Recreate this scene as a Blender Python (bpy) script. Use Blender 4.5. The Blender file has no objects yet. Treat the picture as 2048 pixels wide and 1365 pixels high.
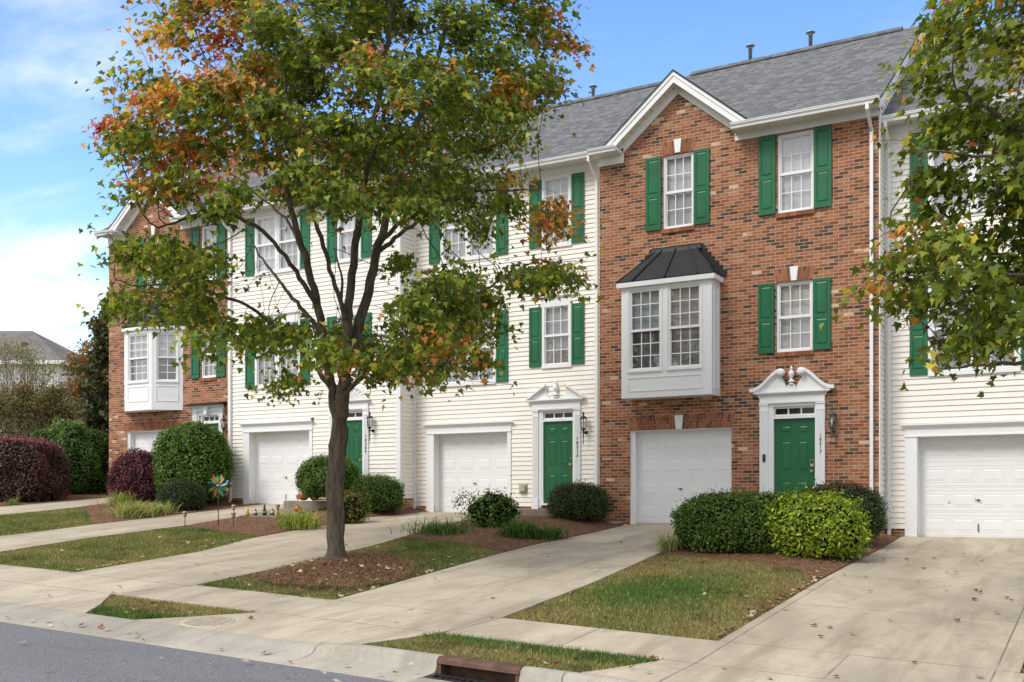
import bpy, math, random
import numpy as np
from mathutils import Vector, Matrix

random.seed(7)
rng = np.random.default_rng(7)
R = math.radians
scene = bpy.context.scene
col = scene.collection

# ------------------------------------------------------------------ camera, light, exposure
ANG = math.atan2(2077, 3564)                 # the camera looks this far to the left of the facades' normal
SA, CA = math.sin(ANG), math.cos(ANG)
cam_data = bpy.data.cameras.new('camera')
cam = bpy.data.objects.new('camera', cam_data)
col.objects.link(cam)
cam.location = (0, 0, 0)
cam.rotation_euler = (R(90), 0, ANG)
cam_data.sensor_width = 36
cam_data.lens = 36 * 2077 / 2048
cam_data.shift_y = (995 - 682.5) / 2048
cam_data.clip_start = 0.1
cam_data.clip_end = 3000
scene.camera = cam

SUN_EL, SUN_ROT = 48, 155                     # sun behind the viewer, to the left, behind thin cloud
sun_dir = Vector((-math.sin(R(SUN_ROT)) * math.cos(R(SUN_EL)), math.cos(R(SUN_ROT)) * math.cos(R(SUN_EL)), math.sin(R(SUN_EL))))
sd = bpy.data.lights.new('sun', 'SUN')
sd.energy = 1.5
sd.angle = R(20)
sd.color = (1.0, 0.96, 0.90)
so = bpy.data.objects.new('sun', sd)
so.rotation_euler = sun_dir.to_track_quat('Z', 'Y').to_euler()
so.location = (0, 0, 40)
col.objects.link(so)

world = bpy.data.worlds.new('World')
scene.world = world
world.use_nodes = True
wn, wl = world.node_tree.nodes, world.node_tree.links
wn.clear()
wout = wn.new('ShaderNodeOutputWorld')
sky = wn.new('ShaderNodeTexSky')
sky.sky_type = 'NISHITA'
sky.sun_disc = False
sky.sun_elevation = R(SUN_EL)
sky.sun_rotation = R(SUN_ROT)
sky.air_density = 1.0
sky.dust_density = 0.6
sky.ozone_density = 1.6
bg = wn.new('ShaderNodeBackground')
bg.inputs['Strength'].default_value = 0.175
hs = wn.new('ShaderNodeHueSaturation')
hs.inputs['Saturation'].default_value = 1.22
hs.inputs['Hue'].default_value = 0.511
wl.new(sky.outputs[0], hs.inputs['Color'])
wl.new(hs.outputs[0], bg.inputs['Color'])
cloud = wn.new('ShaderNodeBackground')
cloud.inputs['Color'].default_value = (0.93, 0.96, 1.0, 1)
cloud.inputs['Strength'].default_value = 0.78
wmix = wn.new('ShaderNodeMixShader')
tc = wn.new('ShaderNodeTexCoord')
sep = wn.new('ShaderNodeSeparateXYZ')
wl.new(tc.outputs['Generated'], sep.inputs[0])


def wmath(op, a, b=None, c=None):
    n = wn.new('ShaderNodeMath')
    n.operation = op
    for i, v in enumerate((a, b, c)):
        if v is None:
            continue
        if isinstance(v, (int, float)):
            n.inputs[i].default_value = v
        else:
            wl.new(v, n.inputs[i])
    return n.outputs[0]


# clouds: a layer seen in perspective (direction divided by height), more cover towards the horizon
zc = wmath('ADD', wmath('MAXIMUM', sep.outputs[2], 0.0), 0.10)
comb = wn.new('ShaderNodeCombineXYZ')
wl.new(wmath('DIVIDE', sep.outputs[0], zc), comb.inputs[0])
wl.new(wmath('DIVIDE', sep.outputs[1], zc), comb.inputs[1])
nz = wn.new('ShaderNodeTexNoise')
nz.inputs['Scale'].default_value = 1.15
nz.inputs['Detail'].default_value = 9
nz.inputs['Roughness'].default_value = 0.56
nz.inputs['Distortion'].default_value = 0.25
cmap = wn.new('ShaderNodeMapping')
cmap.inputs['Location'].default_value = (3.1, 1.7, 0)
cmap.inputs['Rotation'].default_value = (0, 0, R(25))
cmap.inputs['Scale'].default_value = (0.8, 1.5, 1)
wl.new(comb.outputs[0], cmap.inputs[0])
wl.new(cmap.outputs[0], nz.inputs['Vector'])
cover = wn.new('ShaderNodeMapRange')
cover.inputs['From Min'].default_value = 0.08
cover.inputs['From Max'].default_value = 0.36
cover.inputs['To Min'].default_value = 0.285
cover.inputs['To Max'].default_value = -0.06
wl.new(sep.outputs[2], cover.inputs['Value'])
dens = wn.new('ShaderNodeMapRange')
dens.interpolation_type = 'SMOOTHSTEP'
dens.inputs['From Min'].default_value = 0.50
dens.inputs['From Max'].default_value = 0.78
# unseen cloud added overhead and behind the viewer as soft fill light
over = wn.new('ShaderNodeMapRange')
over.inputs['From Min'].default_value = 0.46
over.inputs['From Max'].default_value = 0.66
over.inputs['To Max'].default_value = 0.34
wl.new(sep.outputs[2], over.inputs['Value'])
behind = wn.new('ShaderNodeMapRange')
behind.inputs['From Min'].default_value = 0.1
behind.inputs['From Max'].default_value = -0.4
behind.inputs['To Max'].default_value = 0.30
wl.new(sep.outputs[1], behind.inputs['Value'])
wl.new(wmath('ADD', wmath('ADD', nz.outputs['Fac'], cover.outputs[0]), wmath('MAXIMUM', over.outputs[0], behind.outputs[0])), dens.inputs['Value'])
wl.new(dens.outputs[0], wmix.inputs['Fac'])
wl.new(bg.outputs[0], wmix.inputs[1])
wl.new(cloud.outputs[0], wmix.inputs[2])
wl.new(wmix.outputs[0], wout.inputs['Surface'])

scene.view_settings.view_transform = 'Standard'
scene.view_settings.look = 'None'
scene.view_settings.exposure = 0.80
scene.view_settings.gamma = 1
scene.render.resolution_x, scene.render.resolution_y = 1024, 682
scene.render.engine = 'CYCLES'
scene.cycles.max_bounces = 8
scene.cycles.transparent_max_bounces = 12

# ------------------------------------------------------------------ mesh helpers


class MB:
    """collects faces and links them as one mesh object"""

    def __init__(self):
        self.v, self.f, self.m, self.s = [], [], [], []

    def poly(self, pts, mi=0, smooth=False):
        i = len(self.v)
        self.v += [tuple(p) for p in pts]
        self.f.append(tuple(range(i, i + len(pts))))
        self.m.append(mi)
        self.s.append(smooth)

    def box(self, x0, x1, y0, y1, z0, z1, mi=0):
        i = len(self.v)
        self.v += [(x0, y0, z0), (x1, y0, z0), (x1, y1, z0), (x0, y1, z0), (x0, y0, z1), (x1, y0, z1), (x1, y1, z1), (x0, y1, z1)]
        for q in ((0, 3, 2, 1), (4, 5, 6, 7), (0, 1, 5, 4), (1, 2, 6, 5), (2, 3, 7, 6), (3, 0, 4, 7)):
            self.f.append(tuple(i + k for k in q))
            self.m.append(mi)
            self.s.append(False)

    def ext(self, pts, y0, y1, mi=0, axis='y', smooth=False):
        """extrude a polygon given in (x,z) along y, or in (y,z) along x; pts counter-clockwise seen from the front"""
        n = len(pts)
        i = len(self.v)
        if axis == 'y':
            self.v += [(p[0], y0, p[1]) for p in pts] + [(p[0], y1, p[1]) for p in pts]
        else:
            self.v += [(y0, p[0], p[1]) for p in pts] + [(y1, p[0], p[1]) for p in pts]
        self.f.append(tuple(range(i, i + n)))
        self.f.append(tuple(range(i + 2 * n - 1, i + n - 1, -1)))
        self.m += [mi, mi]
        self.s += [False, False]
        for k in range(n):
            k2 = (k + 1) % n
            self.f.append((i + k, i + n + k, i + n + k2, i + k2))
            self.m.append(mi)
            self.s.append(smooth)

    def frust(self, x0, x1, z0, z1, y, rise, ins, mi=0):
        """raised panel on a plane facing -y: sloped margins, flat centre"""
        a = [(x0, y, z0), (x1, y, z0), (x1, y, z1), (x0, y, z1)]
        b = [(x0 + ins, y - rise, z0 + ins), (x1 - ins, y - rise, z0 + ins), (x1 - ins, y - rise, z1 - ins), (x0 + ins, y - rise, z1 - ins)]
        i = len(self.v)
        self.v += a + b
        for q in ((4, 5, 6, 7), (0, 1, 5, 4), (1, 2, 6, 5), (2, 3, 7, 6), (3, 0, 4, 7)):
            self.f.append(tuple(i + k for k in q))
            self.m.append(mi)
            self.s.append(False)

    def lathe(self, prof, c=(0, 0, 0), n=14, mi=0, axis='z', smooth=True):
        """prof: list of (radius, height)"""
        i = len(self.v)
        for r_, h_ in prof:
            for k in range(n):
                a = 2 * math.pi * k / n
                if axis == 'z':
                    self.v.append((c[0] + r_ * math.cos(a), c[1] + r_ * math.sin(a), c[2] + h_))
                else:
                    self.v.append((c[0] + r_ * math.cos(a), c[1] - h_, c[2] + r_ * math.sin(a)))
        for j in range(len(prof) - 1):
            for k in range(n):
                k2 = (k + 1) % n
                self.f.append((i + j * n + k, i + j * n + k2, i + (j + 1) * n + k2, i + (j + 1) * n + k))
                self.m.append(mi)
                self.s.append(smooth)
        self.f.append(tuple(i + k for k in range(n - 1, -1, -1)))
        self.f.append(tuple(i + (len(prof) - 1) * n + k for k in range(n)))
        self.m += [mi, mi]
        self.s += [False, False]

    def tube(self, pts, rad, n=8, mi=0, smooth=True):
        pts = [Vector(p) for p in pts]
        if isinstance(rad, (int, float)):
            rad = [rad] * len(pts)
        i = len(self.v)
        ref = None
        for j, p in enumerate(pts):
            d = (pts[min(j + 1, len(pts) - 1)] - pts[max(j - 1, 0)])
            d = d.normalized() if d.length > 1e-9 else Vector((0, 0, 1))
            if ref is None:                                # carry the frame along, so the tube never twists
                a = d.cross(Vector((0.13, 0.27, 1)))
                if a.length < 0.2:
                    a = d.cross(Vector((1, 0, 0)))
            else:
                a = ref - d * ref.dot(d)
                if a.length < 1e-6:
                    a = d.orthogonal()
            a.normalize()
            ref = a.copy()
            b = d.cross(a)
            for k in range(n):
                t = 2 * math.pi * k / n
                self.v.append(tuple(p + (a * math.cos(t) + b * math.sin(t)) * rad[j]))
        for j in range(len(pts) - 1):
            for k in range(n):
                k2 = (k + 1) % n
                self.f.append((i + j * n + k, i + j * n + k2, i + (j + 1) * n + k2, i + (j + 1) * n + k))
                self.m.append(mi)
                self.s.append(smooth)
        self.f.append(tuple(i + k for k in range(n - 1, -1, -1)))
        self.f.append(tuple(i + (len(pts) - 1) * n + k for k in range(n)))
        self.m += [mi, mi]
        self.s += [False, False]

    def mesh(self, name, mats):
        me = bpy.data.meshes.new(name)
        me.from_pydata(self.v, [], self.f)
        if not isinstance(mats, (list, tuple)):
            mats = [mats]
        for m in mats:
            me.materials.append(m)
        me.polygons.foreach_set('material_index', self.m)
        me.polygons.foreach_set('use_smooth', self.s)
        me.update()
        return me

    def build(self, name, mats, parent=None, loc=None):
        o = bpy.data.objects.new(name, self.mesh(name, mats))
        col.objects.link(o)
        if parent is not None:
            o.parent = parent
        if loc is not None:
            o.location = loc
        return o


def tag(o, label=None, cat=None, group=None, kind=None):
    if label:
        o['label'] = label
    if cat:
        o['category'] = cat
    if group:
        o['group'] = group
    if kind:
        o['kind'] = kind
    return o


def empty(name, loc, rz=0.0):
    o = bpy.data.objects.new(name, None)
    o.location = loc
    o.rotation_euler = (0, 0, rz)
    o.empty_display_size = 0.2
    col.objects.link(o)
    return o


def copy_tree(o, parent=None):
    c = o.copy()
    col.objects.link(c)
    if parent is not None:
        c.parent = parent
    for ch in [x for x in bpy.data.objects if x.parent == o]:
        copy_tree(ch, c)
    return c


def np_mesh(name, verts, cols, mat_, parent=None, smooth=False):
    """verts (N,k,3): N separate k-gons; cols (N,3) one colour each"""
    N, k, _ = verts.shape
    me = bpy.data.meshes.new(name)
    me.vertices.add(N * k)
    me.vertices.foreach_set('co', verts.astype(np.float32).ravel())
    me.loops.add(N * k)
    me.loops.foreach_set('vertex_index', np.arange(N * k, dtype=np.int32))
    me.polygons.add(N)
    me.polygons.foreach_set('loop_start', np.arange(0, N * k, k, dtype=np.int32))
    me.polygons.foreach_set('loop_total', np.full(N, k, dtype=np.int32))
    if smooth:
        me.polygons.foreach_set('use_smooth', np.ones(N, dtype=bool))
    me.update(calc_edges=True)
    if cols is not None:
        at = me.attributes.new('Col', 'FLOAT_COLOR', 'POINT')
        c = np.ones((N, k, 4), dtype=np.float32)
        c[:, :, :3] = cols[:, None, :]
        at.data.foreach_set('color', c.ravel())
    me.materials.append(mat_)
    o = bpy.data.objects.new(name, me)
    col.objects.link(o)
    if parent is not None:
        o.parent = parent
    return o


# ------------------------------------------------------------------ materials


class Nodes:
    def __init__(self, name):
        self.mat = bpy.data.materials.new(name)
        self.mat.use_nodes = True
        self.t = self.mat.node_tree
        self.n, self.l = self.t.nodes, self.t.links
        self.b = self.n['Principled BSDF']
        self.out = self.n['Material Output']

    def new(self, kind, **kw):
        nd = self.n.new(kind)
        for k, v in kw.items():
            setattr(nd, k, v)
        return nd

    def put(self, sock, v):
        if isinstance(v, bpy.types.NodeSocket):
            self.l.new(v, sock)
        elif isinstance(v, (tuple, list)) and len(v) == 3 and sock.type == 'RGBA':
            sock.default_value = (*v, 1)
        else:
            sock.default_value = v

    def math(self, op, a, b=None, c=None, clamp=False):
        nd = self.new('ShaderNodeMath', operation=op, use_clamp=clamp)
        for i, v in enumerate((a, b, c)):
            if v is not None:
                self.put(nd.inputs[i], v)
        return nd.outputs[0]

    def mix(self, fac, a, b, mode='MIX'):
        nd = self.new('ShaderNodeMix', data_type='RGBA', blend_type=mode)
        self.put(nd.inputs[0], fac)
        self.put(nd.inputs[6], a)
        self.put(nd.inputs[7], b)
        return nd.outputs[2]

    def noise(self, scale, detail=4, rough=0.55, vec=None, dist=0.0):
        nd = self.new('ShaderNodeTexNoise')
        nd.inputs['Scale'].default_value = scale
        nd.inputs['Detail'].default_value = detail
        nd.inputs['Roughness'].default_value = rough
        nd.inputs['Distortion'].default_value = dist
        if vec is not None:
            self.l.new(vec, nd.inputs['Vector'])
        return nd.outputs['Fac']

    def ramp(self, fac, stops, interp='LINEAR'):
        nd = self.new('ShaderNodeValToRGB')
        nd.color_ramp.interpolation = interp
        e = nd.color_ramp.elements
        while len(e) < len(stops):
            e.new(0.5)
        for el, (p, c) in zip(e, stops):
            el.position = p
            el.color = (*c, 1) if len(c) == 3 else c
        self.l.new(fac, nd.inputs[0])
        return nd.outputs[0]

    def range(self, v, a, b, c=0.0, d=1.0, smooth=True):
        nd = self.new('ShaderNodeMapRange')
        if smooth:
            nd.interpolation_type = 'SMOOTHSTEP'
        self.l.new(v, nd.inputs[0])
        for i, x in enumerate((a, b, c, d)):
            nd.inputs[1 + i].default_value = x
        return nd.outputs[0]

    def pos(self):
        return self.new('ShaderNodeNewGeometry').outputs['Position']

    def obj(self):
        return self.new('ShaderNodeTexCoord').outputs['Object']

    def scaled(self, vec, s, rot=(0, 0, 0)):
        nd = self.new('ShaderNodeMapping')
        nd.inputs['Scale'].default_value = s
        nd.inputs['Rotation'].default_value = rot
        self.l.new(vec, nd.inputs[0])
        return nd.outputs[0]

    def xyz(self, vec):
        nd = self.new('ShaderNodeSeparateXYZ')
        self.l.new(vec, nd.inputs[0])
        return nd.outputs

    def vec(self, x, y, z=0.0):
        nd = self.new('ShaderNodeCombineXYZ')
        for i, v in enumerate((x, y, z)):
            self.put(nd.inputs[i], v)
        return nd.outputs[0]

    def bump(self, h, strength=0.3, dist=0.01):
        nd = self.new('ShaderNodeBump')
        nd.inputs['Strength'].default_value = strength
        nd.inputs['Distance'].default_value = dist
        self.l.new(h, nd.inputs['Height'])
        self.l.new(nd.outputs[0], self.b.inputs['Normal'])

    def done(self, color=None, rough=0.6, spec=0.4, metal=0.0):
        if color is not None:
            self.put(self.b.inputs['Base Color'], color)
        self.put(self.b.inputs['Roughness'], rough)
        self.b.inputs['Specular IOR Level'].default_value = spec
        self.b.inputs['Metallic'].default_value = metal
        return self.mat


def simple(name, c, rough=0.55, amount=0.12, scale=6.0, spec=0.4, metal=0.0, bump=0.0):
    n = Nodes(name)
    p = n.pos()
    f = n.noise(scale, 5, 0.6, p)
    lo = tuple(x * (1 - amount) for x in c)
    hi = tuple(min(1, x * (1 + amount)) for x in c)
    cc = n.ramp(f, [(0.3, lo), (0.7, hi)])
    if bump:
        n.bump(n.noise(scale * 12, 3, 0.6, p), bump, 0.004)
    return n.done(cc, rough, spec, metal)


def white_paint(name, c=(0.80, 0.80, 0.79), rough=0.42, dirt=0.10):
    n = Nodes(name)
    p = n.pos()
    big = n.noise(1.1, 6, 0.65, p)
    st = n.noise(1.0, 5, 0.7, n.scaled(p, (9, 9, 1.2)))
    f = n.math('MULTIPLY', n.range(big, 0.42, 0.75), n.range(st, 0.4, 0.75))
    cc = n.mix(n.math('MULTIPLY', f, dirt * 3), c, (c[0] * 0.80, c[1] * 0.78, c[2] * 0.71))
    n.bump(n.noise(45, 2, 0.5, p), 0.04, 0.003)
    return n.done(cc, rough, 0.35)


def brick_mat(name, soldier=False):
    n = Nodes(name)
    o = n.obj()
    s = n.xyz(o)
    oi = n.new('ShaderNodeObjectInfo')
    ls = n.xyz(oi.outputs['Location'])
    u = n.math('ADD', n.math('ADD', s[0], s[1]), n.math('MULTIPLY', ls[0], 1.0))
    v = n.math('ADD', s[2], 2.03)
    vec = n.vec(u, v)
    wob = n.noise(3.0, 2, 0.5, n.pos())
    stops = [(0.0, (0.050, 0.040, 0.032)), (0.07, (0.095, 0.060, 0.040)), (0.15, (0.15, 0.070, 0.040)), (0.23, (0.225, 0.084, 0.040)),
             (0.46, (0.300, 0.112, 0.050)), (0.72, (0.355, 0.146, 0.070)), (0.88, (0.35, 0.168, 0.094)), (0.955, (0.40, 0.23, 0.14)), (0.985, (0.60, 0.46, 0.33))]
    if soldier:
        g = n.new('ShaderNodeNewGeometry')
        t = n.math('MULTIPLY_ADD', g.outputs['Random Per Island'], 0.62, 0.12)
        c = n.ramp(t, stops)
        f = n.noise(40, 3, 0.6, n.pos())
        c = n.mix(n.range(f, 0.35, 0.75, 0, 0.35), c, (0.20, 0.055, 0.03))
        n.bump(f, 0.3, 0.004)
        return n.done(c, 0.85, 0.25)
    b = n.new('ShaderNodeTexBrick')
    b.offset = 0.5
    b.inputs['Color1'].default_value = (0, 0, 0, 1)
    b.inputs['Color2'].default_value = (1, 1, 1, 1)
    b.inputs['Mortar'].default_value = (0.5, 0.5, 0.5, 1)
    b.inputs['Scale'].default_value = 1.0
    b.inputs['Mortar Size'].default_value = 0.0048
    b.inputs['Mortar Smooth'].default_value = 0.15
    b.inputs['Brick Width'].default_value = 0.2035
    b.inputs['Row Height'].default_value = 0.0715
    n.l.new(vec, b.inputs['Vector'])
    clump = n.noise(0.55, 3, 0.55, n.scaled(n.pos(), (1, 1, 2.2)))
    t = n.math('ADD', n.xyz(b.outputs['Color'])[0], n.range(clump, 0.30, 0.70, 0.12, -0.19, False), clamp=True)
    c = n.ramp(t, stops)
    grain = n.noise(60, 4, 0.65, n.pos())
    c = n.mix(n.range(grain, 0.42, 0.8, 0, 0.45), c, (0.36, 0.16, 0.085))
    c = n.mix(n.range(wob, 0.45, 0.8, 0, 0.25), c, (0.17, 0.052, 0.028))
    mort = n.ramp(n.noise(14, 3, 0.6, n.pos()), [(0.3, (0.47, 0.34, 0.25)), (0.7, (0.62, 0.49, 0.38))])
    c = n.mix(b.outputs['Fac'], c, mort)
    h = n.math('ADD', n.math('MULTIPLY', b.outputs['Fac'], -1.0), n.math('MULTIPLY', grain, 0.25))
    n.bump(h, 0.55, 0.006)
    return n.done(c, 0.88, 0.2)


def siding_mat(name, c=(0.86, 0.818, 0.742)):
    n = Nodes(name)
    p = n.pos()
    f = n.noise(0.5, 5, 0.6, n.scaled(p, (1, 1, 3)))
    st = n.noise(1.2, 6, 0.7, n.scaled(p, (5, 5, 0.7)))
    cc = n.mix(n.range(f, 0.3, 0.7), (c[0] * 0.96, c[1] * 0.95, c[2] * 0.93), c)
    cc = n.mix(n.math('MULTIPLY', n.range(st, 0.5, 0.8), 0.16), cc, (0.55, 0.48, 0.36))
    n.bump(n.noise(3, 5, 0.7, n.scaled(p, (6, 6, 60))), 0.05, 0.004)
    return n.done(cc, 0.5, 0.3)


def shingle_mat(name, axis=0):
    n = Nodes(name)
    s = n.xyz(n.obj())
    vec = n.vec(s[axis], n.math('MULTIPLY', s[2], 1.83))
    b = n.new('ShaderNodeTexBrick')
    b.offset = 0.37
    b.offset_frequency = 3
    b.inputs['Color1'].default_value = (0, 0, 0, 1)
    b.inputs['Color2'].default_value = (1, 1, 1, 1)
    b.inputs['Mortar'].default_value = (0.1, 0.1, 0.1, 1)
    b.inputs['Scale'].default_value = 1.0
    b.inputs['Mortar Size'].default_value = 0.006
    b.inputs['Mortar Smooth'].default_value = 0.4
    b.inputs['Brick Width'].default_value = 0.19
    b.inputs['Row Height'].default_value = 0.14
    n.l.new(vec, b.inputs['Vector'])
    t = n.xyz(b.outputs['Color'])[0]
    c = n.ramp(t, [(0.0, (0.078, 0.080, 0.080)), (0.35, (0.114, 0.117, 0.117)), (0.7, (0.144, 0.147, 0.145)), (1.0, (0.19, 0.19, 0.185))])
    c = n.mix(b.outputs['Fac'], c, (0.05, 0.055, 0.06))
    big = n.noise(0.7, 5, 0.65, n.pos())
    c = n.mix(n.range(big, 0.35, 0.75, 0, 0.3), c, (0.112, 0.116, 0.116))
    gr = n.noise(150, 2, 0.6, n.pos())
    c = n.mix(n.range(gr, 0.4, 0.7, 0, 0.3), c, (0.22, 0.22, 0.22))
    row = n.math('FRACT', n.math('DIVIDE', n.math('MULTIPLY', s[2], 1.83), 0.14))
    h = n.math('ADD', n.math('MULTIPLY', row, -0.8), n.math('MULTIPLY', t, 0.5))
    n.bump(h, 0.6, 0.012)
    return n.done(c, 0.9, 0.15)


def leaf_mat(name, trans=0.35, rough=0.5, spec=0.35):
    n = Nodes(name)
    a = n.new('ShaderNodeAttribute', attribute_name='Col')
    n.done(a.outputs['Color'], rough, spec)
    tr = n.new('ShaderNodeBsdfTranslucent')
    tint = n.mix(1.0, a.outputs['Color'], (1.5, 1.5, 0.8), 'MULTIPLY')
    n.l.new(tint, tr.inputs['Color'])
    mx = n.new('ShaderNodeMixShader')
    mx.inputs[0].default_value = trans
    n.l.new(n.b.outputs[0], mx.inputs[1])
    n.l.new(tr.outputs[0], mx.inputs[2])
    n.l.new(mx.outputs[0], n.out.inputs['Surface'])
    return n.mat


def glass_mat(name, tint=0.9, base=0.10):
    n = Nodes(name)
    n.n.remove(n.b)
    fr = n.new('ShaderNodeFresnel')
    gm = n.new('ShaderNodeNewGeometry')                    # a thin pane: same reflectance from both sides
    n.l.new(n.math('SUBTRACT', 1.5, n.math('MULTIPLY', gm.outputs['Backfacing'], 1.5 - 1 / 1.5)), fr.inputs['IOR'])
    g = n.new('ShaderNodeBsdfGlossy')
    g.inputs['Roughness'].default_value = 0.03
    wv = n.noise(1.6, 2, 0.5, n.pos())
    bp = n.new('ShaderNodeBump')
    bp.inputs['Strength'].default_value = 0.05
    bp.inputs['Distance'].default_value = 0.05
    n.l.new(wv, bp.inputs['Height'])
    n.l.new(bp.outputs[0], g.inputs['Normal'])
    t = n.new('ShaderNodeBsdfTransparent')
    t.inputs['Color'].default_value = (tint, tint, tint, 1)
    mx = n.new('ShaderNodeMixShader')
    f = n.math('ADD', n.math('MULTIPLY', fr.outputs[0], 0.9), base, clamp=True)
    n.l.new(f, mx.inputs[0])
    n.l.new(t.outputs[0], mx.inputs[1])
    n.l.new(g.outputs[0], mx.inputs[2])
    n.l.new(mx.outputs[0], n.out.inputs['Surface'])
    return n.mat


def blind_mat(name, c):
    n = Nodes(name)
    z = n.xyz(n.pos())[2]
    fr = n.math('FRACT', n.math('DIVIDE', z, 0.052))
    d = n.range(fr, 0.05, 0.9, 0.75, 1.0)  # slat shading put into the colour, darker toward each slat's lower edge
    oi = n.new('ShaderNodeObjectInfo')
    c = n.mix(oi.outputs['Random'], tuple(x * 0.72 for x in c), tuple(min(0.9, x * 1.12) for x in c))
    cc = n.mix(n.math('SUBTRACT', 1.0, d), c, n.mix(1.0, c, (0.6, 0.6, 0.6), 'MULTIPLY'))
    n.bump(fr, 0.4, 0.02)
    return n.done(cc, 0.6, 0.3)


def concrete_mat(name, c=(0.44, 0.385, 0.305), joints_y=(), joints_x=(), grain=1.0, stain=0.5, xmod=None):
    n = Nodes(name)
    p = n.pos()
    s = n.xyz(p)
    big = n.noise(0.45, 6, 0.62, n.scaled(p, (1.6, 0.7, 1)), 0.6)
    mid = n.noise(2.4, 6, 0.7, n.scaled(p, (1, 0.6, 1)), 0.5)
    fine = n.noise(38, 4, 0.7, p)
    cc = n.mix(n.range(big, 0.3, 0.7), tuple(x * 0.70 for x in c), tuple(x * 1.12 for x in c))
    strk = n.noise(1.0, 6, 0.7, n.scaled(p, (2.2, 0.25, 1), (0, 0, 0.12)), 0.25)
    cc = n.mix(n.range(strk, 0.48, 0.68, 0, stain * 1.2), cc, (c[0] * 0.55, c[1] * 0.53, c[2] * 0.50))
    cc = n.mix(n.range(mid, 0.48, 0.74, 0, stain * 1.1), cc, (c[0] * 0.52, c[1] * 0.50, c[2] * 0.46))
    spot = n.noise(1.3, 5, 0.6, n.scaled(p, (1.2, 1, 1)), 1.0)
    cc = n.mix(n.range(spot, 0.60, 0.80, 0, 0.5), cc, (c[0] * 1.10, c[1] * 0.98, c[2] * 0.80))
    cc = n.mix(n.range(fine, 0.45, 0.75, 0, 0.35 * grain), cc, tuple(x * 0.66 for x in c))
    peb = n.noise(160, 2, 0.5, p)
    cc = n.mix(n.range(peb, 0.60, 0.72, 0, 0.35 * grain), cc, tuple(min(1, x * 1.25) for x in c))
    mask = None
    for ax, vals in ((1, joints_y), (0, joints_x)):
        for v in vals:
            lo, hi = -99, 99
            if isinstance(v, tuple):
                v, lo, hi = v
            d = n.math('ABSOLUTE', n.math('SUBTRACT', s[ax], v))
            m = n.range(d, 0.006, 0.014, 1.0, 0.0)
            if lo > -99:
                m = n.math('MULTIPLY', m, n.math('MULTIPLY', n.math('GREATER_THAN', s[1 - ax], lo), n.math('LESS_THAN', s[1 - ax], hi)))
            mask = m if mask is None else n.math('MAXIMUM', mask, m)
    if xmod:
        fr = n.math('ABSOLUTE', n.math('SUBTRACT', n.math('FRACT', n.math('DIVIDE', s[0], xmod)), 0.5))
        m = n.range(fr, 0.006 / xmod, 0.014 / xmod, 1.0, 0.0)
        mask = m if mask is None else n.math('MAXIMUM', mask, m)
    h = n.math('ADD', n.math('MULTIPLY', fine, 0.4), n.math('MULTIPLY', peb, 0.4))
    if mask is not None:
        brk = n.noise(2.2, 3, 0.6, p)
        mask = n.math('MULTIPLY', mask, n.range(brk, 0.30, 0.55, 0.25, 1.0))
        cc = n.mix(n.math('MULTIPLY', mask, 0.72), cc, (0.12, 0.10, 0.075))
        h = n.math('SUBTRACT', h, mask)
    n.bump(h, 0.25, 0.006)
    return n.done(cc, 0.9, 0.2)


M = {}
M['brick'] = brick_mat('brick')
M['soldier'] = brick_mat('brick_pieces', True)
M['mortar'] = simple('mortar', (0.47, 0.38, 0.30), 0.9, 0.15, 9)
M['siding'] = siding_mat('vinyl_siding')
M['shingle'] = shingle_mat('roof_shingle', 0)
M['shingle_y'] = shingle_mat('roof_shingle_gable', 1)
M['white'] = white_paint('white_trim')
M['white_door'] = white_paint('garage_white', (0.79, 0.79, 0.775), 0.4, 0.13)
M['soffit'] = white_paint('soffit_vinyl', (0.76, 0.73, 0.66))
M['green'] = simple('shutter_green', (0.011, 0.125, 0.050), 0.42, 0.18, 1.6)
M['door_green'] = simple('door_green', (0.009, 0.115, 0.036), 0.38, 0.12, 1.6)
M['blackmetal'] = simple('bay_roof_metal', (0.011, 0.012, 0.014), 0.5, 0.25, 2.5, 0.35)
M['iron'] = simple('black_iron', (0.018, 0.019, 0.02), 0.5, 0.2, 20, 0.5)
M['patina'] = simple('patina_iron', (0.075, 0.095, 0.10), 0.6, 0.3, 18, 0.4)
M['brass'] = simple('brass', (0.55, 0.36, 0.12), 0.3, 0.1, 20, 0.5, 0.9)
M['steel'] = simple('galvanised', (0.42, 0.43, 0.44), 0.4, 0.15, 20, 0.5, 0.8)
M['glass'] = glass_mat('window_glass', 0.97, 0.08)
M['glass_transom'] = glass_mat('transom_glass', 0.9, 0.0)
M['glass_dark'] = glass_mat('bay_glass', 0.95, 0.13)
M['lamp_glass'] = glass_mat('lantern_glass', 0.93, 0.04)
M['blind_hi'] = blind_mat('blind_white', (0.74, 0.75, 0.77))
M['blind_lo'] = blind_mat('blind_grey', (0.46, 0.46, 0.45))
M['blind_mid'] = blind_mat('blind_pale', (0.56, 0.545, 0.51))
M['dark_room'] = simple('dark_interior', (0.03, 0.03, 0.03), 0.9, 0.3, 2)
M['screen'] = simple('window_screen_grey', (0.16, 0.16, 0.155), 0.8, 0.2, 3)
M['number'] = simple('number_black', (0.012, 0.012, 0.012), 0.5, 0.1)
M['leaf'] = leaf_mat('foliage', 0.38, 0.55, 0.25)
M['boxleaf'] = leaf_mat('glossy_leaf', 0.22, 0.5, 0.22)
M['bladeleaf'] = leaf_mat('grass_blade', 0.30, 0.6, 0.2)
M['dryleaf'] = leaf_mat('dry_leaf', 0.15, 0.7, 0.2)
M['core'] = simple('shrub_inside', (0.010, 0.012, 0.006), 0.95, 0.4, 12, 0.05)
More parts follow.
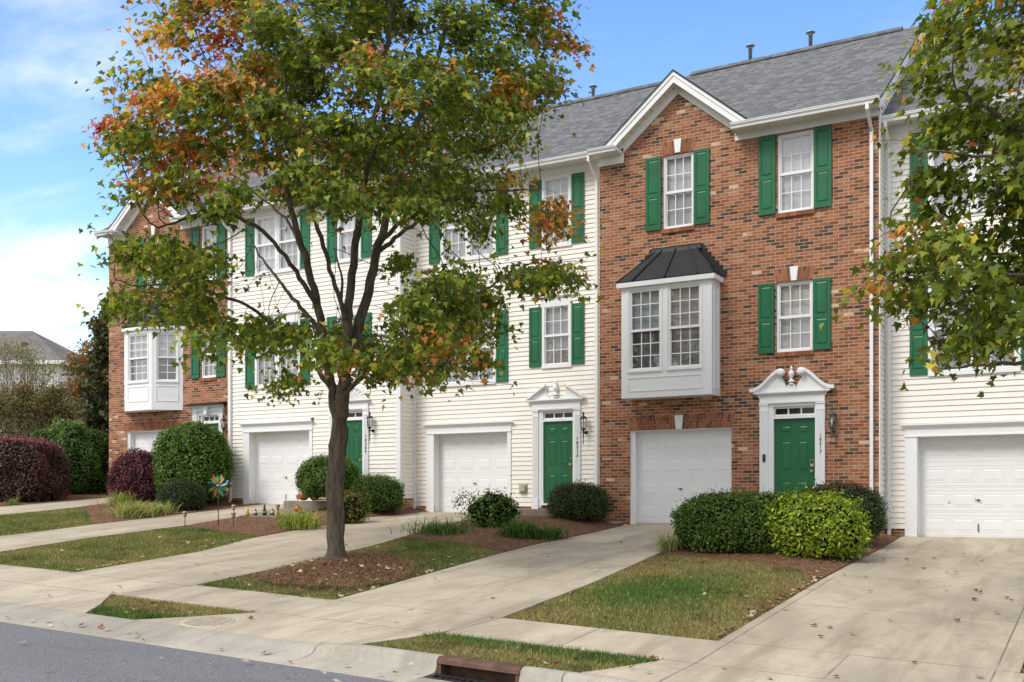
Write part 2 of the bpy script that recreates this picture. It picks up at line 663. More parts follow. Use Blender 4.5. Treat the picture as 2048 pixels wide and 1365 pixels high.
M['bgroof'] = simple('old_shingle', (0.17, 0.15, 0.135), 0.9, 0.25, 0.5, 0.1)
# ------------------------------------------------------------------ the lie of the land
# x runs along the row of houses, y points from the camera towards them, z is up; the camera stands at the origin


def sstep(x, a, b):
    t = np.clip((np.asarray(x, dtype=float) - a) / (b - a), 0, 1)
    return t * t * (3 - 2 * t)


HOUSE_EDGES = (-28.42, -22.37, -16.24, -10.45, -4.19, 1.96)
HOUSE_Z = (0.02, -0.20, -0.40, -0.60, -0.82)


def floor_z(x):
    z = np.full(np.shape(np.asarray(x, dtype=float)), HOUSE_Z[0])
    for e, a, b in zip(HOUSE_EDGES[1:-1], HOUSE_Z[:-1], HOUSE_Z[1:]):
        z = z + (b - a) * sstep(x, e - 0.5, e + 0.5)
    return z


def curb_raise(x):
    return sstep(x, -8.3, -6.9) * (1 - sstep(x, -3.95, -3.35)) + sstep(x, -0.6, 0.0)


def ground(x, y):
    """height of the ground: falls 8 cm a metre from the houses to the street, 3 cm a metre down the street"""
    x = np.asarray(x, dtype=float)
    y = np.asarray(y, dtype=float)
    plane = -0.852 - 0.0333 * np.clip(x, -60, 30) - 0.08 * (22.3 - np.clip(y, 8.0, 22.3))
    w = sstep(y, 15.5, 21.3) * sstep(x, -29.5, -28.2) * (1 - sstep(x, 1.5, 3.0))
    z = plane + w * (floor_z(x) - (-0.852 - 0.0333 * np.clip(x, -60, 30)))
    z = z + curb_raise(x) * 0.08 * np.clip(1 - (y - 8.95) / 1.15, 0, 1) * (y > 8.5)
    mound = 0.055 * np.exp(-(((x + 11.25) / 1.0) ** 2 + ((y - 13.5) / 1.25) ** 2)) * sstep(x, -12.15, -11.6)
    return z + mound


def gz(x, y):
    return float(ground(x, y))


# ------------------------------------------------------------------ house pieces (local: facade at y=0 facing -y, z=0 at the garage floor)


def wall_grid(mb, x0, x1, z0, z1, holes, y=0.0, mi=0, depth=0.12, rmi=None):
    xs = sorted({x0, x1, *[h[0] for h in holes], *[h[1] for h in holes]})
    zs = sorted({z0, z1, *[h[2] for h in holes], *[h[3] for h in holes]})
    xs = [x for x in xs if x0 <= x <= x1]
    zs = [z for z in zs if z0 <= z <= z1]
    for i in range(len(xs) - 1):
        for j in range(len(zs) - 1):
            cx, cz = (xs[i] + xs[i + 1]) / 2, (zs[j] + zs[j + 1]) / 2
            if any(h[0] < cx < h[1] and h[2] < cz < h[3] for h in holes):
                continue
            mb.poly([(xs[i], y, zs[j]), (xs[i + 1], y, zs[j]), (xs[i + 1], y, zs[j + 1]), (xs[i], y, zs[j + 1])], mi)
    rm = mi if rmi is None else rmi
    for a, b, c, d in holes:
        e = y + depth
        mb.poly([(a, y, c), (a, y, d), (a, e, d), (a, e, c)], rm)
        mb.poly([(b, y, d), (b, y, c), (b, e, c), (b, e, d)], rm)
        mb.poly([(a, y, d), (b, y, d), (b, e, d), (a, e, d)], rm)
        mb.poly([(b, y, c), (a, y, c), (a, e, c), (b, e, c)], rm)


LAP, LIP = 0.1143, 0.019


def lap_course(mb, span, place, z0, z1, base, mi=0):
    """one strip of lap siding: out at the bottom, in at the top, with its small underside"""
    o0 = LIP * (1 - (z0 - base) / LAP)
    o1 = LIP * (1 - (z1 - base) / LAP)
    a, b = span
    mb.poly([place(a, o0, z0), place(b, o0, z0), place(b, o1, z1), place(a, o1, z1)], mi)
    if z0 - base < 1e-6:
        mb.poly([place(a, 0, z0), place(b, 0, z0), place(b, o0, z0), place(a, o0, z0)], mi)


def siding_wall(mb, x0, x1, z0, z1, holes, y=0.0):
    def place(x, o, z):
        return (x, y - o, z)
    n = math.ceil((z1 - z0) / LAP)
    for k in range(n):
        base = z0 + k * LAP
        top = min(base + LAP, z1)
        cuts = sorted({base, top, *[h[2] for h in holes if base < h[2] < top], *[h[3] for h in holes if base < h[3] < top]})
        for za, zb in zip(cuts[:-1], cuts[1:]):
            zc = (za + zb) / 2
            spans = [(x0, x1)]
            for h in holes:
                if h[2] < zc < h[3]:
                    new = []
                    for a, b in spans:
                        if h[1] <= a or h[0] >= b:
                            new.append((a, b))
                        else:
                            if h[0] > a:
                                new.append((a, h[0]))
                            if h[1] < b:
                                new.append((h[1], b))
                    spans = new
            for s in spans:
                lap_course(mb, s, place, za, zb, base)


EAVE_Z, PITCH, RIDGE_Y, OVER = 8.58, 0.655, 5.0, 0.42
RIDGE_Z = EAVE_Z + PITCH * (RIDGE_Y + OVER)
DEPTH = 2 * RIDGE_Y


def set_eave(z):
    global EAVE_Z, RIDGE_Z
    EAVE_Z = z
    RIDGE_Z = EAVE_Z + PITCH * (RIDGE_Y + OVER)


def side_wall(mb, x, sgn, z0, y0=0.0):
    def place(y, o, z):
        return (x + sgn * o, y, z)
    n = math.ceil((RIDGE_Z - 0.06 - z0) / LAP)
    for k in range(n):
        za, zb = z0 + k * LAP, min(z0 + (k + 1) * LAP, RIDGE_Z - 0.06)
        zm = zb
        cut = max(0.0, (zm - (EAVE_Z - 0.06 + PITCH * OVER)) / PITCH)
        if DEPTH - cut <= y0 + cut:
            break
        a, b = max(y0, cut), DEPTH - cut
        lap_course(mb, (a, b), place, za, zb, za)


def add_window(root, x0, x1, z0, z1, y, blind='blind_lo', cols=3, rows=2, glass='glass', name='window', matx=None, lower='', fw=0.05, parts=('glass_pane', 'blind')):
    """double-hung window: frame, two sashes with muntins; pane and blind are its sub-parts"""
    mb, gl, bl = MB(), MB(), MB()
    d = 0.09
    mb.box(x0, x0 + fw, y, y + d, z0, z1)
    mb.box(x1 - fw, x1, y, y + d, z0, z1)
    mb.box(x0 + fw, x1 - fw, y, y + d, z1 - fw, z1)
    mb.box(x0 + fw, x1 - fw, y - 0.015, y + d, z0, z0 + fw)
    zm = (z0 + z1) / 2
    a, b = x0 + fw, x1 - fw
    for k, (c, e, yy) in enumerate(((zm, z1 - fw, y + 0.022), (z0 + fw, zm, y + 0.045))):
        sw = 0.028
        mb.box(a, a + sw, yy, yy + 0.03, c, e)
        mb.box(b - sw, b, yy, yy + 0.03, c, e)
        mb.box(a + sw, b - sw, yy, yy + 0.03, e - sw, e)
        mb.box(a + sw, b - sw, yy, yy + 0.03, c, c + sw)
        p, q, r, s = a + sw, b - sw, c + sw, e - sw
        for i in range(1, cols):
            x = p + (q - p) * i / cols
            mb.box(x - 0.009, x + 0.009, yy + 0.008, yy + 0.024, r, s)
        for i in range(1, rows):
            z = r + (s - r) * i / rows
            mb.box(p, q, yy + 0.0095, yy + 0.0225, z - 0.009, z + 0.009)
        gl.poly([(p, yy + 0.016, r), (q, yy + 0.016, r), (q, yy + 0.016, s), (p, yy + 0.016, s)])
    mb.box(a - 0.005, b + 0.005, y + 0.012, y + 0.02, zm - 0.03, zm + 0.03)
    # inside: blind in front of a dark room
    yb = y + 0.115
    if lower:
        bl.poly([(a, yb, zm - 0.02), (b, yb, zm - 0.02), (b, yb, z1), (a, yb, z1)], 0)
        bl.poly([(a, yb + 0.05, z0), (b, yb + 0.05, z0), (b, yb + 0.05, zm), (a, yb + 0.05, zm)], 1)
    else:
        bl.poly([(a, yb, z0), (b, yb, z0), (b, yb, z1), (a, yb, z1)], 0)
        bl.poly([(a, y + 0.066, z0 + fw), (b, y + 0.066, z0 + fw), (b, y + 0.066, zm), (a, y + 0.066, zm)], 2)
    if matx is not None:
        for m in (mb, gl, bl):
            m.v = [tuple(matx @ Vector(p)) for p in m.v]
    w = mb.build(name, M['white'], root)
    gl.build(parts[0], M[glass], w)
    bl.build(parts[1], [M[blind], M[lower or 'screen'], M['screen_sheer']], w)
    return w


def n_sheer():
    n = Nodes('insect_screen')
    n.n.remove(n.b)
    t = n.new('ShaderNodeBsdfTransparent')
    df = n.new('ShaderNodeBsdfDiffuse')
    df.inputs['Color'].default_value = (0.30, 0.30, 0.30, 1)
    mx = n.new('ShaderNodeMixShader')
    mx.inputs[0].default_value = 0.22
    n.l.new(t.outputs[0], mx.inputs[1])
    n.l.new(df.outputs[0], mx.inputs[2])
    n.l.new(mx.outputs[0], n.out.inputs['Surface'])
    return n.mat


M['screen_sheer'] = n_sheer()


def add_shutter(root, x0, x1, z0, z1, y):
    mb = MB()
    mb.box(x0, x1, y - 0.026, y, z0, z1)
    st = 0.055
    zm = z0 + (z1 - z0) * 0.47
    f = y - 0.026
    mb.box(x0, x0 + st, f - 0.012, f, z0, z1)
    mb.box(x1 - st, x1, f - 0.012, f, z0, z1)
    mb.box(x0 + st, x1 - st, f - 0.0118, f, z0, z0 + 0.11)
    mb.box(x0 + st, x1 - st, f - 0.0118, f, z1 - 0.065, z1)
    mb.box(x0 + st, x1 - st, f - 0.0118, f, zm - 0.045, zm + 0.045)
    mb.frust(x0 + st + 0.012, x1 - st - 0.012, z0 + 0.122, zm - 0.057, f, 0.012, 0.028)
    mb.frust(x0 + st + 0.012, x1 - st - 0.012, zm + 0.057, z1 - 0.077, f, 0.012, 0.028)
    return mb.build('shutter', M['green'], root)


def add_garage_door(root, x0, x1, z1, y, lock_x=0.5, pull=False, sticker=False):
    mb = MB()
    w, h = x1 - x0, z1 / 4
    for r in range(4):
        a, b = r * h, (r + 1) * h
        mb.box(x0, x1, y, y + 0.05, a + 0.004, b - 0.004)
        mb.box(x0, x1, y + 0.004, y + 0.046, b - 0.004, b + 0.004)
        for zc in (a + 0.05, b - 0.05):
            mb.box(x0, x1, y - 0.0045, y, zc - 0.008, zc + 0.008)
        pw = w / 4
        for c in range(4):
            p, q = x0 + c * pw + 0.062, x0 + (c + 1) * pw - 0.062
            lo, hi = a + 0.115, b - 0.115
            fr = 0.012
            mb.box(p, q, y - 0.005, y, lo, lo + fr)
            mb.box(p, q, y - 0.005, y, hi - fr, hi)
            mb.box(p, p + fr, y - 0.0048, y, lo + fr, hi - fr)
            mb.box(q - fr, q, y - 0.0048, y, lo + fr, hi - fr)
            mb.frust(p + 0.022, q - 0.022, lo + 0.022, hi - 0.022, y - 0.0, 0.0075, 0.035)
    o = mb.build('garage_door', M['white_door'], root)
    hb = MB()
    xh, zh = x0 + w * lock_x, h * 1.5
    hb.lathe([(0.022, 0), (0.022, 0.012), (0.012, 0.014), (0.012, 0.03)], (xh, y, zh), 10, axis='y')
    hb.tube([(xh - 0.06, y - 0.034, zh + 0.012), (xh, y - 0.034, zh), (xh + 0.05, y - 0.034, zh - 0.006)], 0.009, 6)
    hb.build('handle', M['iron'], o)
    if pull:
        pb = MB()
        pb.tube([(xh, y, 0.28), (xh, y - 0.035, 0.26), (xh, y - 0.035, 0.14), (xh, y, 0.12)], 0.010, 6)
        pb.build('pull_handle', M['iron'], o)
    if sticker:
        sb = MB()
        xs = x0 + w * 0.25
        sb.ext([(xs - 0.03, h * 1.5 - 0.06), (xs + 0.03, h * 1.5 - 0.06), (xs, h * 1.5)], y - 0.008, y - 0.002)
        sb.build('sticker', M['yellow'], o)
    return o


M['yellow'] = simple('yellow_plastic', (0.62, 0.52, 0.05), 0.5, 0.05)


def six_panel_door(root, x0, x1, z0, z1, y, deadbolt=True, brassy=True, keypad=False):
    mb = MB()
    mb.box(x0, x1, y, y + 0.045, z0, z1)
    w = x1 - x0
    pw = w * 0.27
    for xc in (x0 + w * 0.295, x0 + w * 0.705):
        for a, b in ((0.10, 0.36), (0.46, 0.775), (0.845, 0.935)):
            p, q = xc - pw / 2, xc + pw / 2
            lo, hi = z0 + (z1 - z0) * a, z0 + (z1 - z0) * b
            fr = 0.014
            mb.box(p, q, y - 0.006, y, lo, lo + fr)
            mb.box(p, q, y - 0.006, y, hi - fr, hi)
            mb.box(p, p + fr, y - 0.0055, y, lo + fr, hi - fr)
            mb.box(q - fr, q, y - 0.0055, y, lo + fr, hi - fr)
            mb.frust(p + 0.035, q - 0.035, lo + 0.035, hi - 0.035, y, 0.009, 0.02)
    o = mb.build('front_door', M['door_green'], root)
    hb = MB()
    xh = x1 - 0.075
    zk = z0 + 0.95
    hb.lathe([(0.03, 0), (0.03, 0.008), (0.012, 0.012), (0.012, 0.04), (0.028, 0.05), (0.031, 0.065), (0.022, 0.08)], (xh, y, zk), 12, axis='y')
    hb.build('door_knob', M['brass'], o)
    if keypad:
        kb = MB()
        kb.box(xh - 0.033, xh + 0.033, y - 0.022, y, zk + 0.10, zk + 0.24, 0)
        kb.box(xh - 0.025, xh + 0.025, y - 0.027, y - 0.022, zk + 0.155, zk + 0.232, 1)
        kb.build('keypad_lock', [M['steel'], M['iron']], o)
    elif deadbolt:
        kb = MB()
        kb.lathe([(0.028, 0), (0.028, 0.012), (0.014, 0.018), (0.012, 0.03)], (xh, y, zk + 0.15), 12, axis='y')
        kb.build('deadbolt', M['brass'], o)
    return o


def add_transom(root, x0, x1, z0, z1, y):
    mb, g = MB(), MB()
    fw = 0.035
    mb.box(x0, x1, y, y + 0.06, z0 - fw, z0)
    mb.box(x0, x1, y, y + 0.06, z1, z1 + fw)
    mb.box(x0 - fw, x0, y, y + 0.06, z0 - fw, z1 + fw)
    mb.box(x1, x1 + fw, y, y + 0.06, z0 - fw, z1 + fw)
    for i in (1, 2):
        xc = x0 + (x1 - x0) * i / 3
        mb.box(xc - 0.013, xc + 0.013, y + 0.01, y + 0.05, z0, z1)
    o = mb.build('transom_window', M['white'], root)
    g.poly([(x0, y + 0.03, z0), (x1, y + 0.03, z0), (x1, y + 0.03, z1), (x0, y + 0.03, z1)], 0)
    g.poly([(x0, y + 0.08, z0), (x1, y + 0.08, z0), (x1, y + 0.08, z1), (x0, y + 0.08, z1)], 1)
    g.build('glass_pane', [M['glass_transom'], M['dark_room']], o)
    return o


def pilaster(mb, x0, x1, z0, z1, y):
    mb.box(x0, x1, y - 0.05, y, z0, z1)
    mb.box(x0 - 0.012, x1 + 0.012, y - 0.066, y, z0, z0 + 0.26)
    mb.box(x0 - 0.012, x1 + 0.012, y - 0.066, y, z1 - 0.035, z1)
    mb.box(x0 - 0.008, x1 + 0.008, y - 0.060, y, z1 - 0.17, z1 - 0.145)
    w = x1 - x0
    n = 5
    for i in range(n):                                   # flutes read as thin ribs
        a = x0 + 0.018 + (w - 0.036) * i / n
        b = a + (w - 0.036) / n * 0.55
        mb.box(a, b, y - 0.057, y - 0.05, z0 + 0.27, z1 - 0.18)


def cornice(mb, x0, x1, z0, z1, y, out, ends=True):
    """stepped crown moulding, growing outward upwards"""
    prof = [(0.0, z0), (-out * 0.25, z0), (-out * 0.3, z0 + (z1 - z0) * 0.3), (-out * 0.62, z0 + (z1 - z0) * 0.55), (-out * 0.9, z0 + (z1 - z0) * 0.72), (-out, z0 + (z1 - z0) * 0.76), (-out, z1), (0.0, z1)]
    i = len(mb.v)
    n = len(prof)
    for (yy, zz) in prof:
        mb.v.append((x0 + yy * 0.9, y + yy, zz))
    for (yy, zz) in prof:
        mb.v.append((x1 - yy * 0.9, y + yy, zz))
    mb.f.append(tuple(range(i, i + n)))
    mb.f.append(tuple(range(i + 2 * n - 1, i + n - 1, -1)))
    mb.m += [0, 0]
    mb.s += [False, False]
    for k in range(n):
        k2 = (k + 1) % n
        mb.f.append((i + k, i + n + k, i + n + k2, i + k2))
        mb.m.append(0)
        mb.s.append(False)


def urn(mb, x, y, z, h):
    s = h / 0.42
    prof = [(0.075, 0), (0.075, 0.025), (0.05, 0.03), (0.045, 0.055), (0.10, 0.065), (0.09, 0.085), (0.04, 0.115), (0.03, 0.14), (0.055, 0.17), (0.078, 0.215), (0.08, 0.27),
            (0.066, 0.285), (0.066, 0.30), (0.03, 0.315), (0.026, 0.34), (0.04, 0.36), (0.042, 0.38), (0.025, 0.405), (0.005, 0.42)]
    mb.lathe([(r * s * 0.82, z_ * s) for r, z_ in prof], (x, y, z), 14)


def door_surround(root, kind, xl0, xl1, xr0, xr1, z0, zcap, ped):
    """pilasters, entablature and a pediment of one of four kinds"""
    mb = MB()
    y = 0.0
    pilaster(mb, xl0, xl1, z0, zcap, y)
    pilaster(mb, xr0, xr1, z0, zcap, y)
    # casing between pilasters and door
    mb.box(xl1, xl1 + 0.07, y - 0.02, y + 0.11, z0 + 0.02, zcap)
    mb.box(xr0 - 0.02, xr0, y - 0.02, y + 0.11, z0 + 0.02, zcap)
    mb.box(xl1 + 0.07, xr0 - 0.02, y - 0.019, y + 0.11, ped['head'], zcap)
    # entablature
    zt = ped['base']
    mb.box(xl0 - 0.002, xr1 + 0.002, y - 0.070, y, zcap + 0.0, zcap + 0.035)
    mb.box(xl0 + 0.002, xr1 - 0.002, y - 0.056, y, zcap + 0.035, zt - 0.10)
    cornice(mb, xl0, xr1, zt - 0.10, zt + 0.012, y, 0.13)
    xc = (xl0 + xr1) / 2
    half = (xr1 - xl0) / 2
    if kind == 'swan':
        # solid swan-neck scrolls as extruded outlines, with a raised moulding along the upper edge
        W2, H = half + 0.20, 0.50
        up = []
        for i in range(21):
            t = i / 20
            xx = -W2 + (W2 - 0.20) * t
            zz = 0.10 + (H - 0.10) * (0.5 - 0.5 * math.cos(math.pi * min(1, t * 1.02) ** 1.15))
            up.append((xx, zz))
        for sgn in (-1, 1):
            low = []
            for i in range(13):
                t = i / 12
                a = math.pi * 0.5 * t
                low.append((-0.20 + 0.10 * math.sin(a) * 1.0, 0.30 - 0.20 * math.sin(a) - 0.0 * t))
            outline = [(-W2 + 0.14, 0.012), (-0.06, 0.012), (-0.06, 0.09)] + [(x_, z_) for x_, z_ in reversed(low)] + [(-0.215, H - 0.03)] + [(x_, z_ - 0.03) for x_, z_ in reversed(up[:-1]) if x_ > -W2 + 0.06]
            pts = [(xc - sgn * p[0] * -1, zt + p[1]) for p in outline]
            mb.ext(pts if sgn > 0 else pts[::-1], y - 0.05, y)
            for w_, out, off in ((0.075, 0.13, 0.0), (0.045, 0.09, -0.07)):
                for i in range(20):
                    (xa, za), (xb, zb) = up[i], up[i + 1]
                    if off < 0 and i < 2:
                        continue
                    q = [(xa, za + off - w_), (xb, zb + off - w_), (xb, zb + off), (xa, za + off)]
                    q = [(xc + sgn * p[0], zt + p[1]) for p in q]
                    mb.ext(q if sgn > 0 else q[::-1], y - out, y - 0.048)
            mb.lathe([(0.085, 0.0), (0.085, 0.10), (0.06, 0.105), (0.055, 0.12), (0.03, 0.125)], (xc + sgn * -0.215, y - 0.045, zt + H - 0.085), 18, axis='y')
        mb.box(xc - 0.085, xc + 0.085, y - 0.075, y, zt + 0.012, zt + 0.15)
        urn(mb, xc, y - 0.06, zt + 0.15, 0.40)
    elif kind == 'broken':
        H, W2, gap = 0.345, half + 0.12, 0.26
        s = H / (W2 - gap)
        for sgn in (-1, 1):
            tri = [(-W2, 0.012), (-gap + 0.10, 0.012), (-gap + 0.06, 0.10), (-gap + 0.0, 0.12), (-gap - 0.02, 0.2), (-gap, H)]
            pts = [(xc + sgn * p[0], zt + p[1]) for p in tri]
            mb.ext(pts if sgn > 0 else pts[::-1], y - 0.045, y)
            for w_, out, off in ((0.045, 0.13, 0.0), (0.035, 0.085, -0.042)):
                q = [(-W2 - 0.02, 0.045 + off - w_), (-gap, H + 0.045 + off - w_), (-gap, H + 0.045 + off), (-W2 - 0.02, 0.045 + off)]
                q = [(xc + sgn * p[0], zt + p[1]) for p in q]
                mb.ext(q if sgn > 0 else q[::-1], y - out, y - 0.043)
        mb.box(xc - 0.11, xc + 0.11, y - 0.05, y, zt + 0.012, zt + 0.045)
        urn(mb, xc, y - 0.06, zt + 0.045, 0.42)
    elif kind == 'lunette':
        W2, H = half + 0.04, 0.40
        arc = [(W2 * math.cos(math.pi * i / 24), H * math.sin(math.pi * i / 24)) for i in range(25)]
        mb.ext([(xc + p[0], zt + 0.012 + p[1]) for p in arc], y - 0.035, y)
        for i in range(24):
            (xa, za), (xb, zb) = arc[i], arc[i + 1]
            k = 0.86
            q = [(xc + xa * k, zt + 0.012 + za * k), (xc + xa, zt + 0.012 + za), (xc + xb, zt + 0.012 + zb), (xc + xb * k, zt + 0.012 + zb * k)]
            mb.ext(q, y - 0.085, y - 0.034)
        for i in range(1, 12):                           # sunburst ribs
            a = math.pi * i / 12
            ca, sa_ = math.cos(a), math.sin(a)
            p0 = (xc + 0.10 * ca, zt + 0.02 + 0.08 * sa_)
            p1 = (xc + W2 * 0.86 * ca, zt + 0.012 + H * 0.86 * sa_)
            nx, nz_ = -sa_, ca
            b0, b1 = 0.006, 0.024
            mb.ext([(p0[0] - nx * b0, p0[1] - nz_ * b0), (p1[0] - nx * b1, p1[1] - nz_ * b1), (p1[0] + nx * b1, p1[1] + nz_ * b1), (p0[0] + nx * b0, p0[1] + nz_ * b0)], y - 0.052, y - 0.034)
        mb.lathe([(0.10, 0), (0.10, 0.03), (0.05, 0.04)], (xc, y - 0.034, zt + 0.03), 14, axis='y')
    elif kind == 'flat':
        mb.ext([(xc - 0.055, zcap - 0.10), (xc + 0.055, zcap - 0.10), (xc + 0.10, zt - 0.01), (xc - 0.10, zt - 0.01)], y - 0.15, y)
    o = mb.build('door_surround', M['white'], root)
    if kind == 'flat':
        rb = MB()
        rb.ext([(0.0, zt + 0.012), (-0.30, zt + 0.012), (-0.30, zt + 0.03), (0.0, zt + 0.10)], xl0 - 0.14, xr1 + 0.14, axis='x')
        rb.build('canopy', M['blackmetal'], o)
    return o


def add_number(root, text, x, ztop, zbot, y):
    n = len(text)
    step = (ztop - zbot) / n
    cu = bpy.data.curves.new('house_number', 'FONT')
    cu.body = '\n'.join(text)
    cu.align_x = 'CENTER'
    cu.size = step * 1.02
    cu.space_line = 0.98
    cu.shear = 0.18
    cu.extrude = 0.004
    cu.offset = 0.0006
    t = bpy.data.objects.new('tmp_number', cu)
    col.objects.link(t)
    dg = bpy.context.evaluated_depsgraph_get()
    me = bpy.data.meshes.new_from_object(t.evaluated_get(dg))
    bpy.data.objects.remove(t)
    me.transform(Matrix.Rotation(R(90), 4, 'X'))
    me.transform(Matrix.Translation((x, y, ztop - step * 0.80)))
    me.materials.clear()
    me.materials.append(M['number'])
    o = bpy.data.objects.new('house_number', me)
    col.objects.link(o)
    o.parent = root
    return o


def add_lantern(root, x, ztop, y=0.0, patina=False):
    """hexagonal carriage lantern on a back plate, long finial tail"""
    mt = M['patina'] if patina else M['iron']
    mb, gl = MB(), MB()
    yc = y - 0.15
    mb.lathe([(0.05, 0), (0.05, 0.015), (0.03, 0.025)], (x, y, ztop - 0.50), 14, axis='y')
    mb.tube([(x, y - 0.02, ztop - 0.50), (x, y - 0.09, ztop - 0.515), (x, yc, ztop - 0.48)], 0.013, 8)
    mb.lathe([(0.004, -0.83), (0.012, -0.80), (0.007, -0.775), (0.010, -0.70), (0.016, -0.55), (0.020, -0.49), (0.05, -0.475), (0.062, -0.455), (0.062, -0.44)], (x, yc, ztop + 0.03), 12)
    mb.lathe([(0.088, -0.175), (0.092, -0.165), (0.06, -0.125), (0.022, -0.105), (0.016, -0.075), (0.034, -0.06), (0.014, -0.035), (0.018, -0.02), (0.003, 0.0)], (x, yc, ztop), 12)
    z0, z1 = ztop - 0.41, ztop - 0.172
    ring0, ring1 = 0.058, 0.080
    for k in range(6):
        a, b = math.pi / 3 * k, math.pi / 3 * (k + 1)
        p0 = (x + ring0 * math.cos(a), yc + ring0 * math.sin(a), z0)
        p1 = (x + ring1 * math.cos(a), yc + ring1 * math.sin(a), z1)
        mb.tube([p0, p1], 0.006, 5)
        q0 = (x + ring0 * math.cos(b), yc + ring0 * math.sin(b), z0)
        q1 = (x + ring1 * math.cos(b), yc + ring1 * math.sin(b), z1)
        gl.poly([p0, q0, q1, p1])
    o = mb.build('wall_lantern', mt, root)
    gl.build('glass', M['lamp_glass'], o)
    bb = MB()
    bb.lathe([(0.012, 0), (0.014, 0.06), (0.026, 0.10), (0.02, 0.14), (0.004, 0.165)], (x, yc, z0), 10)
    bb.build('bulb', M['bulb'], o)
    return o


M['bulb'] = simple('bulb_glass', (0.75, 0.74, 0.70), 0.2, 0.05)


def arch_pieces(root, x0, x1, z0, z1, fan, y=0.0, keystone=True, name='jack_arch', kw=0.10, n=None):
    """bricks on end fanned outward over an opening, on a mortar bed, with a white keystone"""
    mb = MB()
    n = n or max(4, round((x1 - x0) / 0.075))
    xc = (x0 + x1) / 2
    h = z1 - z0
    mb.ext([(x0 - 0.004, z0), (x1 + 0.004, z0), (x1 + fan + 0.004, z1), (x0 - fan - 0.004, z1)], y - 0.003, y + 0.01, 1)
    for i in range(n):
        a0, a1 = x0 + (x1 - x0) * i / n + 0.005, x0 + (x1 - x0) * (i + 1) / n - 0.005
        b0 = xc + (a0 - xc) * (1 + 2 * fan / (x1 - x0))
        b1 = xc + (a1 - xc) * (1 + 2 * fan / (x1 - x0))
        t = 0.62 if i % 2 else 0.36
        for f0, f1 in ((0.0, t - 0.02), (t + 0.02, 1.0)):
            zz0, zz1 = z0 + h * f0, z0 + h * f1
            p0, p1 = a0 + (b0 - a0) * f0, a0 + (b0 - a0) * f1
            q0, q1 = a1 + (b1 - a1) * f0, a1 + (b1 - a1) * f1
            mb.ext([(p0, zz0), (q0, zz0), (q1, zz1), (p1, zz1)], y - 0.011, y + 0.0, 0)
    o = mb.build(name, [M['soldier'], M['mortar']], root)
    if keystone:
        kb = MB()
        kb.ext([(xc - kw * 0.68, z0 - 0.012), (xc + kw * 0.68, z0 - 0.012), (xc + kw * 1.05, z1 + 0.02), (xc - kw * 1.05, z1 + 0.02)], y - 0.035, y)
        kb.build('keystone', M['white'], root)
    return o


def brick_sill(root, x0, x1, z1, y=0.0):
    mb = MB()
    n = round((x1 - x0) / 0.072)
    mb.box(x0, x1, y - 0.03, y + 0.05, z1 - 0.098, z1 - 0.008, 1)
    for i in range(n):
        a0, a1 = x0 + (x1 - x0) * i / n + 0.004, x0 + (x1 - x0) * (i + 1) / n - 0.004
        mb.ext([(y + 0.05, z1 - 0.102), (y - 0.045, z1 - 0.104), (y - 0.045, z1 - 0.012), (y + 0.05, z1)], a0, a1, 0, axis='x')
    return mb.build('window_sill', [M['soldier'], M['mortar']], root)


def gutter_run(root, x0, x1, zt, yf, name='gutter'):
    """K-style gutter: back, floor, curved front with a rolled lip"""
    prof = [(yf, zt - 0.115), (yf - 0.075, zt - 0.115), (yf - 0.085, zt - 0.07), (yf - 0.115, zt - 0.04), (yf - 0.118, zt - 0.008), (yf - 0.128, zt - 0.008), (yf - 0.128, zt + 0.006), (yf - 0.106, zt + 0.006),
            (yf - 0.106, zt - 0.036), (yf - 0.072, zt - 0.066), (yf - 0.068, zt - 0.105), (yf, zt - 0.105)]
    mb = MB()
    mb.ext(prof, x0, x1, axis='x')
    for xx in (x0 + 0.001, x1 - 0.004):
        mb.ext([(yf, zt - 0.114), (yf - 0.074, zt - 0.114), (yf - 0.084, zt - 0.07), (yf - 0.114, zt - 0.04), (yf - 0.114, zt), (yf, zt)], xx, xx + 0.003, axis='x')
    return mb.build(name, M['white'], root)


def downspout(root, x, ztop, zbot, yf, wall_y=0.0, kick=True):
    mb = MB()
    w = 0.032
    path = [(yf - 0.06, ztop), (yf - 0.06, ztop - 0.12), (wall_y - 0.05, ztop - 0.42), (wall_y - 0.05, zbot + 0.12)]
    if kick:
        path += [(wall_y - 0.09, zbot + 0.04), (wall_y - 0.20, zbot)]
    prev = None
    secs = []
    for i, (yy, zz) in enumerate(path):
        secs.append([(x - w, yy - w, zz), (x + w, yy - w, zz), (x + w, yy + w, zz), (x - w, yy + w, zz)])
    for a, b in zip(secs[:-1], secs[1:]):
        for k in range(4):
            k2 = (k + 1) % 4
            mb.poly([b[k], b[k2], a[k2], a[k]])
    mb.poly(secs[0][::-1])
    mb.poly(secs[-1])
    for zz in (ztop - 2.9, ztop - 5.6):                   # straps
        if zz > zbot:
            mb.box(x - w - 0.012, x + w + 0.012, wall_y - 0.086, wall_y - 0.012, zz, zz + 0.03)
    return mb.build('downspout', M['white'], root)


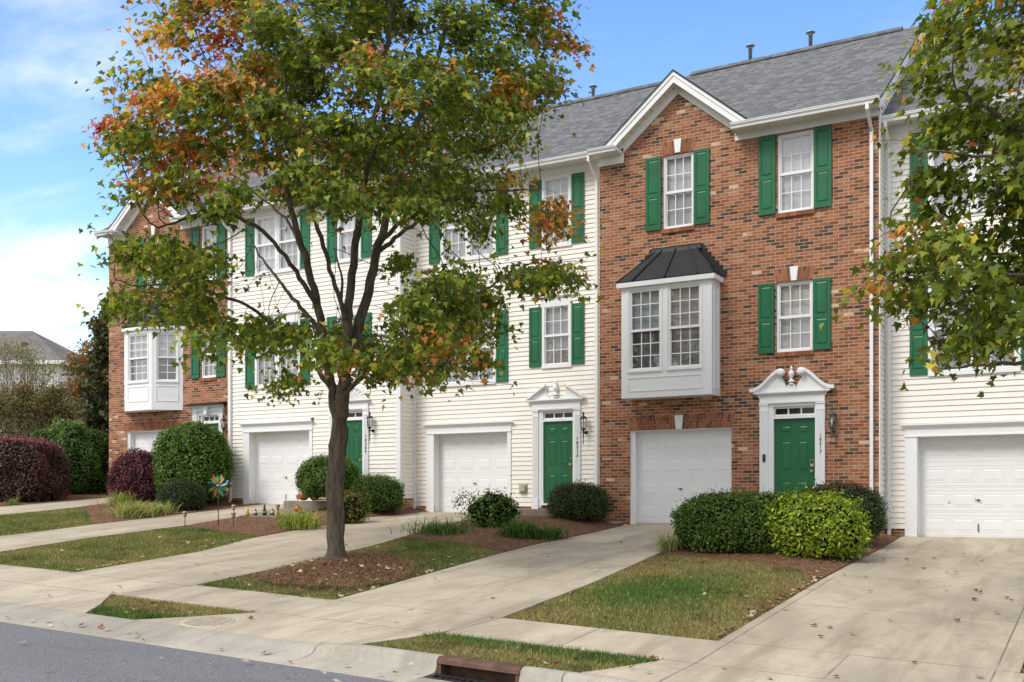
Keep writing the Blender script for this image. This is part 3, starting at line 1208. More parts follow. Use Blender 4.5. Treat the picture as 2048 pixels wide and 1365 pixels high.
def eaves(root, x0, x1, fx0, fx1):
    """soffit and fascia along the front, with grooves across the soffit"""
    mb = MB()
    z = EAVE_Z - 0.075
    mb.box(x0, x1, -OVER, -OVER + 0.02, z - 0.03, EAVE_Z + 0.005, 0)
    n = int((x1 - x0) / 0.15)
    for i in range(n):
        a = x0 + (x1 - x0) * i / n
        b = x0 + (x1 - x0) * (i + 1) / n
        mb.box(a + 0.006, b - 0.006, -OVER + 0.02, 0.0, z, z + 0.012, 1)
    mb.box(x0, x1, -OVER + 0.02, 0.0, z + 0.012, z + 0.02, 1)
    for xx in (x0, x1 - 0.02):
        mb.ext([(-OVER + 0.02, z - 0.03), (0.0, z - 0.03), (0.0, EAVE_Z + PITCH * OVER - 0.05), (-OVER + 0.02, EAVE_Z - 0.03)], xx, xx + 0.02, 0, axis='x')
    o = mb.build('eaves_soffit', [M['white'], M['soffit']], root)
    fb = MB()
    fb.box(fx0, fx1, -0.035, 0.0, EAVE_Z - 0.225, z - 0.001)
    fb.box(fx0, fx1, -0.055, 0.0, z - 0.035, z - 0.002)
    fb.build('frieze_board', M['white'], root)
    return o


def main_roof(root, x0, x1, vents=(), notch=None):
    mb = MB()
    t = 0.045
    yb = DEPTH + OVER
    xe = x0
    front = [(x1, RIDGE_Y), (x0, RIDGE_Y)]
    if notch:                                              # the front slope is left open under the cross gable
        xa, zap, sl, gl_, gr_ = notch
        xe = gr_ + 0.03
        front += [(x0, -OVER + 0.03), (gl_, -OVER + 0.03), (xa, (zap - EAVE_Z) / PITCH - OVER)]
    front += [(xe, -OVER - 0.03), (x1, -OVER - 0.03)]

    def slope_z(y):
        return EAVE_Z + (RIDGE_Z + 0.02 - EAVE_Z) * (y + OVER + 0.03) / (RIDGE_Y + OVER + 0.03)
    if notch:                                              # two convex pieces
        mb.poly([(p[0], p[1], slope_z(p[1])) for p in (front[0], (xa, RIDGE_Y), front[4], front[5], front[6])][::-1], 0)
        mb.poly([(p[0], p[1], slope_z(p[1])) for p in ((xa, RIDGE_Y), front[1], front[2], front[3], front[4])][::-1], 0)
        mb.poly([(p[0], p[1], slope_z(p[1]) - t) for p in (front[0], (xa, RIDGE_Y), front[4], front[5], front[6])], 1)
        mb.poly([(p[0], p[1], slope_z(p[1]) - t) for p in ((xa, RIDGE_Y), front[1], front[2], front[3], front[4])], 1)
    else:
        mb.poly([(p[0], p[1], slope_z(p[1])) for p in front[::-1]], 0)
        mb.poly([(p[0], p[1], slope_z(p[1]) - t) for p in front], 1)
    mb.poly([(x1, yb, EAVE_Z), (x0, yb, EAVE_Z), (x0, RIDGE_Y, RIDGE_Z + 0.02), (x1, RIDGE_Y, RIDGE_Z + 0.02)], 0)
    mb.poly([(xe, -OVER - 0.03, EAVE_Z - t), (x1, -OVER - 0.03, EAVE_Z - t), (x1, -OVER - 0.03, EAVE_Z), (xe, -OVER - 0.03, EAVE_Z)], 1)
    for xx in (x0, x1):
        mb.poly([(xx, -OVER - 0.03, EAVE_Z - t), (xx, -OVER - 0.03, EAVE_Z), (xx, RIDGE_Y, RIDGE_Z + 0.02), (xx, RIDGE_Y, RIDGE_Z - t)], 1)
        mb.poly([(xx, yb, EAVE_Z - t), (xx, yb, EAVE_Z), (xx, RIDGE_Y, RIDGE_Z + 0.02), (xx, RIDGE_Y, RIDGE_Z - t)], 1)
    o = mb.build('roof', [M['shingle'], M['blackmetal']], root)
    rb = MB()                                              # ridge vent: capped strip, stopping short of both ends
    rb.ext([(RIDGE_Y - 0.16, RIDGE_Z - 0.06), (RIDGE_Y, RIDGE_Z + 0.07), (RIDGE_Y + 0.16, RIDGE_Z - 0.06), (RIDGE_Y + 0.16, RIDGE_Z - 0.03), (RIDGE_Y, RIDGE_Z + 0.10), (RIDGE_Y - 0.16, RIDGE_Z - 0.03)][::-1], x0 + 0.5, x1 - 0.5, axis='x')
    rb.build('ridge_vent', M['shingle'], o)
    for xx, sx in ((x0, -1), (x1, 1)):                     # rake boards
        fb = MB()
        a, b = (xx - 0.0, xx + 0.03) if sx < 0 else (xx - 0.03, xx)
        fb.ext([(-OVER, EAVE_Z - 0.05 - 0.15), (RIDGE_Y, RIDGE_Z - 0.05 - 0.17), (yb, EAVE_Z - 0.2), (yb, EAVE_Z - 0.047), (RIDGE_Y, RIDGE_Z - 0.047), (-OVER, EAVE_Z - 0.047)], a + 0.003, b - 0.003, axis='x')
        fb.build('rake_board', M['white'], root)
    for vx, vy, h in vents:
        vb = MB()
        zr = RIDGE_Z - PITCH * abs(vy - RIDGE_Y)
        zt = RIDGE_Z + h
        vb.lathe([(0.052, zr - 0.1), (0.052, zt - 0.12), (0.068, zt - 0.115), (0.068, zt - 0.09)], (vx, vy, 0), 12, 0)
        vb.lathe([(0.04, zt - 0.09), (0.125, zt - 0.05), (0.13, zt - 0.035), (0.05, zt)], (vx, vy, 0), 14, 0)
        vb.build('roof_vent', M['steel'], root)
    return o


def front_gable(root, xa, zap, slope, xl, xr, brick_z):
    """small cross gable over the left half of the brick front"""
    def L(x):
        return zap - slope * abs(x - xa)
    wb = MB()                                              # brick above the eave line
    xbl, xbr = xa - (zap - 0.12 - brick_z) / slope, xa + (zap - 0.12 - brick_z) / slope
    wb.poly([(xbl, 0, brick_z), (xbr, 0, brick_z), (xa, 0, zap - 0.12)], 0)
    wb.build('gable_wall', M['brick'], root)
    tb = MB()
    t = 0.235
    yo = -0.31
    zc = EAVE_Z - 0.055
    for sgn, xe in ((-1, xl), (1, xr)):
        le = L(xe)
        # rake board in two steps, soffit, and the trim on the brick
        def band(o0, o1, ya, yb_, mi=0):
            x_lo, x_hi = xa + sgn * (zap - o1 - zc) / slope, xa + sgn * (zap - o0 - zc) / slope
            pts = [(x_hi, zc), (x_lo, zc), (xa, zap - o1), (xa, zap - o0)]
            tb.ext(pts if sgn < 0 else pts[::-1], ya, yb_, mi)
        band(0.035, 0.035 + t, yo, yo + 0.03)
        band(0.035, 0.12, yo - 0.02, yo - 0.001)
        band(0.24, 0.255, yo + 0.03, -0.001, 1)
        band(0.256, 0.256 + 0.17, -0.04, 0.0)
        band(0.256, 0.30, -0.065, -0.041)
        n = int(abs(xe - xa) / 0.16)
        for i in range(n):                                  # soffit grooves
            x_ = xa + (xe - xa) * (i + 0.5) / n
            if L(x_) - 0.262 > zc:
                tb.box(x_ - 0.005, x_ + 0.005, yo + 0.03, -0.04, L(x_) - 0.262, L(x_) - 0.2555, 2)
    tb.build('gable_trim', [M['white'], M['soffit'], M['mortar']], root)
    rb = MB()
    yv = (zap - EAVE_Z) / PITCH - OVER
    for sgn, xe in ((-1, xl - 0.03), (1, xr + 0.03)):
        le = L(xe)
        ye = max(yo - 0.03, (le - EAVE_Z) / PITCH - OVER)
        pts = [(xe, yo - 0.035, le), (xa, yo - 0.035, zap), (xa, yv + 0.1, zap), (xe, ye + 0.15, le)]
        top = [(p[0], p[1], p[2] + 0.012) for p in pts]
        low = [(p[0], p[1], p[2] - 0.034) for p in pts]
        rb.poly(top if sgn < 0 else top[::-1], 0)
        rb.poly(low[::-1] if sgn < 0 else low, 2)
        for k in range(4):
            k2 = (k + 1) % 4
            rb.poly([low[k], low[k2], top[k2], top[k]], 1)
    rb.build('gable_roof', [M['shingle_y'], M['blackmetal'], M['soffit']], root)
    eb = MB()                                              # boxed cornice return at the left foot of the gable
    eb.box(0.0, xl + 0.50, -0.04, 0.0, EAVE_Z - 0.27, EAVE_Z + 0.06, 0)
    eb.box(-0.06, xl + 0.48, -OVER, -0.041, EAVE_Z - 0.08, EAVE_Z - 0.05, 1)
    eb.box(-0.06, xl + 0.48, -OVER, -0.041, EAVE_Z - 0.05, EAVE_Z - 0.002, 0)
    eb.build('cornice_return', [M['white'], M['soffit']], root)
    gutter_run(root, -0.06, xl + 0.48, EAVE_Z + 0.0, -OVER)


def corner_board(root, x0, x1, z0, z1, side):
    mb = MB()
    mb.box(x0, x1, -0.022, 0.0, z0, z1)
    if side > 0:
        mb.box(x1 - 0.001, x1 + 0.022, -0.022, 0.09, z0, z1)
    else:
        mb.box(x0 - 0.022, x0 + 0.001, -0.022, 0.09, z0, z1)
    return mb.build('corner_board', M['white'], root)


def house_shell_back(mb, W, zb, mi):
    zt = EAVE_Z
    mb.poly([(W, DEPTH, zb), (0, DEPTH, zb), (0, DEPTH, zt + 0.2), (W, DEPTH, zt + 0.2)], mi)


def garage_surround(root, x0, x1, zt, tw=0.24, crown=True):
    mb = MB()
    mb.box(x0 - tw, x0, -0.035, 0.02, -0.02, zt)
    mb.box(x1, x1 + tw * 0.45, -0.035, 0.02, -0.02, zt)
    mb.box(x0 - tw, x1 + tw * 0.45, -0.037, 0.02, zt, zt + 0.13)
    mb.box(x0 - tw - 0.012, x1 + tw * 0.45 + 0.012, -0.052, 0.0, zt + 0.0, zt + 0.028)
    if crown:
        cornice(mb, x0 - tw, x1 + tw * 0.45, zt + 0.13, zt + 0.27, 0.0, 0.11)
    return mb.build('garage_trim', M['white'], root)


def garage_liner(root, x0, x1, zt, d=0.26):
    mb = MB()
    mb.box(x0 - 0.02, x0 + 0.012, 0.021, d + 0.05, -0.02, zt)
    mb.box(x1 - 0.012, x1 + 0.02, 0.021, d + 0.05, -0.02, zt)
    mb.box(x0 + 0.012, x1 - 0.012, 0.021, d + 0.05, zt - 0.02, zt + 0.02)
    mb.box(x0 + 0.012, x0 + 0.06, d - 0.03, d + 0.0, -0.02, zt - 0.02)
    mb.box(x1 - 0.06, x1 - 0.012, d - 0.03, d + 0.0, -0.02, zt - 0.02)
    mb.box(x0 + 0.06, x1 - 0.06, d - 0.028, d + 0.0, zt - 0.07, zt - 0.02)
    return mb.build('garage_frame', M['white'], root)


def siding_house(xl, yf, z0, W, dx, label, number=None, ped='broken', vents=(), ds_left=True, ds_right=False, side_right=True, step=True, sticker=False, pull=False, lockx=0.5, w3top=8.31, blinds=('blind_hi', 'blind_lo')):
    root = empty('siding_townhouse', (xl, yf, z0))
    tag(root, label, 'townhouse', 'attached townhouses in the row')
    g = (0.71 + dx, 2.96 + dx, 0.0, 2.06)
    door = (3.94 + dx, 4.84 + dx, 0.14, 2.60)
    wins = []
    for (zz0, zz1) in ((3.34, 5.15), (6.57, w3top)):
        wins.append((0.955 + dx, 1.745 + dx, zz0, zz1))
        wins.append((1.795 + dx, 2.585 + dx, zz0, zz1))
    singles = [(3.975 + dx, 4.745 + dx, 3.63, 5.15), (3.975 + dx, 4.745 + dx, 6.59, w3top)]
    holes = [(g[0], g[1], -1.0, g[3]), (door[0], door[1], 0.0, door[3])] + [(0.955 + dx, 2.585 + dx, a, b) for a, b in ((3.34, 5.15), (6.57, w3top))] + singles
    wb = MB()
    siding_wall(wb, 0.0, W, 0.17, EAVE_Z - 0.2, holes)
    side_wall(wb, W, 1, 0.17)
    side_wall(wb, 0, -1, 0.17)
    house_shell_back(wb, W, -0.6, 0)
    wb.build('siding_wall', M['siding'], root)
    fb = MB()
    for a_, b_ in ((0.0, g[0]), (g[1], W)):
        fb.poly([(a_, 0.004, -0.7), (b_, 0.004, -0.7), (b_, 0.004, 0.172), (a_, 0.004, 0.172)], 0)
    for x_ in (g[0], g[1]):
        fb.poly([(x_, 0.004, -0.7), (x_, 0.2, -0.7), (x_, 0.2, 0.172), (x_, 0.004, 0.172)], 0)
    for xx in (0.0, W):
        fb.poly([(xx, 0.004, -0.7), (xx, DEPTH, -0.7), (xx, DEPTH, 0.172), (xx, 0.004, 0.172)], 0)
    fb.build('foundation', M['brick'], root)
    main_roof(root, -0.10, W + 0.10, vents)
    eaves(root, -0.09, W + 0.09, 0.0, W)
    gutter_run(root, -0.09, W + 0.09, EAVE_Z, -OVER)
    if side_right:
        corner_board(root, W - 0.105, W, 0.17, EAVE_Z - 0.2, 1)
    corner_board(root, 0.0, 0.06, 0.17, EAVE_Z - 0.2, -1)
    garage_surround(root, g[0], g[1], g[3])
    garage_liner(root, g[0], g[1], g[3])
    add_garage_door(root, g[0] + 0.03, g[1] - 0.03, g[3] - 0.03, 0.24, lock_x=lockx, sticker=sticker, pull=pull)
    # double windows and single windows, all with shutters
    for lv, (zz0, zz1) in enumerate(((3.34, 5.15), (6.57, w3top))):
        bl = blinds[1 - lv]
        add_window(root, 0.955 + dx, 1.745 + dx, zz0, zz1, -0.03, bl)
        add_window(root, 1.795 + dx, 2.585 + dx, zz0, zz1, -0.03, bl)
        mb = MB()
        mb.box(1.745 + dx, 1.795 + dx, -0.04, 0.05, zz0, zz1)
        mb.box(0.92 + dx, 2.62 + dx, -0.05, 0.0, zz0 - 0.05, zz0 - 0.001)
        mb.box(0.92 + dx, 0.954 + dx, -0.028, 0.0, zz0, zz1)
        mb.box(2.586 + dx, 2.62 + dx, -0.028, 0.0, zz0, zz1)
        if lv == 0:
            mb.box(0.94 + dx, 2.60 + dx, -0.03, 0.0, zz1 + 0.001, zz1 + 0.14)
            cornice(mb, 0.94 + dx, 2.60 + dx, zz1 + 0.14, zz1 + 0.23, 0.0, 0.08)
        mb.build('window_trim', M['white'], root)
        add_shutter(root, 0.565 + dx, 0.905 + dx, zz0 - 0.01, zz1 + 0.0, -0.012)
        add_shutter(root, 2.635 + dx, 2.975 + dx, zz0 - 0.01, zz1 + 0.0, -0.012)
    for lv, (a, b, c, d) in enumerate(singles):
        add_window(root, a, b, c, d, -0.03, blinds[1 - lv])
        mb = MB()
        mb.box(a - 0.03, b + 0.03, -0.05, 0.0, c - 0.045, c - 0.001)
        mb.box(a - 0.028, a - 0.001, -0.028, 0.0, c, d)
        mb.box(b + 0.001, b + 0.028, -0.028, 0.0, c, d)
        if lv == 0:
            mb.box(a - 0.01, b + 0.04, -0.03, 0.0, d + 0.001, d + 0.13)
            cornice(mb, a - 0.01, b + 0.04, d + 0.13, d + 0.215, 0.0, 0.08)
        mb.build('window_trim', M['white'], root)
        add_shutter(root, a - 0.375, a - 0.035, c + 0.01, d - 0.03, -0.012)
        add_shutter(root, b + 0.035, b + 0.375, c + 0.01, d - 0.03, -0.012)
    # entrance
    six_panel_door(root, 3.975 + dx, 4.80 + dx, 0.255, 2.27, 0.05, brassy=True)
    add_transom(root, 4.00 + dx, 4.78 + dx, 2.36, 2.475, 0.03)
    door_surround(root, ped, 3.69 + dx, 3.85 + dx, 4.86 + dx, 5.02 + dx, 0.11, 2.56, dict(head=2.515, base=2.80))
    tb = MB()
    tb.box(3.925 + dx, 4.85 + dx, -0.10, 0.10, 0.205, 0.25)
    tb.box(3.925 + dx, 3.974 + dx, -0.012, 0.09, 0.25, 2.56)
    tb.box(4.801 + dx, 4.85 + dx, -0.012, 0.09, 0.25, 2.56)
    tb.box(3.974 + dx, 4.801 + dx, -0.010, 0.09, 2.272, 2.325)
    tb.build('door_frame', M['white'], root)
    add_lantern(root, 5.16 + dx, 2.47)
    if number:
        add_number(root, number, 4.945 + dx, 1.88, 1.36, -0.060)
    if step:
        sb = MB()
        sb.box(3.05 + dx, 5.05 + dx, -1.15, -0.01, -0.30, 0.105)
        sb.build('entry_step', M['step'], root)
    if ds_left:
        downspout(root, 0.10, EAVE_Z - 0.10, 0.02, -OVER)
    if ds_right:
        downspout(root, W - 0.37, EAVE_Z - 0.10, 0.02, -OVER)
    ub = MB()
    ub.box(3.34 + dx, 3.50 + dx, -0.09, 0.0, 0.53, 0.71)
    ub.box(3.36 + dx, 3.48 + dx, -0.105, -0.09, 0.55, 0.69)
    ub.box(3.30 + dx, 3.54 + dx, -0.025, 0.0, 0.49, 0.75)
    ub.build('outlet_box', M['tanbox'], root)
    hb = MB()
    hb.tube([(5.30 + dx, 0.0, 0.60), (5.30 + dx, -0.09, 0.60), (5.30 + dx, -0.12, 0.54)], 0.016, 8)
    hb.lathe([(0.035, 0), (0.035, 0.012)], (5.30 + dx, -0.06, 0.655), 10)
    hb.tube([(5.30 + dx, -0.06, 0.60), (5.30 + dx, -0.06, 0.66)], 0.009, 6)
    hb.build('hose_tap', M['brass'], root)
    return root


M['step'] = concrete_mat('entry_concrete', (0.25, 0.215, 0.165))
M['tanbox'] = simple('tan_plastic', (0.45, 0.42, 0.30), 0.5, 0.1)


def apply_sub(mb, sub, mx):
    i = len(mb.v)
    mb.v += [tuple(mx @ Vector(p)) for p in sub.v]
    mb.f += [tuple(i + k for k in f) for f in sub.f]
    mb.m += sub.m
    mb.s += sub.s


def plan_matrix(A, B):
    A, B = Vector((*A, 0)), Vector((*B, 0))
    d = B - A
    ex = d.normalized()
    ey = Vector((-ex.y, ex.x, 0))
    return d.length, Matrix(((ex.x, ey.x, 0, A.x), (ex.y, ey.y, 0, A.y), (0, 0, 1, 0), (0, 0, 0, 1)))


def add_bay(root, plan, z0, z1, eave_z, top, faces, roof_over=0.08, seams=3, flash=True):
    """projecting bay: plan = points left to right; faces[i] = list of windows (offset0, offset1, cols) on the i-th side; metal hip roof"""
    mb = MB()
    wins = []
    for i in range(len(plan) - 1):
        Ln, mx = plan_matrix(plan[i], plan[i + 1])
        sub = MB()
        holes = [(a, b, top['wz0'], top['wz1']) for a, b, c in faces[i]]
        wall_grid(sub, 0, Ln, z0, z1, holes, 0.0, 0, 0.10)
        if faces[i]:
            a0, b0 = faces[i][0][0] - 0.02, faces[i][-1][1] + 0.02
            p0, p1 = top['pz0'], top['pz1']
            fr = 0.018
            sub.box(a0, b0, -0.013, 0.0, p0, p0 + fr)
            sub.box(a0, b0, -0.013, 0.0, p1 - fr, p1)
            sub.box(a0, a0 + fr, -0.0125, 0.0, p0 + fr, p1 - fr)
            sub.box(b0 - fr, b0, -0.0125, 0.0, p0 + fr, p1 - fr)
            for a, b, c in faces[i]:
                sub.box(a - 0.03, b + 0.03, -0.035, 0.0, top['wz0'] - 0.045, top['wz0'] - 0.002)
                sub.box(a - 0.03, a - 0.002, -0.016, 0.0, top['wz0'], top['wz1'])
                sub.box(b + 0.002, b + 0.03, -0.016, 0.0, top['wz0'], top['wz1'])
                sub.box(a - 0.03, b + 0.03, -0.016, 0.0, top['wz1'] + 0.002, top['wz1'] + 0.03)
                wins.append((a, b, c, mx, i))
        elif Ln > 0.35:
            fr = 0.018
            a0, b0 = 0.16, Ln - 0.14
            for (p0, p1) in ((z0 + 0.14, z1 - 0.12),):
                sub.box(a0, b0, -0.013, 0.0, p0, p0 + fr)
                sub.box(a0, b0, -0.013, 0.0, p1 - fr, p1)
                sub.box(a0, a0 + fr, -0.0125, 0.0, p0 + fr, p1 - fr)
                sub.box(b0 - fr, b0, -0.0125, 0.0, p0 + fr, p1 - fr)
        apply_sub(mb, sub, mx)
    pl = [(p[0], p[1]) for p in plan]
    mb.poly([(p[0], p[1], z0) for p in pl[::-1]])
    # eave board all round
    cx = (plan[0][0] + plan[-1][0]) / 2
    ev = []
    for i, p in enumerate(plan):
        if p[1] > -0.01:
            ev.append((p[0] + (roof_over if p[0] > cx else -roof_over), 0.0))
        else:
            fx = p[0] + (roof_over if p[0] > cx else -roof_over) * (1.0 if len(plan) == 4 and abs(plan[0][0] - plan[1][0]) < 0.2 else 0.45)
            ev.append((fx, p[1] - roof_over))
    for i in range(len(ev) - 1):
        a, b = ev[i], ev[i + 1]
        mb.poly([(a[0], a[1], z1 - 0.002), (b[0], b[1], z1 - 0.002), (b[0], b[1], eave_z), (a[0], a[1], eave_z)])
    mb.poly([(p[0], p[1], z1 - 0.002) for p in ev[::-1]])
    bay = mb.build('bay_window', M['white'], root)
    for k, (a, b, c, mx, i) in enumerate(wins):
        bay_sash(bay, a, b, top['wz0'], top['wz1'], c, mx, top['blinds'][k])
    # hip roof
    rb = MB()
    t0, t1, zt = top['x0'], top['x1'], top['z']
    e = [(p[0], p[1], eave_z + 0.004) for p in ev]
    ew = 0.02
    T0, T1 = (t0, -0.03, zt), (t1, -0.03, zt)
    L0, L1, R1, R0 = e[0], e[1], e[-2], e[-1]
    rb.poly([L1, R1, T1, T0])
    rb.poly([L0, L1, T0])
    rb.poly([R1, R0, T1])
    rb.poly([T0, T1, (t1, 0, zt), (t0, 0, zt)])
    for k in range(len(e) - 1):
        a, b = e[k], e[k + 1]
        rb.poly([(a[0], a[1], a[2] - 0.022), (b[0], b[1], b[2] - 0.022), (b[0], b[1], b[2]), (a[0], a[1], a[2])])

    def seam(p, q, h=0.03, w=0.012):
        p, q = Vector(p), Vector(q)
        nrm = Vector((0, -0.75, 0.66))
        for s_ in (-1, 1):
            off = Vector((w * s_, 0, 0))
            rb.poly([p + off, q + off, q + off + nrm * h, p + off + nrm * h] if s_ > 0 else [q + off, p + off, p + off + nrm * h, q + off + nrm * h])
        rb.poly([p + Vector((-w, 0, 0)) + nrm * h, p + Vector((w, 0, 0)) + nrm * h, q + Vector((w, 0, 0)) + nrm * h, q + Vector((-w, 0, 0)) + nrm * h])
        rb.poly([p + Vector((-w, 0, 0)), p + Vector((w, 0, 0)), p + Vector((w, 0, 0)) + nrm * h, p + Vector((-w, 0, 0)) + nrm * h])
    for k in range(seams):
        f = (k + 0.5) / seams if seams > 1 else 0.5
        f = 0.5 + (f - 0.5) * 1.0
        pa = Vector(L1).lerp(Vector(R1), f)
        pb = Vector(T0).lerp(Vector(T1), f * 1.0)
        seam(pa, pb)
    rb.tube([L1, T0], 0.016, 6)
    rb.tube([R1, T1], 0.016, 6)
    if flash:
        ns = 7
        for side in (0, 1):
            E0 = L0 if side == 0 else R0
            Tt = T0 if side == 0 else T1
            for k in range(ns):
                f0, f1 = k / ns, (k + 1) / ns
                xa, za = E0[0] + (Tt[0] - E0[0]) * f0, E0[2] + (zt - E0[2]) * f0
                xb, zb = E0[0] + (Tt[0] - E0[0]) * f1, E0[2] + (zt - E0[2]) * f1
                out = 0.07 if side else -0.07
                x0_, x1_ = sorted((xa + out, xb - out * 0.6))
                rb.box(x0_, x1_, -0.014 - 0.0006 * k, 0.004, za - 0.01, zb + 0.055)
        rb.box(t0 - 0.10, t1 + 0.10, -0.021, 0.004, zt - 0.06, zt + 0.075)
        rb.poly([(t0 - 0.12, -0.075, zt - 0.055), (t1 + 0.12, -0.075, zt - 0.055), (t1 + 0.08, -0.022, zt + 0.04), (t0 - 0.08, -0.022, zt + 0.04)])
    rb.build('bay_roof', M['blackmetal'], bay)
    return bay


def bay_sash(bay, x0, x1, z0, z1, cols, mx, blind):
    mb, gl, bl = MB(), MB(), MB()
    y, fw, d = 0.008, 0.035, 0.085
    mb.box(x0, x0 + fw, y, y + d, z0, z1)
    mb.box(x1 - fw, x1, y, y + d, z0, z1)
    mb.box(x0 + fw, x1 - fw, y, y + d, z1 - fw, z1)
    mb.box(x0 + fw, x1 - fw, y, y + d, z0, z0 + fw)
    zm = (z0 + z1) / 2 - 0.01
    a, b = x0 + fw, x1 - fw
    for c, e, yy in ((zm, z1 - fw, y + 0.015), (z0 + fw, zm, y + 0.042)):
        sw = 0.024
        mb.box(a, a + sw, yy, yy + 0.03, c, e)
        mb.box(b - sw, b, yy, yy + 0.03, c, e)
        mb.box(a + sw, b - sw, yy, yy + 0.03, e - sw, e)
        mb.box(a + sw, b - sw, yy, yy + 0.03, c, c + sw)
        p, q, r, s = a + sw, b - sw, c + sw, e - sw
        for i in range(1, cols):
            x = p + (q - p) * i / cols
            mb.box(x - 0.010, x + 0.010, yy + 0.006, yy + 0.026, r, s)
        for i in (1, 2):
            z = r + (s - r) * i / 3
            mb.box(p, q, yy + 0.0075, yy + 0.0245, z - 0.010, z + 0.010)
        gl.poly([(p, yy + 0.016, r), (q, yy + 0.016, r), (q, yy + 0.016, s), (p, yy + 0.016, s)])
    mb.box(a - 0.004, b + 0.004, y + 0.004, y + 0.013, zm - 0.028, zm + 0.028)
    hi, lo = blind
    bl.poly([(a, y + 0.10, zm), (b, y + 0.10, zm), (b, y + 0.10, z1), (a, y + 0.10, z1)], 0)
    bl.poly([(a, y + 0.16, z0), (b, y + 0.16, z0), (b, y + 0.16, zm + 0.02), (a, y + 0.16, zm + 0.02)], 1)
    for m in (mb, gl, bl):
        m.v = [tuple(mx @ Vector(p)) for p in m.v]
    o = mb.build('sash', M['white'], bay)
    gl.build('glass_pane', M['glass_dark'], bay)
    bl.build('blind', [M[hi], M[lo]], bay)
    return o


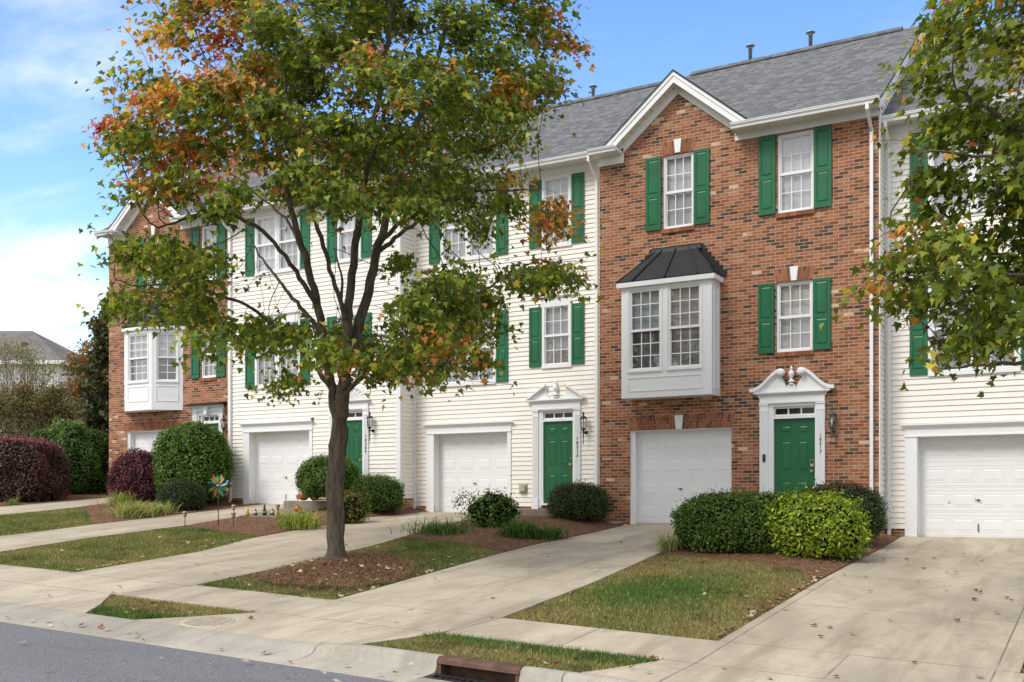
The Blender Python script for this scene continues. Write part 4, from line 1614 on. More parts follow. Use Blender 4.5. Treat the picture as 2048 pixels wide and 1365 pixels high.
def brick_house(xl, yf, z0, W, label, kind, number=None, vents=(), ds=(), sh3=None, zfac=1.0):
    root = empty('brick_townhouse', (xl, yf, z0))
    tag(root, label, 'townhouse', 'attached townhouses in the row')
    first = kind == 'box'
    if first:
        g = (0.77, 3.175, 2.13)
        door = (4.06, 5.02, 0.1, 2.60)
        w3 = [(1.57, 2.305, 6.65, 8.31), (4.18, 4.95, 6.65, 8.33)]
        w2 = (4.155, 4.93, 3.69, 5.18)
    else:
        g = (0.85, 3.30, 2.09)
        door = (4.22, 5.02, 0.1, 2.50)
        w3 = [(1.75, 2.48, 6.58, 8.24), (4.20, 4.90, 6.58, 8.26)]
        w2 = (4.20, 4.88, 3.62, 5.09)
    holes = [(g[0], g[1], -0.7, g[2]), (door[0], door[1], -0.7, door[3])] + w3 + [w2]
    wb = MB()
    top = EAVE_Z - 0.05
    wall_grid(wb, 0.0, W, -0.7, top, holes, 0.0, 0, 0.12)
    wb.poly([(W, 0, -0.7), (W, 0.10, -0.7), (W, 0.10, top), (W, 0, top)], 0)
    wb.poly([(0, 0.10, -0.7), (0, 0, -0.7), (0, 0, top), (0, 0.10, top)], 0)
    if not first:
        wb.poly([(0, DEPTH, -0.7), (0, 0.10, -0.7), (0, 0.10, top), (0, DEPTH, top)], 0)
    wb.build('brick_wall', M['brick'], root)
    sb = MB()
    side_wall(sb, W - 0.012, 1, 0.17, 0.10)
    side_wall(sb, 0.012, -1, 0.17 if first else 8.4, 0.10)
    house_shell_back(sb, W, -0.6, 0)
    sb.build('side_wall', M['siding'], root)
    fb = MB()
    fb.poly([(W - 0.004, 0.1, -0.7), (W - 0.004, DEPTH, -0.7), (W - 0.004, DEPTH, 0.172), (W - 0.004, 0.1, 0.172)], 0)
    fb.build('foundation', M['brick'], root)
    cb = MB()
    cb.box(W - 0.02, W + 0.025, 0.012, 0.11, 0.17, top)
    cb.build('corner_board', M['white'], root)
    gx = (1.95, 10.07, 0.83, 0.12, 3.62) if first else (2.06, 9.98, 0.83, 0.30, 3.72)
    main_roof(root, -0.10, W + 0.12, vents, gx)
    eaves(root, gx[4] - 0.32, W + 0.11, gx[4] - 0.36, W)
    gutter_run(root, gx[4] - 0.30, W + 0.11, EAVE_Z, -OVER)
    front_gable(root, *gx, top - 0.001)
    # windows
    for i, (a, b, c, d) in enumerate(w3):
        add_window(root, a, b, c, d, 0.045, 'blind_hi')
        brick_sill(root, a - 0.02, b + 0.02, c + 0.004)
        wS = 0.355
        add_shutter(root, a - wS - 0.04, a - 0.03, c + 0.0, d - 0.005, -0.008)
        add_shutter(root, b + 0.015, b + wS + 0.02, c + 0.0, d - 0.005, -0.008)
    a, b, c, d = w3[0]
    arch_pieces(root, a, b, d + 0.03, d + 0.30, 0.055, kw=0.085)
    a, b, c, d = w2
    add_window(root, a, b, c, d, 0.045, 'blind_mid')
    brick_sill(root, a - 0.02, b + 0.02, c + 0.004)
    add_shutter(root, a - 0.38, a - 0.035, c - 0.005, d - 0.005, -0.008)
    add_shutter(root, b + 0.015, b + 0.375, c - 0.005, d - 0.005, -0.008)
    if first:
        arch_pieces(root, a, b, d + 0.02, d + 0.285, 0.06, kw=0.085)
    else:
        arch_pieces(root, a, b, d + 0.02, d + 0.23, 0.0, keystone=False, name='soldier_course')
    # garage
    garage_liner(root, g[0], g[1], g[2], 0.22)
    jb = MB()
    jb.box(g[0] + 0.001, g[0] + 0.10, 0.055, 0.219, -0.02, g[2] - 0.021)
    jb.build('garage_jamb', M['white'], root)
    add_garage_door(root, g[0] + 0.10, g[1] - 0.02, g[2] - 0.03, 0.225, lock_x=0.46)
    if first:
        arch_pieces(root, g[0] - 0.01, g[1] + 0.0, g[2] + 0.01, g[2] + 0.29, 0.09, name='garage_arch', kw=0.10)
    else:
        arch_pieces(root, g[0] - 0.12, g[1] + 0.1, g[2] + 0.04, g[2] + 0.27, 0.0, keystone=False, name='garage_arch')
    # bay
    if first:
        add_bay(root, [(0.80, 0.0), (0.80, -0.55), (2.92, -0.55), (2.92, 0.0)], 2.82, 5.30, 5.42,
                dict(wz0=3.43, wz1=5.235, pz0=2.96, pz1=3.27, x0=1.42, x1=2.38, z=6.17, blinds=[('blind_teal', 'screen'), ('blind_mid', 'room_mid')]), [[], [(0.19, 0.955, 3), (1.115, 1.88, 3)], []], 0.085, 3)
    else:
        add_bay(root, [(0.79, 0.0), (1.49, -0.60), (2.72, -0.60), (3.43, 0.0)], 2.68, 5.17, 5.28,
                dict(wz0=3.57, wz1=5.07, pz0=2.95, pz1=3.42, x0=1.72, x1=2.42, z=6.10, blinds=[('blind_mid', 'room_mid'), ('blind_mid', 'room_mid'), ('blind_hi', 'room_dark')]),
                [[(0.15, 0.77, 2)], [(0.17, 1.06, 3)], [(0.15, 0.77, 2)]], 0.085, 4)
    # entrance
    if first:
        six_panel_door(root, 4.105, 4.98, 0.20, 2.27, 0.06, keypad=True)
        add_transom(root, 4.13, 4.955, 2.365, 2.49, 0.035)
        door_surround(root, 'swan', 3.81, 3.99, 5.01, 5.19, 0.05, 2.60, dict(head=2.53, base=2.83))
        fx0, fx1 = 4.06, 5.03
        add_lantern(root, 5.36, 2.475, 0.0, True)
        bb = MB()
        bb.box(3.885, 3.945, -0.075, -0.05, 1.36, 1.52)
        bb.lathe([(0.012, 0), (0.012, 0.006)], (3.915, -0.075, 1.40), 10, axis='y')
        bb.build('doorbell', M['iron'], root)
    else:
        six_panel_door(root, 4.27, 4.98, 0.20, 2.22, 0.06)
        add_transom(root, 4.29, 4.96, 2.31, 2.43, 0.035)
        door_surround(root, 'flat', 3.90, 4.08, 5.01, 5.17, 0.05, 2.60, dict(head=2.47, base=2.76))
        fx0, fx1 = 4.22, 5.03
        add_lantern(root, 5.32, 2.45)
    tb = MB()
    zd = 2.272 if first else 2.222
    tb.box(fx0, fx0 + 0.044, -0.012, 0.10, 0.15, 2.60)
    tb.box(fx1 - 0.049, fx1, -0.012, 0.10, 0.15, 2.60)
    tb.box(fx0 + 0.044, fx1 - 0.049, -0.010, 0.10, zd, zd + 0.05)
    tb.box(fx0, fx1, -0.06, 0.10, 0.12, 0.15)
    tb.build('door_frame', M['white'], root)
    sb2 = MB()
    sb2.box(3.5, 5.6, -1.2, -0.01, -0.35, 0.04)
    sb2.build('entry_step', M['step'], root)
    if number:
        add_number(root, number, 5.10, 1.94, 1.50, -0.060)
    for x in ds:
        downspout(root, x, EAVE_Z - 0.10, 0.0, -OVER)
    return root


M['blind_teal'] = blind_mat('blind_blue_grey', (0.52, 0.60, 0.61))
M['room_mid'] = simple('grey_room', (0.40, 0.385, 0.365), 0.9, 0.5, 1.6)
M['room_dark'] = simple('dark_room_inside', (0.085, 0.085, 0.085), 0.9, 0.6, 1.5)

set_eave(8.60)
siding_house(-4.19, 22.65, -0.82, 6.15, -0.07, 'cream siding townhouse at the right end of the row behind the overhanging maple', None, 'broken', sticker=True, pull=True, lockx=0.5, side_right=True)
set_eave(8.58)
brick_house(-10.45, 22.0, -0.60, 6.26, 'red brick townhouse with square white bay window and swan-neck pediment, number 10217', 'box', '10217', vents=((1.85, 5.6, 0.75), (3.47, 5.6, 0.75)), ds=(6.13,))
siding_house(-16.28, 22.65, -0.40, 5.83, 0.0, 'cream siding townhouse with broken triangular door pediment, number 10213', '10213', 'broken', vents=((1.28, 5.7, 0.72), (2.60, 5.7, 0.72)), ds_right=True, lockx=0.5, blinds=('blind_hi', 'blind_lo'))
set_eave(8.43)
siding_house(-22.37, 22.0, -0.20, 6.16, 0.12, 'cream siding townhouse with sunburst half-round over its door, number 10209', '10209', 'lunette', lockx=0.52, pull=True, w3top=8.19)
set_eave(8.50)
brick_house(-28.42, 22.65, 0.02, 6.05, 'red brick townhouse at the left end with angled white bay window', 'angled', None, ds=())
# ------------------------------------------------------------------ ground, street, pavement


def sheet(name, poly_rows, mat_, lift, kind='structure', thick=0.0, ny=40, nx=14):
    """poly_rows: list of (y, x_left, x_right); a sheet that follows the ground between the two edges"""
    ys = [r[0] for r in poly_rows]
    yy = np.linspace(ys[0], ys[-1], ny)
    xl = np.interp(yy, ys, [r[1] for r in poly_rows])
    xr = np.interp(yy, ys, [r[2] for r in poly_rows])
    t = np.linspace(0, 1, nx)
    X = xl[:, None] + (xr - xl)[:, None] * t[None, :]
    Y = np.repeat(yy[:, None], nx, 1)
    Z = ground(X, Y) + lift
    me = bpy.data.meshes.new(name)
    V = np.stack([X, Y, Z], -1).reshape(-1, 3).tolist()
    F = [(i * nx + j, i * nx + j + 1, (i + 1) * nx + j + 1, (i + 1) * nx + j) for i in range(ny - 1) for j in range(nx - 1)]
    if thick:
        edge = [j for j in range(nx)] + [i * nx + nx - 1 for i in range(1, ny)] + [(ny - 1) * nx + j for j in range(nx - 2, -1, -1)] + [i * nx for i in range(ny - 2, 0, -1)]
        b0 = len(V)
        V += [(V[k][0], V[k][1], V[k][2] - thick) for k in edge]
        n = len(edge)
        F += [(edge[k], b0 + k, b0 + (k + 1) % n, edge[(k + 1) % n]) for k in range(n)]
    me.from_pydata(V, [], F)
    me.materials.append(mat_)
    me.update()
    o = bpy.data.objects.new(name, me)
    col.objects.link(o)
    return tag(o, kind=kind)


def turf_mat():
    n = Nodes('turf_soil')
    p = n.pos()
    a = n.noise(0.9, 5, 0.6, p)
    b = n.noise(9, 5, 0.7, p)
    c = n.ramp(b, [(0.3, (0.055, 0.050, 0.018)), (0.5, (0.11, 0.105, 0.038)), (0.7, (0.20, 0.165, 0.075))])
    c = n.mix(n.range(a, 0.4, 0.65, 0, 0.6), c, (0.05, 0.085, 0.02))
    n.bump(b, 0.5, 0.03)
    return n.done(c, 0.95, 0.1)


def mulch_mat():
    n = Nodes('pine_straw')
    p = n.pos()
    w = n.noise(26, 5, 0.75, n.scaled(p, (1, 0.35, 1), (0, 0, 0.6)), 1.5)
    w2 = n.noise(30, 5, 0.75, n.scaled(p, (0.35, 1, 1), (0, 0, -0.3)), 1.5)
    f = n.math('MULTIPLY', n.math('ADD', w, w2), 0.5)
    c = n.ramp(f, [(0.33, (0.055, 0.032, 0.022)), (0.47, (0.155, 0.085, 0.052)), (0.60, (0.26, 0.150, 0.092)), (0.72, (0.42, 0.28, 0.18))])
    n.bump(f, 0.9, 0.03)
    return n.done(c, 0.95, 0.1)


def asphalt_mat():
    n = Nodes('asphalt')
    p = n.pos()
    g = n.noise(55, 3, 0.7, p)
    g2 = n.noise(130, 2, 0.6, p)
    b = n.noise(0.35, 5, 0.6, n.scaled(p, (0.6, 1.6, 1)))
    c = n.ramp(b, [(0.3, (0.140, 0.141, 0.145)), (0.7, (0.180, 0.180, 0.184))])
    c = n.mix(n.range(g, 0.50, 0.66, 0, 0.6), c, (0.42, 0.42, 0.43))
    c = n.mix(n.range(g2, 0.35, 0.5, 0.55, 0), c, (0.030, 0.031, 0.035))
    cr = n.noise(0.8, 3, 0.5, n.scaled(p, (1, 2.5, 1)), 2.0)
    crack = n.range(n.math('ABSOLUTE', n.math('SUBTRACT', cr, 0.5)), 0.0, 0.006, 0.5, 0.0)
    c = n.mix(crack, c, (0.03, 0.03, 0.033))
    n.bump(n.math('ADD', g, g2), 0.6, 0.008)
    return n.done(c, 0.88, 0.25)


M['turf'] = turf_mat()
M['mulch'] = mulch_mat()
M['asphalt'] = asphalt_mat()
CONC = (0.46, 0.39, 0.295)
M['walk'] = concrete_mat('sidewalk_concrete', CONC, xmod=1.52)
M['drive_a'] = concrete_mat('driveway_concrete_a', CONC, joints_y=(19.4, 16.4, 13.75, 11.2, 10.1), joints_x=((-3.72, 8.9, 16.2), -1.03, (-2.43, 10.1, 11.2)))
M['drive_b'] = concrete_mat('driveway_concrete_b', CONC, joints_y=(18.3, 16.2, 13.95, 11.2, 10.1), joints_x=((-6.85, 10.1, 11.2), (-9.2, 10.1, 11.2)))
M['drive_c'] = concrete_mat('driveway_concrete_c', (0.47, 0.395, 0.30), joints_y=(18.4, 15.2, 12.8, 11.1, 10.1), joints_x=((-12.75, 8.9, 10.1),))
M['kerb'] = concrete_mat('kerb_concrete', (0.38, 0.345, 0.285), grain=2.3, stain=0.35, xmod=3.05)

# the land itself: one sheet out to the horizon, finer near the houses
xs = np.concatenate([[-1500, -600, -250, -120, -80], np.arange(-60, 14.01, 0.4), [20, 40, 90, 250, 600, 1500]])
ys = np.concatenate([[8.955], np.arange(9.3, 24.01, 0.35), [26, 30, 36, 45, 60, 100, 200, 500, 1500]])
GX, GY = np.meshgrid(xs, ys)
GZ = ground(GX, GY) - 0.03
nx_, ny_ = len(xs), len(ys)
me = bpy.data.meshes.new('lawn_ground')
me.from_pydata(np.stack([GX, GY, GZ], -1).reshape(-1, 3).tolist(), [], [(i * nx_ + j, i * nx_ + j + 1, (i + 1) * nx_ + j + 1, (i + 1) * nx_ + j) for i in range(ny_ - 1) for j in range(nx_ - 1)])
me.materials.append(M['turf'])
o = bpy.data.objects.new('ground', me)
col.objects.link(o)
tag(o, kind='structure')

# kerb and gutter: rolled where driveways cross it, upright at the storm drain
kx = np.concatenate([[-1500, -400, -120], np.arange(-60, 12.01, 0.25), [40, 120, 400, 1500]])


def kerb_profile(x):
    r = float(curb_raise(x))
    base = -0.852 - 0.0333 * float(np.clip(x, -60, 30)) - 0.08 * (22.3 - 8.95)
    low = [(8.965, -0.06), (8.965, 0.008), (8.90, 0.004), (8.84, -0.008), (8.77, -0.022), (8.70, -0.040), (8.52, -0.075), (8.24, -0.098), (8.22, -0.18)]
    high = [(8.965, 0.0), (8.965, 0.082), (8.90, 0.088), (8.845, 0.080), (8.81, 0.055), (8.785, -0.045), (8.74, -0.072), (8.24, -0.098), (8.22, -0.18)]
    return [(a[0] * (1 - r) + b[0] * r, base + a[1] * (1 - r) + b[1] * r) for a, b in zip(low, high)]


DRAIN = (-6.02, -5.04)


def kerb_piece(name, x0, x1):
    mb = MB()
    xs_ = [x for x in kx if x0 < x < x1]
    xs_ = [x0] + xs_ + [x1]
    pr = [kerb_profile(x) for x in xs_]
    n = len(pr[0])
    for k in range(len(xs_)):
        mb.v += [(xs_[k], p[0], p[1]) for p in pr[k]]
    for k in range(len(xs_) - 1):
        for j in range(n - 1):
            mb.f.append((k * n + j, k * n + j + 1, (k + 1) * n + j + 1, (k + 1) * n + j))
            mb.m.append(0)
            mb.s.append(2 <= j <= 6)
    for k in (0, len(xs_) - 1):                            # end faces reach down into the ground
        p = [(xs_[k], q[0], q[1]) for q in pr[k]]
        zb = p[-1][2] - 0.35
        mb.poly(p + [(xs_[k], 8.22, zb), (xs_[k], 8.965, zb)])
    return tag(mb.build(name, M['kerb']), kind='structure')


kerb_piece('kerb', -1500, DRAIN[0])
kerb_piece('kerb', DRAIN[1], 1500)

# street: falls with the kerb line, slightly crowned
mb = MB()
sy = [8.225, 7.4, 6.0, 4.0, 2.0, -2.0, -8.0, -40, -1500]
sz = [-0.094, -0.078, -0.05, -0.02, -0.02, -0.08, -0.15, -0.2, -0.2]
for x in kx:
    base = -0.852 - 0.0333 * float(np.clip(x, -60, 30)) - 0.08 * (22.3 - 8.95)
    mb.v += [(x, a, base + b) for a, b in zip(sy, sz)]
n = len(sy)
for k in range(len(kx) - 1):
    for j in range(n - 1):
        mb.f.append((k * n + j, k * n + j + 1, (k + 1) * n + j + 1, (k + 1) * n + j))
        mb.m.append(0)
        mb.s.append(True)
tag(mb.build('street', M['asphalt']), kind='structure')

# pavement and driveways
sheet('sidewalk', [(10.1, -60, 13), (11.2, -60, 13)], M['walk'], 0.004, ny=6, nx=200, thick=0.06)
D21 = [(8.966, -4.45, -0.20), (9.4, -4.28, -0.45), (10.1, -4.05, -0.70), (11.2, -3.85, -0.82), (16.2, -3.83, -0.80), (22.3, -3.80, -0.9), (22.9, -3.75, -0.95)]
D17 = [(8.966, -10.75, -7.12), (9.4, -10.30, -7.00), (10.1, -9.62, -6.85), (11.2, -9.36, -6.68), (13.9, -9.50, -6.78), (17.5, -9.74, -7.10), (21.3, -9.70, -7.16), (22.2, -9.69, -7.20)]
D13 = [(8.966, -17.2, -11.72), (9.4, -16.6, -12.00), (10.1, -15.3, -12.62), (11.1, -14.85, -12.08), (13.9, -14.88, -12.16), (15.8, -15.45, -12.42), (17.8, -15.75, -12.76), (20.4, -16.05, -13.16), (22.0, -15.8, -13.28), (22.9, -15.62, -13.3)]
D09 = [(8.966, -22.8, -18.2), (10.1, -22.0, -18.3), (12.2, -20.8, -18.42), (14.5, -20.72, -18.72), (17.4, -20.90, -18.60), (20.75, -21.15, -18.9), (22.3, -21.35, -19.2)]
D05 = [(8.966, -30.3, -25.0), (12.0, -29.0, -25.6), (15.0, -28.0, -25.3), (18.5, -27.6, -24.85), (20.5, -27.6, -24.95), (22.9, -27.55, -25.15)]
for rows, m in ((D21, 'drive_a'), (D17, 'drive_b'), (D13, 'drive_c'), (D09, 'drive_b'), (D05, 'drive_b')):
    sheet('driveway', rows, M[m], 0.009, ny=70, nx=12, thick=0.05)
sheet('garden_path', [(20.55, -12.55, -11.55), (21.55, -12.55, -11.45)], M['step'], 0.004, ny=4, nx=4, thick=0.05)
# ------------------------------------------------------------------ storm drain and service cover
DX0, DX1 = DRAIN


def pr_high(x):
    return -0.852 - 0.0333 * x - 0.08 * (22.3 - 8.95)


drain = empty('storm_drain', ((DX0 + DX1) / 2, 8.7, pr_high((DX0 + DX1) / 2)))
tag(drain, 'rusty brown steel storm drain inlet set into the kerb', 'storm drain')
drain.rotation_euler = (0, 0.0333, 0)
hw = (DX1 - DX0) / 2
mb = MB()
mb.ext([(0.30, 0.083), (0.16, 0.090), (0.12, 0.085), (0.095, 0.06), (0.085, 0.022), (0.10, 0.022), (0.13, 0.05), (0.30, 0.05)][::-1], -hw + 0.002, hw - 0.002, axis='x')
mb.build('hood', M['rust'] if 'rust' in M else M['iron'], drain)
hood = drain.children[0]
mb = MB()
for a, b in ((-hw + 0.003, -hw + 0.05), (hw - 0.05, hw - 0.003)):
    mb.box(a, b, 0.10, 0.40, -0.30, 0.049)
mb.box(-hw + 0.05, hw - 0.05, 0.27, 0.30, -0.30, 0.049)
mb.box(-hw + 0.003, hw - 0.003, -0.45, 0.40, -0.45, -0.40)
mb.box(-hw + 0.003, hw - 0.003, -0.16, -0.141, -0.40, -0.201)
for a, b in ((-hw + 0.003, -hw + 0.02), (hw - 0.02, hw - 0.003)):
    mb.box(a, b, -0.14, 0.099, -0.40, -0.141)
mb.build('throat', M['iron'], drain)
throat = drain.children[1]
mb = MB()
gy0, gy1 = -0.14, 0.10
mb.box(-hw + 0.003, hw - 0.003, gy0, gy0 + 0.05, -0.13, -0.085)
mb.box(-hw + 0.003, hw - 0.003, gy1 - 0.05, gy1, -0.14, -0.085)
for a in (-hw + 0.003, hw - 0.053):
    mb.box(a, a + 0.05, gy0 + 0.05, gy1 - 0.05, -0.135, -0.086)
nb = 11
for i in range(1, nb):
    xx = -hw + 0.05 + (2 * hw - 0.1) * i / nb
    mb.box(xx - 0.018, xx + 0.018, gy0 + 0.05, gy1 - 0.05, -0.128, -0.088)
mb.build('grate', M['iron'], drain)
grate = drain.children[2]
mb = MB()
mb.box(-hw + 0.003, hw - 0.003, -0.475, -0.142, -0.20, -0.090)
mb.build('apron', M['kerb'], drain)
M['rust'] = simple('rusty_steel', (0.115, 0.062, 0.040), 0.75, 0.45, 7, 0.3, 0.0, 0.3)
M['rust_shaded'] = simple('rusty_steel_shaded', (0.060, 0.033, 0.020), 0.8, 0.5, 6, 0.2, 0.0, 0.3)  # same rust, colour darkened for the shade inside the throat
for o_, m_ in ((hood, 'rust'), (throat, 'rust_shaded'), (grate, 'rust')):
    o_.data.materials.clear()
    o_.data.materials.append(M[m_])
tag(sheet('street_edge', [(8.10, DX0, DX1), (8.245, DX0, DX1)], M['asphalt'], 0.0, ny=2, nx=2)) if False else None

cov = MB()
cx_, cy_ = -9.80, 9.28
cov.lathe([(0.0, 0.0), (0.33, 0.0), (0.33, 0.012), (0.30, 0.014), (0.0, 0.014)][1:], (0, 0, 0), 28)
for i in range(-6, 7):
    xx = i * 0.042
    hh = math.sqrt(max(0, 0.28 ** 2 - xx ** 2))
    cov.box(xx - 0.012, xx + 0.012, -hh, hh, 0.013, 0.022)
c_o = cov.build('utility_cover', simple('worn_iron', (0.44, 0.375, 0.285), 0.8, 0.2, 9))
c_o.location = (cx_, cy_, gz(cx_, cy_) + 0.004)
c_o.rotation_euler = (math.atan(0.08), math.atan(0.0333), 0.2)
tag(c_o, 'round ribbed utility cover set in the driveway apron by the kerb', 'utility cover')

# ------------------------------------------------------------------ beds and turf


def bed(name, rows, lift=0.022):
    return tag(sheet(name, rows, M['mulch'], lift, 'structure', thick=0.05, ny=40, nx=12))


BEDS = {
    'a': [(15.95, -3.92, -3.845), (16.6, -4.4, -3.845), (17.15, -5.2, -3.845), (17.3, -6.9, -3.845), (17.5, -7.10, -3.845), (22.0, -7.19, -3.815)],
    'b': [(16.5, -9.80, -9.70), (16.9, -10.9, -9.72), (17.15, -12.1, -9.74), (17.3, -12.65, -9.75), (18.0, -12.80, -9.75), (20.4, -13.17, -9.72), (22.6, -13.28, -9.70)],
    'c': [(16.2, -15.75, -15.52), (16.5, -17.2, -15.57), (16.8, -18.48, -15.62), (17.4, -18.59, -15.72), (20.4, -18.86, -16.06), (21.98, -19.1, -15.85), (22.6, -16.2, -15.7)],
    'd': [(16.4, -21.2, -20.86), (17.3, -22.4, -20.92), (18.5, -24.2, -21.0), (18.9, -24.85, -21.03), (20.5, -24.93, -21.16), (22.6, -25.1, -21.3)],
    'e': [(17.8, -34, -27.72), (18.5, -36, -27.63), (20.5, -36, -27.63), (22.9, -36, -27.58), (40, -60, -29)],
}
for k, rows in BEDS.items():
    bed('mulch_bed', rows)
bed('mulch_bed', [(12.1, -11.0, -10.7), (12.3, -11.5, -10.4), (12.6, -11.45, -10.15), (12.9, -11.85, -9.98), (13.4, -11.95, -10.15), (13.9, -12.12, -10.05), (14.4, -12.15, -10.6), (14.9, -12.2, -11.15), (15.3, -12.28, -11.9)], 0.008)
bed('mulch_bed', [(12.7, 0.2, 1.0), (13.1, -0.3, 1.6), (14.1, -0.7, 2.0), (15.1, -0.3, 1.6), (15.5, 0.2, 1.0)])

LAWNS = [
    ([(11.24, -6.66, -3.87), (13.9, -6.77, -3.865), (16.0, -6.97, -3.86), (16.6, -7.05, -4.4), (17.15, -7.08, -5.2), (17.35, -7.08, -6.9)], 3000, 'g'),
    ([(11.14, -12.06, -9.39), (13.9, -12.14, -9.53), (15.8, -12.4, -9.67), (16.6, -12.5, -9.82), (17.0, -12.6, -11.2), (17.3, -12.72, -12.6)], 2600, 'm'),
    ([(11.14, -18.35, -14.9), (14.5, -18.7, -14.95), (16.2, -18.6, -15.6), (16.75, -18.55, -17.9)], 2300, 'm'),
    ([(11.3, -25.3, -20.95), (14.5, -25.2, -20.78), (16.3, -25.1, -20.9), (17.3, -25.0, -22.4), (18.8, -24.86, -24.5)], 1700, 'm'),
    ([(9.0, -7.08, -4.42), (9.4, -6.98, -4.26), (10.08, -6.83, -4.08)], 4200, 'g2'),
    ([(9.0, -11.66, -10.85), (9.4, -11.95, -10.35), (10.08, -12.60, -9.66)], 4200, 'd'),
    ([(9.0, -18.15, -17.3), (10.08, -18.25, -15.4)], 2500, 'd'),
    ([(9.0, -0.15, 4.5), (10.08, -0.66, 4.5)], 3000, 'g'),
    ([(11.24, -0.78, 4.5), (16.2, -0.76, 4.5), (20, -0.85, 4.5)], 1500, 'g'),
]


def vnoise(x, y, s, seed=0):
    """smooth value noise on arrays"""
    r = np.random.default_rng(seed)
    tab = r.random((64, 64))
    u, v = x / s + 31.7, y / s + 17.3
    i, j = np.floor(u).astype(int), np.floor(v).astype(int)
    fu, fv = u - i, v - j
    fu, fv = fu * fu * (3 - 2 * fu), fv * fv * (3 - 2 * fv)
    g = lambda a, b: tab[a % 64, b % 64]
    return (g(i, j) * (1 - fu) + g(i + 1, j) * fu) * (1 - fv) + (g(i, j + 1) * (1 - fu) + g(i + 1, j + 1) * fu) * fv


def in_rows(rows, n):
    ys_ = np.array([r[0] for r in rows])
    y0_, y1_ = ys_[0], ys_[-1]
    out = []
    wmax = max(r[2] - r[1] for r in rows)
    xlo, xhi = min(r[1] for r in rows), max(r[2] for r in rows)
    m = int(n)
    y = rng.uniform(y0_, y1_, m)
    x = rng.uniform(xlo, xhi, m)
    keep = (x > np.interp(y, ys_, [r[1] for r in rows])) & (x < np.interp(y, ys_, [r[2] for r in rows]))
    return x[keep], y[keep], (xhi - xlo) * (y1_ - y0_)


def mixc(a, b, t):
    return np.array(a)[None, :] * (1 - t[:, None]) + np.array(b)[None, :] * t[:, None]


gv, gc = [], []
for rows, dens, style in LAWNS:
    area = (max(r[2] for r in rows) - min(r[1] for r in rows)) * (rows[-1][0] - rows[0][0])
    x, y, _ = in_rows(rows, area * dens)
    # ragged edges: blades stray a little over the paving
    x = x + rng.normal(0, 0.022, len(x))
    y = y + rng.normal(0, 0.022, len(y))
    ring = ((x + 10.95) / 1.25) ** 2 + ((y - 13.2) / 1.55) ** 2 + (vnoise(x, y, 0.5, 12) - 0.5) * 0.9
    if style == 'm' and rows[0][1] > -13:
        thin = vnoise(x, y, 0.35, 3)
        keep = (ring > 0.55) & (rng.random(len(x)) < 0.55 * (ring - 0.5)) | (rng.random(len(x)) < 0.05)
        bare = (y < 12.6) & (thin < 0.42)
        keep &= ~(bare & (rng.random(len(x)) < 0.7))
        x, y = x[keep], y[keep]
    n = len(x)
    big = vnoise(x, y, 1.3, 5) * 0.6 + vnoise(x, y, 0.45, 6) * 0.4
    if style == 'g':
        green = np.exp(-(((x + 5.55) / 1.0) ** 2 + ((y - 14.2 - 0.35 * (x + 5.5)) / 1.7) ** 2) * 1.2) * 1.1 + (big - 0.5) * 0.9
        if rows[0][1] > -1:
            green = big
    elif style == 'g2':
        green = sstep(y, 9.5, 9.95) * 1.1 + (big - 0.5) * 0.7 + 0.15
    elif style == 'd':
        green = 1.0 - sstep(y, 9.25, 9.6) + (big - 0.55) * 0.6
    else:
        green = 0.42 + (big - 0.5) * 1.3
    green = np.clip(green, 0, 1)
    c = mixc((0.185, 0.160, 0.065), (0.090, 0.130, 0.030), np.clip(green * 1.6, 0, 1))
    c = c * (1 - np.clip(green - 0.6, 0, 1)[:, None]) + np.array([0.035, 0.105, 0.022])[None, :] * np.clip(green - 0.6, 0, 1)[:, None]
    straw = rng.random(n) < (0.22 - 0.17 * green)
    c[straw] = np.array([0.36, 0.275, 0.13]) * rng.uniform(0.6, 1.15, (straw.sum(), 1))
    dark = rng.random(n) < 0.10
    c[dark] *= 0.45
    blot = vnoise(x, y, 0.22, 9) * vnoise(x, y, 0.8, 10) > 0.42
    c[blot] *= 0.68
    c *= rng.uniform(0.75, 1.5, (n, 1)) * 1.38
    h = rng.uniform(0.022, 0.05, n) * (0.75 + 0.7 * green)
    az = rng.uniform(0, 2 * np.pi, n)
    w = rng.uniform(0.004, 0.0085, n)
    lean = rng.uniform(0.3, 1.5, n) * h
    la = rng.uniform(0, 2 * np.pi, n)
    z = ground(x, y) - 0.028
    P0 = np.stack([x - w * np.cos(az), y - w * np.sin(az), z], -1)
    P1 = np.stack([x + w * np.cos(az), y + w * np.sin(az), z], -1)
    P2 = np.stack([x + lean * np.cos(la), y + lean * np.sin(la), z + h + 0.018], -1)
    gv.append(np.stack([P0, P1, P2], 1))
    gc.append(c)
grass = np_mesh('grass', np.concatenate(gv), np.concatenate(gc), M['bladeleaf'])
tag(grass, 'patchy green and tan autumn turf between the driveways', 'grass', kind='stuff')

